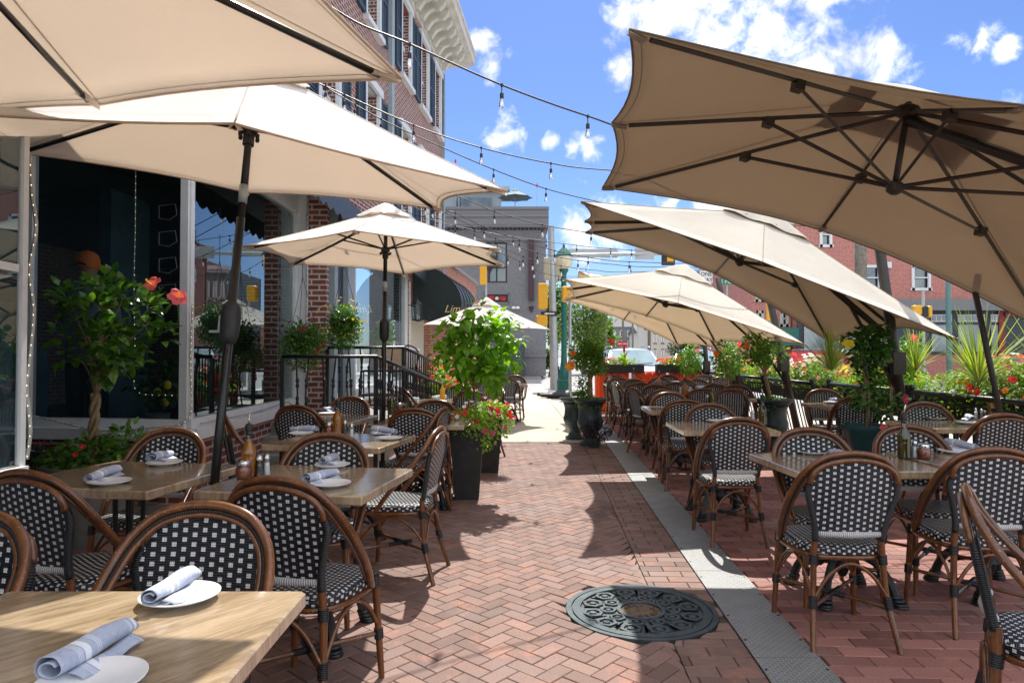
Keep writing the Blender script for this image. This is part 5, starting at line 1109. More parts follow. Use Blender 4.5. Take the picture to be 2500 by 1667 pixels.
# black tapered planters beside the path
for (x,y,h,rz_,lab) in ((-.425,6.50,.66,.02,'tall black tapered planter with red petunias, nearer of the pair by the path'),(-.27,7.95,.62,.0,'tall black tapered planter standing behind the nearer one')):
    t=thing('square_planter',lab,'planter',(x,y,0),rz_,'black square planters by the path'); b=MB(); b.lathe([(.112,0),(.155,h-.02),(.160,h-.02),(.160,h),(.142,h),(.138,h-.05),(.0005,h-.06)],seg=4,cap=False,sq=0,rz=0)
    b.v=[(vx*1.4142,vy*1.4142,vz) for (vx,vy,vz) in b.v]; b.add([(-.10,-.10,.002),(.10,-.10,.002),(.10,.10,.002),(-.10,.10,.002)],[(3,2,1,0)]); b.build('body',PLANTB,t)
    t=thing('petunias','red, pink and white petunias spilling over the %s black planter'%('nearer' if y<7 else 'farther'),'flowers',(x,y,h-.04)); b=MB(); foliage(b,(.03,-.03,.09),(.24,.22,.14),700,.045,.02,rng,.2); foliage(b,(.16,-.08,-.02),(.13,.13,.15),260,.042,.018,rng,.1); b.build('foliage',LEAFL,t)
    b=MB(); blossoms(b,(.08,-.06,.10),(.24,.22,.15),17,.030,rng); b.build('red_blossoms',RED,t); b=MB(); blossoms(b,(-.02,-.06,.12),(.26,.20,.18),12,.024,rng); b.build('pink_blossoms',WHT if y<7 else PINK,t); b=MB(); blossoms(b,(.18,-.1,-.02),(.15,.14,.14),8,.028,rng); b.build('magenta_blossoms',MAG,t)
c0=(-.36,6.62); t=thing('hibiscus_standard','round bright green hibiscus standard growing from the nearer black planter','tree',(c0[0],c0[1],.62)); b=MB(); b.tube([(0,0,-.02),(.01,0,.2),(-.01,0,.42)],[.013,.012,.011],7); tips=limbs(b,.4,(0,0,.80),(.42,.38,.36),22,rng,.009); b.build('trunk',BARK,t,smooth=True)
b=MB(); b2=MB()
for p in tips+[blob(rng,(.02,0,.80),(.42,.36,.40),.55)[0] for _ in range(46)]:
    for k in range(rng.randint(11,17)):
        q,o=blob(rng,p,(.095,.095,.085),.2); d=(o+V((0,0,-.15))).normalized(); b.leaf(q,d,(V((0,-.2,1))+o*.5).normalized(),rng.uniform(.075,.125),rng.uniform(.055,.085),curl=.3)
b.build('crown',LEAFL if False else leafmat('leaf_bright',(.10,.24,.015),(.18,.38,.025),(.30,.52,.05),.55,.3),t); 
hibiscus(t,(.02,-.05,1.22),(-.3,-.5,1),.04,PINK)
# big urn left of the strip with orange hibiscus topiary
ux,uy=1.17,10.25
t=urn('tall_urn','tall dark urn standing at the end of the brick path left of the metal strip',ux,uy,.70); t2=urn('tall_urn','second dark urn half hidden behind the one at the path end',ux-.16,uy+.75,.66)
t=thing('hibiscus_topiary','dense green hibiscus column with orange flowers in the urn at the path end','tree',(ux,uy,.56)); b=MB(); b.tube([(0,0,0),(.0,0,.55)],[.05,.03],8); limbs(b,.3,(0,0,.75),(.28,.26,.34),14,rng,.01); b.build('trunk',BARK,t,smooth=True)
b=MB(); foliage(b,(0,0,.74),(.31,.27,.31),2400,.055,.028,rng,.3,clumps=40,up=.5); foliage(b,(-.08,0,.32),(.16,.15,.28),380,.05,.028,rng,.3,clumps=14); b.build('crown',LEAFM,t); hibiscus(t,(-.30,-.18,.62),(-.5,-.8,.3),.085,ORG); hibiscus(t,(-.26,-.12,.80),(-.5,-.8,.3),.05,ORG); hibiscus(t,(.30,-.1,.98),(.4,-.8,.3),.06,CORAL)
t=thing('urn_grass','yellow green moss like plants around the rim of the path end urn','plant',(ux,uy,.58)); b=MB(); foliage(b,(0,0,.05),(.23,.22,.09),700,.05,.012,rng,.2,up=.8); b.build('foliage',LEAFY,t)
t=thing('purple_plant','dark purple leaved plant in a small pot at the foot of the urn','plant',(ux+.03,uy-.24,0)); b=MB(); b.lathe([(.07,0),(.10,.14),(.0005,.13)],seg=16,cap=False); b.build('pot',POTG,t); b=MB(); foliage(b,(.04,0,.25),(.22,.18,.15),520,.06,.018,rng,.2); b.build('foliage',LEAFP,t)
# dark urn near the fence with small tree
ux,uy=3.75,9.8
urn('fence_urn','wide teal grey urn near the fence left of the mast',ux,uy,.72)
t=thing('small_tree','small braided tree with coral flowers growing from the wide urn by the fence','tree',(ux-.02,uy,.62)); b=MB(); trunk_braid(b,0,.42,.012,.016,2,(-.1,0)); limbs(b,.42,(-.15,0,.75),(.3,.28,.28),14,rng,.008,(-.1,0)); b.build('trunk',BARK,t,smooth=True); b=MB(); foliage(b,(-.15,0,.80),(.36,.30,.30),1100,.06,.032,rng,.3,clumps=24); b.build('crown',LEAFM,t); b=MB(); foliage(b,(0,0,.03),(.2,.2,.09),260,.06,.03,rng,.1); b.build('underplanting',LEAF,t); hibiscus(t,(.22,-.2,.72),(.3,-.9,.2),.06,CORAL); hibiscus(t,(-.42,-.15,.85),(-.5,-.8,.2),.05,ORG)
# teal pot with dark flowering tree in front of the fence
ux,uy=3.60,6.95
t=thing('teal_pot','small teal pot on a stand holding the dark flowering tree','pot',(ux,uy,0)); b=MB(); b.lathe([(.16,0),(.12,.10),(.10,.30),(.15,.38),(.22,.58),(.24,.60),(.24,.64),(.21,.64),(.19,.58),(.0005,.57)],seg=24,cap=False); b.build('body',POTT,t,smooth=True,ang=50)
t=thing('flowering_tree','dark green flowering tree with a yellow bloom before the fence mast','tree',(ux,uy,.57)); b=MB(); b.tube([(0,0,0),(.03,0,.35),(.02,0,.6)],[.016,.013,.011],7); b.tube([(.05,.02,0),(-.02,0,.4),(.05,0,.7)],[.012,.01,.008],6); limbs(b,.45,(.03,0,.70),(.26,.24,.40),16,rng,.008); b.build('trunk',BARK,t,smooth=True); b=MB(); foliage(b,(.02,0,.86),(.24,.23,.24),640,.07,.042,rng,.3,clumps=15); foliage(b,(.05,0,.42),(.23,.22,.30),300,.07,.042,rng,.3,clumps=12); foliage(b,(.28,-.05,.2),(.14,.12,.18),160,.07,.042,rng,.2); b.build('crown',LEAFD,t); hibiscus(t,(-.24,-.12,.88),(-.2,-.7,.7),.065,YEL); hibiscus(t,(.32,-.12,.34),(.3,-.9,.1),.05,MAG); hibiscus(t,(.04,-.24,.06),(.1,-.9,.3),.05,CORAL)
# more small trees along barrier corner
for (px,py,D_,h,lab) in ((1775,872,11.6,.9,'small flowering tree in the corner urn, third from the fence mast'),(1680,880,14.8,.95,'small round tree behind the rows of chairs near the barrier corner'),(2172,870,7.8,.9,'leafy shrub right behind the fence mast')):
    c=W(px,py,D_); t=thing('small_tree',lab,'tree',(c.x,c.y,0),0); b=MB(); b.tube([(0,0,0),(.02,0,c.z-.25)],[.02,.014],7); limbs(b,c.z-.35,(0,0,c.z),(.3,.3,.3),12,rng,.008); b.build('trunk',BARK,t,smooth=True)
    b=MB(); foliage(b,(0,0,c.z),(.36,.32,.38),1000,.06,.034,rng,.3,clumps=24); b.build('crown',LEAFM,t); hibiscus(t,(-.25,-.22,c.z+.05),(-.3,-.9,.2),.05,ORG); hibiscus(t,(.12,-.26,c.z+.2),(.1,-.9,.3),.05,CORAL)
# ------------------------------------------------------------ iron railing of the steps
def railing(label,pts,zb0,n,newel=True):
    P=[V(p) for p in pts]; o=P[0].copy(); o.z=0; t=thing('iron_railing',label,'railing',tuple(o),0,'black iron railings of the entrance steps'); Q=[p-o for p in P]
    b=MB(); b.tube(Q,.021,8); b.build('handrail',IRON,t,smooth=True)
    b=MB(); low=[V((q.x,q.y,q.z-.78)) for q in Q]; b.tube(low,.012,6); b.build('bottom_rail',IRON,t)
    segs=[(Q[i],Q[i+1]) for i in range(len(Q)-1)]; 
    for a,c in segs:
        m_=max(2,int((c-a).length/.135))
        for k in range(m_+1):
            p=a.lerp(c,k/m_); b=MB()
            if k==0: b.box((p.x,p.y,(p.z-.02)/2),(.045,.045,p.z-.02)); b.build('newel_post',IRON,t); continue
            bow=.03*(1 if k%2 else -1) if a.z==c.z else 0
            b.tube([(p.x,p.y,p.z-.78),(p.x+bow,p.y-.03*(bow!=0),p.z-.45),(p.x,p.y,p.z)],.0105,6,sm=4)
            for zz in (p.z-.30,p.z-.50): b.lathe([(.010,-.06),(.023,-.03),(.013,0),(.023,.03),(.010,.06)],(p.x+bow*.8,p.y-.02*(bow!=0),zz),7)
            b.build('baluster',IRON,t,smooth=True)
    q=Q[-1]; b=MB(); b.box((q.x,q.y,q.z/2),(.06,.06,q.z)); b.lathe([(.045,0),(.045,.02),(.02,.04)],q,8); b.build('newel_post',IRON,t)
p0=W(690,870,7.7); p1=W(918,870,7.7); p2=W(1078,940,10.4); railing('nearer black iron railing sloping down towards the planter',[(p0.x,p0.y,1.33),(p1.x,p1.y,1.33),(p2.x,p2.y,.90)],.5,14)
p0=W(800,848,9.3); p1=W(985,848,9.3); p2=W(1083,893,12.2); railing('farther iron railing with twisted balusters sloping down behind the nearer one',[(p0.x,p0.y,1.45),(p1.x,p1.y,1.45),(p2.x,p2.y,1.15)],.5,12)
t=thing('entrance_platform','stone entrance platform behind the iron railings','steps',(-2.3,10,0)); 
for i in range(3):
    b=MB(); b.box((-.1,-.2-.0*i,.09+.18*i),(1.6-.0*i,3.8-.6*i,.18)); b.build('step',CURB,t)
for (px,lab) in ((945,'brown paper takeaway bag, left of two on the cart'),(962,'brown paper takeaway bag, right of two on the cart')):
    c=W(px,905,11.2 if px<950 else 11.0); t=thing('paper_bag',lab,'bag',(c.x,c.y,1.12),.2,'paper bags on the cart'); b=MB(); b.prism([(-.14,-.08),(.14,-.08),(.13,.08),(-.13,.08)],0,.33); b.build('body',KRAFT,t); b=MB(); b.tube([(-.06,-.08,.31),(-.05,-.08,.42),(.05,-.08,.42),(.06,-.08,.31)],.006,5,sm=4); b.build('handle',KRAFT,t)
t=thing('serving_cart','black serving cart with curved handle behind the railing','cart',(W(980,900,11.2).x-.15,11.2,0)); b=MB(); b.box((0,0,1.09),(.9,.5,.03)); b.box((0,0,.7),(.9,.5,.03)); b.build('shelf',IRON,t); b=MB()
for x in (-.42,.42):
    for y in (-.22,.22): b.tube([(x,y,.54),(x,y,1.1)],.012,6)
b.tube([(.42,-.22,1.1),(.45,-.22,1.4),(.3,-.22,1.5),(.2,-.22,1.45)],.014,6,sm=5); b.build('frame',IRON,t)
t=thing('white_bin','white plastic container on the cart beside the paper bags','container',(W(1003,890,11.4).x,11.4,1.12)); b=MB(); b.bbox((0,0,.15),(.26,.2,.30),.02); b.build('body',WP,t); b=MB(); b.bbox((0,0,.31),(.28,.22,.03),.008); b.build('lid',WP,t)
c=W(1018,760,16.2); t=thing('wall_lantern','black wall lantern beside the awning entrance','lantern',tuple(c)); b=MB(); b.lathe([(.001,.34),(.03,.28),(.14,.17),(.15,.15)],seg=6,cap=False); b.lathe([(.12,-.22),(.12,-.19)],seg=6); 
for k in range(6): a=2*pi*(k+.5)/6; b.tube([(cos(a)*.115,sin(a)*.115,-.2),(cos(a)*.135,sin(a)*.135,.16)],.008,4)
b.tube([(0,0,.1),(-.2,0,.15)],.012,6); b.build('frame',BLKP,t); b=MB(); b.lathe([(.10,-.19),(.12,.15)],seg=6); b.build('glass',JAR,t)
# flower bed by the steps
t=thing('flower_shrub','shrub covered in red flowers behind the stair railing','shrub',(-1.15,11.3,0)); b=MB(); foliage(b,(0,0,.85),(.50,.42,.42),900,.06,.028,rng,.3,clumps=22); b.build('foliage',LEAFL,t); b=MB(); blossoms(b,(0,-.05,.88),(.52,.46,.44),90,.045,rng,top=False); b.build('blossoms',RED,t); b=MB(); b.lathe([(.2,0),(.28,.5),(.0005,.48)],seg=16,cap=False); b.build('pot',PLANTB,t)
t=thing('dark_planter_box','dark round planter under the red flowered shrub','planter',(-1.75,10.4,0)); b=MB(); b.lathe([(.3,0),(.36,.5),(.38,.5),(.38,.56),(.0005,.5)],seg=24,cap=False); b.build('body',POTG,t)
# ------------------------------------------------------------ person behind the glass
c=W(213,646,6.75); t=thing('person','person in a backwards orange cap and grey shirt seen from behind through the dark window','person',(c.x,c.y,.4))
hz=c.z-.4
b=MB(); 
def body_mesh(rows,seg=20):
    b=MB(); vs=[]; 
    for (z,rx,ry,ox,oy) in rows:
        for k in range(seg): a=2*pi*k/seg; e=.85; vs.append((ox+math.copysign(abs(cos(a))**e,cos(a))*rx,oy+sin(a)*ry,z))
    n=len(rows); fs=[(i*seg+k,i*seg+(k+1)%seg,(i+1)*seg+(k+1)%seg,(i+1)*seg+k) for i in range(n-1) for k in range(seg)]+[tuple(range(seg-1,-1,-1)),tuple(range((n-1)*seg,n*seg))]
    b.add(vs,fs); return b
h=hz
b=body_mesh([(h-.92,.16,.11,0,0),(h-.75,.17,.12,0,0),(h-.55,.19,.125,0,0),(h-.36,.215,.13,0,0),(h-.26,.20,.115,0,0),(h-.20,.13,.09,0,0),(h-.165,.065,.065,0,0),(h-.11,.058,.062,0,.0),(h-.08,.072,.085,0,.01),(h-.03,.082,.10,0,.015),(h+.04,.084,.105,0,.015),(h+.10,.06,.08,0,.01),(h+.125,.02,.03,0,.01)])
for s in (-1,1):
    b.tube([(s*.19,0,h-.27),(s*.25,.03,h-.5),(s*.24,.20,h-.66)],[.058,.045,.032],10,sm=4)
    b.tube([(s*.09,0,h-.86),(s*.10,.0,h-1.35),(s*.10,.02,h-1.8)],[.085,.06,.045],10,sm=3); b.lathe([(.01,-.03),(.02,0),(.01,.03)],(s*.083,.01,h-.02),8)
    for k in range(5): b.tube([(s*(.235+.012*(k-2)),.20+.01*k,h-.66),(s*(.235+.014*(k-2)),.26+.008*(k%3),h-.68),(s*(.235+.012*(k-2)),.285,h-.70)],[.009,.008,.006],6)
b.lathe([(.012,-.01),(.006,.012)],(0,.12,h-.01),6); b.build('body',SKIN,t,smooth=True)
b=body_mesh([(h-.95,.19,.135,0,0),(h-.75,.195,.14,0,0),(h-.55,.21,.145,0,0),(h-.36,.235,.15,0,0),(h-.26,.215,.13,0,0),(h-.19,.13,.10,0,0),(h-.165,.08,.08,0,0)])
for s in (-1,1): b.tube([(s*.17,0,h-.27),(s*.25,.02,h-.45),(s*.255,.05,h-.53)],[.075,.065,.06],10)
b.build('shirt',SHIRT,t,smooth=True); b=body_mesh([(h-1.78,.06,.06,-.10,0),(h-1.3,.08,.08,-.10,0),(h-.97,.10,.11,-.085,0)]); 
q=body_mesh([(h-1.78,.06,.06,.10,0),(h-1.3,.08,.08,.10,0),(h-.97,.10,.11,.085,0)]); b.add(q.v,q.f); b.build('trousers',DARK,t,smooth=True)
b=body_mesh([(h-.045,.100,.112,0,.01),(h-.02,.104,.118,0,.01),(h+.05,.102,.116,0,.01),(h+.10,.085,.095,0,.01),(h+.128,.05,.06,0,.01),(h+.138,.012,.012,0,.01)]); b.lathe([(.010,0),(.010,.008),(.003,.012)],(0,.01,h+.135),8); b.build('cap',CAPO,t,smooth=True)
b=MB(); b.tube([(-.055,-.108,h-.015),(0,-.118,h+.004),(.055,-.108,h-.015)],.010,6,sm=4); b.build('cap_strap',BLKP,t.children[-1])
# things seen inside the window
c=W(385,960,6.9); t=thing('lemon_plant','small lemon plant with three yellow lemons standing inside the dark window','plant',tuple(c)); b=MB(); foliage(b,(0,0,.12),(.28,.2,.24),160,.11,.06,rng,.2); b.build('foliage',LEAFD,t)
for q in ((.06,-.12,.02),(.17,-.14,.09),(.13,-.1,-.08)):
    b=MB(); b.lathe([(.004,-.045),(.028,-.03),(.037,0),(.028,.03),(.004,.045)],q,12); b.build('lemon',YEL,t,smooth=True)
b=MB(); b.lathe([(.08,-.55),(.12,-.22),(.13,-.2),(.0005,-.22)],seg=16,cap=False); b.build('pot',POTGR,t)
for i,py in enumerate((520,585,650,715)):
    c=W(408,py,7.6); t=thing('wine_rack','pale wire rack inside the dark window, %s of four'%('topmost','second from the top','third from the top','lowest')[i],'rack',tuple(c),0,'wire racks inside the window'); b=MB(); P=[(-.09,0,.08),(.09,0,.10),(.11,0,-.02),(.02,0,-.08),(-.09,0,-.06),(-.09,0,.08)]; b.tube(P,.006,5); b.build('frame',GREYP,t)
# rope lights round the windows
def rope(label,pts,step=.055,r=.010):
    P=spline([V(p) for p in pts],8); o=P[0].copy(); t=thing('rope_light',label,'rope light',tuple(o),0,'lit rope lights round the shop windows'); b=MB(); b.tube([p-o for p in P],r,7); b.build('clear_tube',ROPE,t,smooth=True)
    b=MB(); acc=0
    for i in range(1,len(P)):
        L_=(P[i]-P[i-1]).length; s=step-acc
        while s<L_: q=P[i-1].lerp(P[i],s/L_)-o; b.lathe([(.001,-.004),(.003,0),(.001,.004)],q+V((.004,-r*.8,0)),5,cap=False); s+=step
        acc=(acc+L_)%step
    b.build('led_beads',LEDM,t)['kind']='stuff'
ROPE=plain('milky_tube',(.45,.46,.42),.25)
rope('rope light hanging wavy down the nearest white window corner',[W(74,380,3.72),W(78,470,3.72),W(88,560,3.72),W(72,660,3.72),(W(82,750,3.72)),W(76,850,3.72),W(66,950,3.72),W(74,1050,3.72),W(66,1120,3.72)])
q0=B1+V((.02,-.12,0))
rope('rope light lying along the sill and up the corner of the dark front window',[(-4.45,6.28,.80),(-4.1,6.22,.74),(-3.7,6.16,.67),(-3.2,6.08,.70),(-2.93,6.05,.74),(-2.86,6.1,.86),(-2.88,6.12,1.3),(-2.87,6.13,1.8)])
rope('rope light along the sill of the angled window',[(-2.86,6.3,.72),(-2.90,7.5,.70),(-2.95,8.5,.71),(-2.93,9.0,.72),(-2.90,9.3,.5)])
rope('rope light up the white post beside the brick pier',[(-2.82,9.37,.3),(-2.82,9.37,1.5),(-2.82,9.37,3.3)],.07); rope('rope light up the far shop window post',[(-2.55,16.2,.8),(-2.56,16.2,3.2)],.08)
rope('strings of tiny lights hanging inside the dark window',[W(331,380,6.75),W(330,560,6.75),W(327,700,6.75),W(330,880,6.75),W(334,955,6.75),W(420,965,6.7)],.07,.004)
t=thing('power_cable','loop of white and black cable hanging under the window sill','cable',(-3.9,6.05,.6)); b=MB(); b.tube([(-.5,0,.1),(-.45,-.03,-.05),(-.2,-.03,-.10),(0,-.02,-.03),(.2,-.02,.06),(.7,-.03,.02),(.9,-.03,-.06)],.009,6,sm=6); b.build('white_cable',WP,t,smooth=True); b=MB(); 
for k in range(5): b.tube([(-.3+.02*k,-.03,-.05),(-.38+.03*k,-.05,-.3),(-.33+.02*k,-.06,-.5),(-.24+.02*k,-.05,-.3),(-.28,-.03,-.06)],.009,6,sm=6)
b.build('black_cable',BLKP,t,smooth=True)
# ------------------------------------------------------------ fence, barrier, planter boxes
def fence(label,P,Q,h,lean,n):
    P=V(P);Q=V(Q); t=thing('patio_fence',label,'fence',tuple(P),0,'black picket fence panels'); d=(Q-P); L_=d.length; d.normalize(); nn=V((-1,0,0))
    b=MB(); a=nn*lean+V((0,0,h)); b.tube([a,a+d*L_],.028,8); b.tube([a*.90,a*.90+d*L_],.014,6); b.build('top_rail',IRON,t,smooth=True); b=MB(); b.tube([a*.1,a*.1+d*L_],.014,6); b.build('bottom_rail',IRON,t)
    for i in range(n):
        s=L_*(i+.5)/n; b=MB(); b.tube([d*s+a*.1,d*s+a*.92],.0105,5); b.build('picket',IRON,t)
    for s in (.0,L_): b=MB(); b.tube([d*s,d*s+a*1.03],.03,8); b.lathe([(.035,0),(.04,.02),(.02,.05)],d*s+a*1.03,8); b.build('post',IRON,t)
fy=[(4.42,3.4),(4.42,5.5),(4.44,7.6),(4.50,9.7),(4.60,11.9),(4.66,14.1),(4.70,16.3)]
nm=['nearest fence panel at the right edge','second fence panel behind the amber oil table','third fence panel behind the flowering tree','fence panel beside the wide urn','fence panel with leaning pickets mid patio','last fence panel before the orange barrier']
for i in range(6): fence(nm[i],(fy[i][0],fy[i][1]+.04,0),(fy[i+1][0],fy[i+1][1]-.04,0),.94,.02 if i<3 else .22,15)
FLW=[(RED,MAG,YEL),(RED,ORG,WHT),(YEL,ORG,PINK),(WHT,PINK,RED),(PINK,ORG,WHT),(PINK,CORAL,WHT)]
pl=['nearest, full of red and orange flowers','second, with yellow and dark red flowers behind the mast','third, with yellow and orange pansies','fourth, trailing white flowers','fifth, with pink flowers','sixth, beside the barrier corner']
for i in range(6):
    x=(fy[i][0]+fy[i+1][0])/2+.24; y=(fy[i][1]+fy[i+1][1])/2
    t=thing('planter_box','black planter box on the fence, '+pl[i],'planter box',(x,y,0),0,'planter boxes hooked on the fence'); b=MB(); b.prism([(-.12,-.96),(.12,-.96),(.14,.96),(-.14,.96)],.62,.90); b.build('box',PLANTB,t)
    b=MB(); foliage(b,(.02,0,1.03),(.32,1.06,.30),4300,.05,.022,rng,.3,clumps=60); foliage(b,(-.16,.2,.86),(.12,.8,.12),300,.045,.02,rng,.2); b.build('foliage',LEAFL if i%2==0 else LEAFY,t)
    b=MB(); foliage(b,(.05,0,1.06),(.28,.98,.27),800,.06,.03,rng,.3,clumps=20); b.build('darker_foliage',LEAF,t)
    for m_,n_,s_ in zip(FLW[i],(46,34,24),(.036,.032,.026)):
        b=MB(); blossoms(b,(-.02,rng.uniform(-.3,.3),1.06),(.32,rng.uniform(.5,.95),.30),n_,s_,rng); b.build('blossoms',m_,t)
SPK=leafmat('spike_leaf',(.16,.24,.03),(.30,.40,.06),(.48,.55,.14),.35,.4)
def spike(label,c,h,n,sp=1.0):
    c=V(c); t=thing('spike_plant',label,'plant',tuple(c),0,'spiky plants in the planter boxes'); b=MB()
    for i in range(n):
        a=rng.uniform(0,2*pi); e=rng.uniform(.1,1.25)*sp; L_=h*rng.uniform(.65,1.05); vs=[]; d=V((cos(a)*sin(e),sin(a)*sin(e),cos(e))); s_=d.cross(V((0,0,1))); s_=s_.normalized() if s_.length>1e-3 else V((1,0,0))
        for k in range(6):
            f=k/5; p=d*L_*f+V((0,0,-.28*L_*f*f*sin(e))); w_=.0065*(1-f**2.2)+.0006; vs+=[p-s_*w_,p+s_*w_]
        b.add(vs,[(2*k,2*k+1,2*k+3,2*k+2) for k in range(5)],0,None,rng.random())
    b.build('blades',SPK,t)
spike('tallest spiky plant near the right edge with upright yellow green blades',W(2390,935,6.1),.80,100,.9); spike('spiky fan shaped plant left of the fence mast',W(2030,905,8.6),.66,120); spike('spiky plant right of the fence mast',W(2235,905,7.3),.55,60,.8)
spike('small spiky plant half hidden by the flowering tree',W(2105,905,8.0),.6,60,.9); spike('far spiky plant behind the small trees',W(1865,880,11.6),.6,70); spike('spiky plant cut by the right edge of the photo',W(2560,930,6.0),.8,70)
# canna leaves and flower pots on the barrier
bx0,bx1,by=1.98,4.62,16.55
def barrier(label,x0,x1,y):
    t=thing('traffic_barrier',label,'barrier',((x0+x1)/2,y,0),0,'orange plastic barriers'); w_=x1-x0; b=MB(); b.bbox((0,0,.08),(w_-.02,.42,.16),.03); b.bbox((0,0,.52),(w_-.06,.20,.86),.03)
    b.build('body',ORP,t); b=MB(); k=int(w_/.16)
    for i in range(k): b.bbox((-w_/2+.12+i*(w_-.24)/(k-1),-.115,.52),(.05,.05,.66),.012)
    for i in range(3): b.lathe([(.001,0),(.05,0),(.06,.03)],(-w_/3+i*w_/3,-.12,.86),12) if False else None
    for i in range(4): b.T=M.Translation((-w_/2+.2+i*(w_-.4)/3,-.11,.86))@M.Rotation(pi/2,4,'X'); b.lathe([(.055,0),(.05,.03),(.0005,.035)],seg=14,cap=False); b.T=None
    b.build('ribs',ORP,t)
barrier('orange plastic barrier at the left end behind the last chairs',1.98,2.85,by); barrier('orange plastic barrier in the middle in front of the parked car',2.87,3.75,by); barrier('orange plastic barrier at the right end meeting the fence',3.77,4.65,by)
for (x0,x1,lab,fm) in ((2.1,3.15,'black trough with pink flowers and tall leaves on the left barrier',PINK),(3.45,4.5,'black trough with orange flowers on the right barrier',ORG)):
    t=thing('flower_trough',lab,'planter',((x0+x1)/2,by-.24,0)); b=MB(); b.box((0,.06,1.02),(x1-x0,.22,.20)); b.build('box',PLANTB,t); b=MB(); foliage(b,(0,.2,1.13),(.55,.16,.14),900,.06,.025,rng,.3,clumps=22); b.build('foliage',LEAFL,t); b=MB(); blossoms(b,(-.15,.15,1.16),(.36,.16,.13),60,.035,rng); b.build('blossoms',fm,t)
t=thing('canna_plant','broad leaved canna with a red bud in front of the car windscreen','plant',W(1524,897,16.3)); t.location=tuple(W(1524,897,16.3)); b=MB()
for i in range(16): a=rng.uniform(0,6.28); e=rng.uniform(.2,1.1); b.leaf(V((0,0,rng.uniform(-.05,.2))),V((cos(a)*sin(e),sin(a)*sin(e),cos(e))),V((0,0,1)),rng.uniform(.25,.36),.09,curl=.3)
b.build('leaves',LEAFL,t); b=MB(); b.tube([(0,0,0),(.0,0,.42)],.008,6); b.lathe([(.01,.34),(.03,.40),(.03,.46),(.005,.54)],seg=8); b.build('flower_spike',RED,t)
t=thing('climber_mass','loose green shrub over the barrier corner','shrub',(W(1640,880,16.2).x,16.2,0)); b=MB(); foliage(b,(.2,0,1.3),(.5,.25,.42),900,.07,.035,rng,.3,clumps=20); b.build('foliage',LEAF,t)
# guy ropes / thin poles near the fence
def pole(name,label,cat,P,Q,r,mat,nm='shaft'):
    P=V(P);Q=V(Q); t=thing(name,label,cat,tuple(P)); b=MB(); b.tube([V((0,0,0)),Q-P],r,10); b.build(nm,mat,t,smooth=True); b=MB(); b.lathe([(r*1.6,0),(r*1.6,.03),(r,.05)],seg=12); b.build('foot',mat,t); return t
a=W(2385,735,5.6); c=W(2440,1000,5.6); d=(a-c); pole('support_pole','slim dark pole leaning left of the amber oil bottle','pole',c-d*(c.z/d.z),a+d*.5,.024,BRONZE)
for (p,q,l) in ((W(2341,830,6.2),W(2470,990,6.1),'guy rope from the low point of the second cantilever umbrella'),(W(2030,838,9.1),W(2150,960,8.2),'guy rope running from the umbrella point into the flowers'),(W(1964,840,9.1),W(2030,900,9.0),'guy rope at the point of the third cantilever umbrella')):
    t=thing('guy_rope',l,'rope',tuple(p),0,'guy ropes of the umbrellas'); b=MB(); b.tube([(0,0,0),(q-p)*.5+V((0,0,-.02)),q-p],.006,5,sm=3); b.build('rope',BLKP,t)
    b=MB(); b.lathe([(.012,-.03),(.012,.03)],(0,0,-.01),8); b.build('clip',CHROME,t)
# ------------------------------------------------------------ street furniture
c=G(1377,960); t=thing('street_lamp','dark green cast iron street lamp with cream acorn globe','street lamp',(c.x,c.y,0)); b=MB()
b.lathe([(.28,0),(.28,.10),(.25,.12),(.25,.45),(.20,.50),(.22,.62),(.15,.85),(.11,1.1),(.098,1.4),(.090,3.9),(.12,3.95),(.13,4.0),(.09,4.05),(.10,4.2),(.16,4.3),(.16,4.36),(.09,4.4)],seg=20); 
for z in (1.5,2.4,2.8,3.3): b.lathe([(.112,z),(.13,z+.02),(.112,z+.04)],seg=20,cap=False)
b.build('post',TEAL,t,smooth=True,ang=40); b=MB(); b.lathe([(.15,4.36),(.26,4.45),(.31,4.62),(.29,4.78),(.27,4.82)],seg=20); b.build('globe',plain('cream_glass',(.75,.70,.52),.2),t,smooth=True); b=MB(); b.lathe([(.30,4.80),(.31,4.84),(.26,4.90),(.17,5.02),(.09,5.10),(.04,5.14),(.05,5.18),(.02,5.24),(.005,5.30)],seg=20); b.build('lamp_cap',TEAL,t,smooth=True,ang=50)
def head(b,x,y,z,face,m_yel=0,m_blk=1,w_=.36,h=1.06,d=.3):
    b.bbox((x,y,z),(w_,d,h),.03,m=m_yel)
c=G(1354,952); SP=c; t=thing('signal_mast','grey galvanised traffic signal mast with long arm carrying sign backs','signal mast',(c.x,c.y,0)); zt_=W(1345,552,c.y).z
b=MB(); b.lathe([(.26,0),(.26,.05),(.18,.08),(.17,.4),(.155,.5)],seg=20); b.tube([(0,0,0),(W(1345,552,c.y).x-c.x,0,zt_)],[.165,.12],16); b.build('shaft',GALV,t,smooth=True,ang=40)
za=W(1400,620,c.y).z; b=MB(); b.tube([(-.1,0,za-.12),(1.5,.3,za),(5.2,.8,za+.15)],[.10,.085,.06],12,sm=4); b.build('mast_arm',GALV,t,smooth=True)
b=MB(); 
for (pa,pb,ya_,yb_) in ((1389,1510,606,627),(1553,1599,603,632)):
    A=W(pa,yb_,c.y+.35)-c; B=W(pb,ya_,c.y+.35)-c; b.box(((A.x+B.x)/2,.55,(A.z+B.z)/2),(B.x-A.x,.03,B.z-A.z))
b.build('sign_back',ALU,t)
b=MB(); 
for (pa,pb,ya_,yb_,dy) in ((1326,1342,632,686,-.3),(1356,1372,630,684,.3)):
    A=W(pa,yb_,c.y)-c; B=W(pb,ya_,c.y)-c; b.bbox(((A.x+B.x)/2,dy,(A.z+B.z)/2),(B.x-A.x,.25,B.z-A.z),.03)
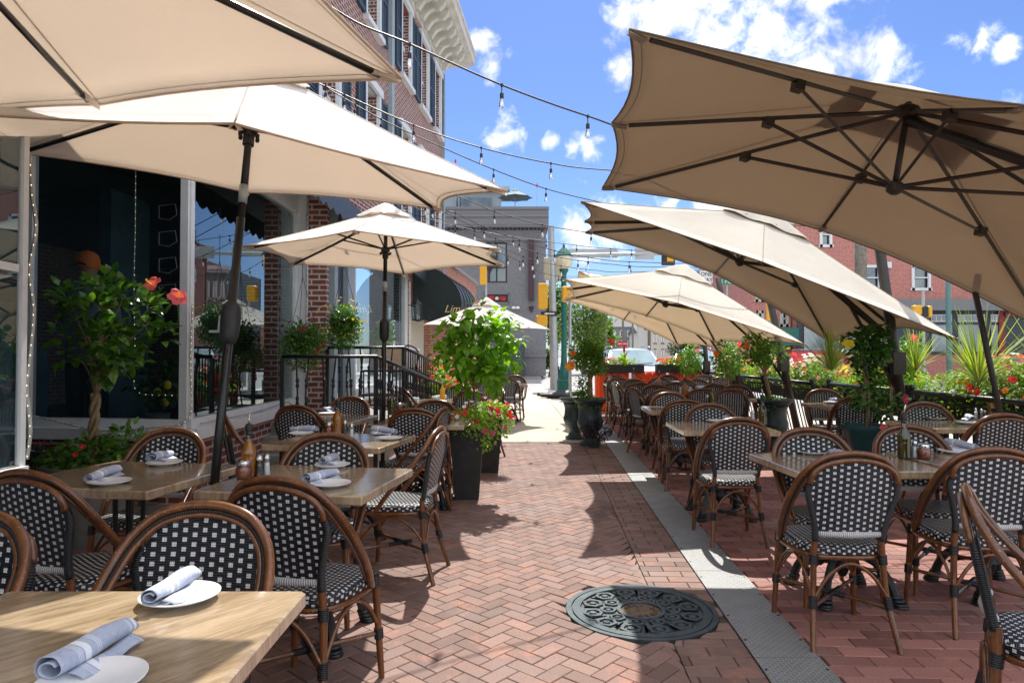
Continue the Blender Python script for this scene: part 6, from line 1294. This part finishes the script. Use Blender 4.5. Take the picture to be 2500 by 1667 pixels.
b.build('signal_back_plate',plain('beige_signal_back',(.45,.42,.30),.6),t)
b=MB(); A=W(1313,755,c.y)-c; B=W(1336,693,c.y)-c; b.bbox(((A.x+B.x)/2,-.15,(A.z+B.z)/2),(B.x-A.x,.28,B.z-A.z),.03); A=W(1308,796,c.y)-c; B=W(1336,770,c.y)-c; b.bbox(((A.x+B.x)/2,-.15,(A.z+B.z)/2),(B.x-A.x,.28,B.z-A.z),.05); b.build('yellow_signal_housing',YELP,t)
b=MB(); A=W(1320,772,c.y)-c; B=W(1360,761,c.y)-c; b.box(((A.x+B.x)/2,-.2,(A.z+B.z)/2),(B.x-A.x,.02,B.z-A.z)); s_=b.build('street_arrow_sign',BLKP,t); b=MB(); zc=(A.z+B.z)/2; xc=(A.x+B.x)/2; b.prism([(-.2,0),(-.08,.055),(-.08,.025),(.2,.025),(.2,-.025),(-.08,-.025),(-.08,-.055)],0,.006); b.v=[(xc+x,-.211-z,zc+y) for (x,y,z) in b.v]; b.f=[q[::-1] for q in b.f]; b.build('white_arrow',SIGNW,s_)
c2=W(1632,635,c.y+.8)-c; b=MB(); b.bbox((c2.x,.85,c2.z),(.50,.22,.40),.02); b.build('hanging_signal_back',BLKP,t); b=MB(); b.bbox((c2.x+.05,.72,c2.z+.03),(.26,.06,.2),.01); b.build('hanging_signal_label',YELP,t)
for (px,py,D_,lab) in ((1180,670,30,'yellow traffic signal head beside the grey building, seen from the side'),(1383,718,22,'yellow signal head on a slim pole beside the green lamp')):
    c=W(px,py,D_); t=thing('traffic_signal',lab,'traffic signal',(c.x,c.y,0)); b=MB(); b.bbox((0,0,c.z),(.30,.3,.9 if D_>25 else .5),.04); 
    b.lathe([(.11,0),(.12,.25)],(0,0,c.z),10,cap=False); b.build('housing',YELP,t); b=MB(); b.tube([(.12,.1,-.13),(.12,.1,c.z+ .2)],.05,8); b.build('pole',GALV,t)
# bollards, sand bags
for (px,py,h,r,m_,l) in ((1331,957,.0,0,None,''),(1394,1012,1.1,.018,GALV,'thin steel sign post at the kerb beside the urn topiary'),(1364,960,.95,.03,BLKP,'thin black post left of the green lamp')):
    if m_: c=G(px,py); pole('post',l,'post',(c.x,c.y,0),(c.x,c.y,h),r,m_)
for k,(px,py) in enumerate(((1358,972),(1400,966))):
    c=G(px,py); t=thing('sand_bag','%s black sand bag lying on the pavement by the lamp foot'%('left' if k==0 else 'right'),'sand bag',(c.x,c.y,0),.3*k); b=MB(); 
    vs=[];n=8;sg=16
    for i in range(n+1):
        f=i/n; rr=sin(pi*max(.04,min(.96,f)))**.5
        for j in range(sg): a=2*pi*j/sg; vs.append(((f-.5)*1.0,cos(a)*.24*rr,max(0,.10+sin(a)*.10*rr+.012*sin(i*5+j*3))))
    b.add(vs,[(i*sg+j,i*sg+(j+1)%sg,(i+1)*sg+(j+1)%sg,(i+1)*sg+j) for i in range(n) for j in range(sg)]); b.build('sack',BLKP,t,smooth=True); b=MB(); b.tube([(-.5,0,.1),(-.58,0,.14)],[.03,.06],8); b.build('tied_neck',BLKP,t)
# signs right of centre
c=W(1724,676,40); t=thing('one_way_sign','white ONE WAY sign on a post showing above the third cantilever umbrella','sign',(c.x,c.y,0)); b=MB(); b.box((0,0,c.z),(.75,.03,.72)); b.build('plate',SIGNW,t); 
for i,(s,dz) in enumerate((('ONE',.15),('WAY',-.19))): text_mesh(s,.33,BLKP,t,(0,-.03,c.z+dz),(pi/2,0,0),'letters',.004)
b=MB(); b.tube([(.0,.06,-.13),(.0,.06,c.z+.3)],.05,8); b.build('pole',GALV,t)
c=W(1771,688,38); t=thing('street_name_sign','green street name sign beginning with a white E, above the umbrellas','sign',(c.x,c.y,0)); b=MB(); b.box((.9,0,c.z),(2.6,.03,.34)); b.build('plate',SIGNG,t); text_mesh('E Market St',.30,SIGNW,t,(-.28,-.025,c.z-.01),(pi/2,0,0),'letters',.004,align='LEFT'); b=MB(); b.tube([(.1,.06,-.13),(.1,.06,c.z+.3)],.05,8); b.build('pole',GALV,t)
c=W(1880,757,37); t=thing('traffic_signal','traffic signal showing a red light above the low umbrella point','traffic signal',(c.x,c.y,0)); b=MB(); b.bbox((0,0,c.z-.08),(.34,.25,1.0),.03); b.build('housing',YELP,t); b=MB(); b.T=M.Translation((0,-.13,c.z+.27))@M.Rotation(pi/2,4,'X'); b.lathe([(.15,0),(.12,.05),(.0005,.06)],seg=16,cap=False); b.build('red_lens',REDL,t); b=MB(); b.tube([(.05,.2,-.13),(.05,.2,c.z+.7)],.08,8); b.build('pole',GALV,t)
c=W(2254,760,32); t=thing('pedestrian_signal','pair of yellow signal heads on a pale pole before the red brick shops','traffic signal',(c.x,c.y,0)); b=MB(); b.tube([(0,0,-.13),(0,0,c.z+.95)],.07,10); b.tube([(0,0,c.z+.95),(0,0,c.z+1.0)],.1,10); b.build('pole',ALU,t); b=MB(); b.bbox((-.3,0,c.z+.05),(.4,.3,.46),.04); b.bbox((.26,0,c.z-.02),(.2,.3,.55),.04); b.build('signal_heads',YELP,t); b=MB(); b.bbox((.0,-.05,c.z-.02),(.28,.3,.5),.03); b.build('black_head',BLKP,t)
c=W(2317,860,30); pole('light_pole','teal street light pole in front of the red brick shops','pole',(c.x,30,-.13),(c.x,30,W(2317,640,30).z+2),.11,plain('teal_grey_pole',(.10,.22,.22),.5))
c=W(2105,640,24); pole('utility_pole','weathered wooden utility pole behind the second cantilever umbrella','utility pole',(c.x,24,-.13),(c.x-.1,24,8.5),.20,plain('weathered_wood',(.20,.18,.15),.9,var=.35,scale=10))
# parked car
CARP=plain('silver_car_paint',(.48,.52,.56),.28,.35,.04,3,0,.5,.6)
c=W(1552,905,21.8); cy0=21.8; t=thing('parked_car','silver grey sport utility car with pale windscreen behind the orange barrier','car',(c.x,cy0,-.13),R(-1))
zr=W(1552,849,22.6).z+.13
prof=[(-1.15,.42,.86),(-1.05,.72,.90),(-.9,.98,.92),(-.10,1.08,.91),(.30,1.14,.90),(.95,zr-.06,.70),(1.15,zr,.64),(2.9,zr,.64),(3.3,zr-.25,.72),(3.5,1.05,.9),(3.55,.5,.88)]
b=MB(); vs=[]
for (y,z,wd) in prof:
    for s in (-1,-.75,0,.75,1): vs.append((s*wd,y,z-.05*s*s*(1 if z<1.2 else 1.3)+.0))
n=len(prof); b.add(vs,[(i*5+j,i*5+j+1,(i+1)*5+j+1,(i+1)*5+j) for i in range(n-1) for j in range(4)])
for s,j in ((-1,0),(1,4)):
    vs=[]; 
    for (y,z,wd) in prof: vs+=[(s*wd,y,z-.05*(1 if z<1.2 else 1.3)),(s*.91,y,min(1.0,z-.06)),(s*.91,y,.30)]
    q=[(i*3+k,i*3+k+1,(i+1)*3+k+1,(i+1)*3+k) for i in range(n-1) for k in range(2)]; b.add(vs,q if s>0 else [x[::-1] for x in q])
b.add([(-.9,-1.15,.3),(.9,-1.15,.3),(.86,-1.15,.42),(-.86,-1.15,.42)],[(0,1,2,3)]); b.build('body',CARP,t,smooth=True,ang=35)
WSG=NT('windscreen_glass'); WSG.base(WSG.ramp(WSG.noise(1.5,4),[(.3,(.22,.33,.38)),(.7,(.34,.46,.52))])); WSG.set(Roughness=.06,Coat_Weight=1.0); WSM=WSG.mat
b=MB(); b.add([(-.80,.31,1.145),(.80,.31,1.145),(.62,.98,zr-.075),(-.62,.98,zr-.075),(0,.28,1.165),(0,.955,zr-.05)],[(0,4,5,3),(4,1,2,5)]); b.build('windscreen',WSM,t,smooth=True)
b=MB(); b.tube([(-.75,.27,1.16),(-.1,.33,1.24)],.012,5); b.tube([(.0,.27,1.17),(.6,.33,1.22)],.012,5); b.build('wiper',BLKP,t)
for s in (-1,1):
    b=MB(); b.bbox((s*1.0,.45,1.16),(.22,.10,.15),.03); b.build('wing_mirror',CARP,t); b=MB(); b.bbox((s*.66,-1.13,.72),(.36,.10,.17),.03); b.build('headlight',WP,t)
    for y in (-.45,2.6):
        b=MB(); b.T=M.Translation((s*.82,y,.34))@M.Rotation(pi/2,4,'Y'); b.lathe([(.20,-.11),(.34,-.10),(.34,.10),(.20,.11)],seg=24); wh=b.build('wheel',BLKP,t,smooth=True,ang=40); b=MB(); b.T=M.Translation((s*.82,y,.34))@M.Rotation(pi/2,4,'Y'); b.lathe([(.001,-.12),(.2,-.115),(.2,.115),(.001,.12)],seg=16); b.build('rim',GALV,wh)
b=MB(); b.tube([(-.62,1.0,zr+.0),(-.64,1.3,zr+.05),(-.64,2.6,zr+.05),(-.62,2.9,zr)],.02,6,sm=3); b.tube([(.62,1.0,zr+.0),(.64,1.3,zr+.05),(.64,2.6,zr+.05),(.62,2.9,zr)],.02,6,sm=3); b.build('roof_rail',GALV,t)
b=MB(); b.box((0,-1.17,.66),(.9,.03,.2)); b.build('grille',BLKP,t)
for k,(px,col,D_,lab) in enumerate(((1700,(.30,.33,.36),26,'grey parked car half hidden by the barrier shrubs'),(2080,(.45,.02,.03),36,'dark red car passing behind the fence flowers'))):
    c=W(px,880,D_); q=copy_tree(t); q.location=(c.x,D_,-.13); q.rotation_euler=(0,0,R(-10) if k==0 else R(88)); tag(q,lab,'car')
    m2=plain('car_paint_'+'ab'[k],col,.3,.2,.04,3,0,.5,.6)
    for ch_ in q.children:
        if ch_.data and ch_.data.materials and ch_.data.materials[0]==CARP: ch_.data=ch_.data.copy(); ch_.data.materials[0]=m2
# ------------------------------------------------------------ buildings across the street
def block(name,label,x0,x1,y,dep,h,mat,wins=(),rz=0,cat='building',glass=PANED,trim=WP,cornice=True,roof=None):
    t=thing(name,label,cat,((x0+x1)/2,y,0),rz); w_=x1-x0; b=MB(); xs=sorted(wins)
    # front wall as strips around openings
    rows=sorted(set((z0,z1) for (_,_,z0,z1) in wins)); z=-.14
    for (z0,z1) in rows:
        if z0>z: b.box((0,.15,(z+z0)/2),(w_,.3,z0-z))
        cur=-w_/2
        for (a,c_,q0,q1) in sorted(wins):
            if (q0,q1)!=(z0,z1): continue
            if a>cur: b.box(((cur+a)/2,.15,(z0+z1)/2),(a-cur,.3,z1-z0))
            cur=c_
        if cur<w_/2: b.box(((cur+w_/2)/2,.15,(z0+z1)/2),(w_/2-cur,.3,z1-z0))
        z=z1
    b.box((0,.15,(z+h)/2),(w_,.3,h-z)); b.box((-w_/2+.15,dep/2+.15,h/2),(.3,dep-.3,h+.28)); b.box((w_/2-.15,dep/2+.15,h/2),(.3,dep-.3,h+.28)); b.box((0,dep,h/2),(w_,.3,h+.27)); b.box((0,dep/2,h-.1),(w_-.6,dep-.6,.1)); b.build('wall',mat,t)
    for (a,c_,z0,z1) in wins:
        b=MB(); m_=(a+c_)/2
        for (cx,cz,ww,hh) in ((a+.05,(z0+z1)/2,.16,z1-z0+.16),(c_-.05,(z0+z1)/2,.16,z1-z0+.16),(m_,z1+.0,c_-a,.16),(m_,z0-.0,c_-a+.2,.16),(m_,(z0+z1)/2,c_-a-.2,.07)): b.box((cx,-.02,cz),(ww,.12,hh))
        f=b.build('window',trim,t); b=MB(); b.box((m_,.12,(z0+z1)/2),(c_-a-.02,.02,z1-z0-.02)); b.build('pane',glass,f); b=MB(); b.box((m_,.24,(z0+z1)/2),(c_-a,.02,z1-z0)); b.build('blind',BLND,f)
    if cornice: b=MB(); b.box((0,-.1,h+.1),(w_+.5,.8,.35)); b.box((0,-.02,h-.2),(w_+.2,.4,.2)); b.build('cornice',trim,t)
    if roof: b=MB(); b.add([(-w_/2-.3,-.3,h),(w_/2+.3,-.3,h),(w_/2+.3,dep+.3,h),(-w_/2-.3,dep+.3,h),(-w_/2-.3,dep/2,h+roof),(w_/2+.3,dep/2,h+roof)],[(0,1,5,4),(2,3,4,5),(0,4,3),(1,2,5)]); b.build('roof',ROOF,t)
    return t
BLND=plain('grey_blind',(.22,.26,.29),.8)
DB=40.0
bxx=lambda px:(px-1250)/F*DB; bzz=lambda py:CH+(866-py)/F*DB
x0,x1=bxx(1945),bxx(2750); xc=(x0+x1)/2
wl_=[(bxx(a)-xc,bxx(c_)-xc,z0,z1) for (a,c_,z0,z1) in ((2004,2032,bzz(600),bzz(545)),(2110,2150,bzz(706),bzz(650)),(2228,2272,bzz(706),bzz(650)),(2000,2030,bzz(706),bzz(650)),(2360,2400,bzz(706),bzz(650)),(2480,2520,bzz(706),bzz(650)),(2110,2150,bzz(600),bzz(545)),(2228,2272,bzz(600),bzz(545)),(2360,2400,bzz(600),bzz(545)))]
t=block('brick_shop_building','red brick building with white framed windows above dark shop fronts on the right',x0,x1,DB,10,13.5,BRICKR,wl_)
b=MB(); b.box((0,-.35,bzz(746)),(x1-x0,.9,bzz(733)-bzz(760))); b.build('fascia',GREYW,t)
SF=plain('dark_shopfront',(.04,.055,.065),.5,var=.2); b=MB(); b.box((0,-.06,bzz(812)),(x1-x0,.12,bzz(760)-bzz(865))); b.build('shop_front',SF,t)
for (pa,pb) in ((2270,2320),(2335,2400),(2415,2440),(1960,2040),(2060,2180)):
    b=MB(); m_=(bxx(pa)+bxx(pb))/2-xc; w2=bxx(pb)-bxx(pa); b.box((m_,-.16,bzz(777)),(w2,.06,bzz(768)-bzz(786)))
    f=b.build('transom_frame',WP,t); b=MB()
    for k in range(4): b.box((m_-w2/2+w2*(k+.5)/4,-.21,bzz(777)),(w2/4-.1,.03,(bzz(768)-bzz(786))*.7))
    b.build('pane',PANED,f); b=MB(); b.box((m_,-.17,bzz(826)),(w2,.05,bzz(795)-bzz(860))); b.build('display_glass',PANED,t)
b=MB(); 
for px in (2440,2535): b.box((bxx(px)-xc,-.2,bzz(800)),(.35,.1,bzz(735)-bzz(868)))
b.box((bxx(2490)-xc,-.2,bzz(768)),(2.2,.1,.25)); b.build('red_shop_frame',plain('dark_red_paint',(.25,.015,.02),.5),t)
b=MB(); b.box((bxx(2168)-xc,-.1,bzz(647)),(.35,.15,.35)); b.build('wall_lamp',WP,t)
x0,x1=bxx(1846),bxx(1942); xc=(x0+x1)/2
BW=[(a,a+.45,bzz(q)-1.0,bzz(q)) for q in (690,) for a in (-.95,-.2,.5)]+[(a,a+.45,bzz(760)-.8,bzz(760)) for a in (-.95,-.2,.5)]
t=block('bay_building','narrow building with white bay windows and bracketed cornice left of the red brick one',x0,x1,DB+.6,9,bzz(547),BRICKR,[(-.3,.2,bzz(600),bzz(556)),(.45,1.0,bzz(600),bzz(556)),(-.9,-.45,bzz(600),bzz(556))]+BW,glass=PANED,trim=plain('cream_trim',(.50,.50,.44),.6))
b=MB(); b.box((0,-.5,2.4),(x1-x0,1.2,1.0)); b.build('shop_fascia',TEAL,t)
D2=60; g2=lambda px:(px-1250)/F*D2; h2=lambda py:CH+(866-py)/F*D2
for (pa,pb,pt_,mt,lab,ny) in ((1770,1850,640,BRICKR,'dark red brick row house with white bay front beyond the crossing',3),(1715,1768,660,GREYW,'grey three storey house beyond the crossing, right of the street',3)):
    x0,x1=g2(pa),g2(pb); w_=x1-x0; ws=[]
    for r_ in range(ny):
        for k in range(3): a=-w_/2+w_*(k+.25)/3; ws.append((a,a+w_/6,1+r_*2.6,2.6+r_*2.6))
    block('row_house',lab,x0,x1,D2,9,h2(pt_),mt,ws,cat='house')
for i,(pa,pb,pt_,D_,mt,lab,rf) in enumerate(((1640,1712,795,95,BRICKR,'brick house on the right of the side street',0),(1590,1645,790,80,CREAM,'white three storey house on the side street',0),(1560,1592,812,110,CREAM,'small white house with a brown roof beyond the stop signs',1.4),(1490,1545,798,120,GREYW,'grey gabled house at the left of the side street',1.8),(1525,1562,815,170,BRICKR,'far brick house closing the view of the side street',1.2))):
    x0,x1=(pa-1250)/F*D_,(pb-1250)/F*D_; w_=x1-x0; H_=CH+(866-pt_)/F*D_; ws=[]
    for r_ in range(max(1,int(H_/1.9))):
        for k in range(3): a=-w_/2+w_*(k+.3)/3; ws.append((a,a+w_/8,.9+r_*1.8,2.0+r_*1.8)) if 2.0+r_*1.8<H_-.2 else None
    block('street_house',lab,x0,x1,D_,9,H_,mt,ws,cat='house',roof=rf or None,cornice=not rf)
for (px,D_,zh,l) in ((1480,60,7,'left wooden pole with a square sign on the side street'),(1521,75,8.5,'wooden utility pole beside the stop signs'),(1585,52,5.5,'slim pole before the white house'),(1545,90,9,'farther utility pole on the side street')):
    x=(px-1250)/F*D_; t=pole('utility_pole',l,'utility pole',(x,D_,-.13),(x,D_,zh),.12,bpy.data.materials['weathered_wood'])
    if px!=1585: b=MB(); b.box((0,-.15,zh-.6),(1.6,.12,.12)); b.build('crossarm',bpy.data.materials['weathered_wood'],t)
for (px,D_,l) in ((1513,70,'left red stop style sign beyond the parked car'),(1525,70,'right red stop style sign beyond the parked car')):
    c=W(px,839,D_); t=thing('round_traffic_sign',l,'sign',(c.x,c.y,0),0,'red round signs on the side street'); b=MB(); b.T=M.Translation((0,0,c.z))@M.Rotation(pi/2,4,'X'); b.lathe([(.28,-.01),(.28,.01)],seg=8 if px==1525 else 20); b.build('plate',SIGNR,t); b=MB(); b.box((0,-.03,c.z),(.40,.02,.09)); b.build('white_bar',SIGNW,t); b=MB(); b.tube([(0,.05,-.13),(0,.05,c.z)],.03,6); b.build('pole',GALV,t)
t=thing('brick_wall','low brick wall with pale coping across the street behind the flowers','wall',(28,33,0)); b=MB(); b.box((0,0,.5),(10,.3,1.25)); b.build('wall',BRICKR,t); b=MB(); b.box((0,0,1.16),(10.2,.42,.10)); b.build('coping',CURB,t)
# ------------------------------------------------------------ trees
def tree(label,px,D_,pyt,wd,n=5200,leaf=.30,mat=LEAFT,base=-.13):
    x=(px-1250)/F*D_; H_=CH+(866-pyt)/F*D_; r_=wd/F*D_/2; rg=random.Random(int(px)); t=thing('street_tree',label,'tree',(x,D_,base)); b=MB(); b.tube([(0,0,0),(.1,0,H_*.35),(-.1,0,H_*.6)],[.22,.16,.08],10)
    for i in range(12): a=rg.uniform(0,6.28); z0=H_*rg.uniform(.25,.5); q=V((cos(a)*r_*.75,sin(a)*r_*.6,H_*rg.uniform(.5,.9))); b.tube([(0,0,z0),q*.5+V((0,0,z0*.6)),q],[.09,.05,.02],6,sm=3)
    b.build('trunk',bpy.data.materials['weathered_wood'],t,smooth=True); b=MB()
    foliage(b,(0,0,H_*.60),(r_,r_*.8,H_*.41),n,leaf,leaf*.6,rg,.3,clumps=70,up=.5); b.build('crown',mat,t)
tree('feathery green tree behind the green street lamp',1425,52,700,170,4200,.24,LEAFT); tree('bright green tree just right of the signal mast',1356,60,668,66,3200,.3,LEAFM); tree('darker tree left of the side street',1468,80,765,80,3000,.4,LEAFM)
tree('tree far down the side street above the signs',1545,140,800,50,1500,.6); tree('leafy street tree right of the white house',1625,130,820,60,1500,.6); tree('low green bush beside the grey building corner',1345,46,845,40,900,.2,LEAF)
# red paper kite-like marker flags on the roof wires
for (px,py,l) in ((1112,394,'upper red diamond marker above the umbrella'),(1120,410,'lower red diamond marker above the umbrella'),(1311,453,'red diamond marker on a thin mast above the grey roof')):
    c=W(px,py,44.5); t=thing('roof_marker',l,'marker',(c.x,c.y,rz0),0,'red diamond markers on the roof'); b=MB(); b.lathe([(.001,-.18),(.10,0),(.001,.18)],(0,0,c.z-rz0),4,cap=False); b.build('diamond',SIGNR,t); b=MB(); b.tube([(0,0,0),(0,0,c.z-rz0-.1)],.02,5); b.build('wire_mast',GALV,t)
# black umbrella edge seen past the second cream umbrella
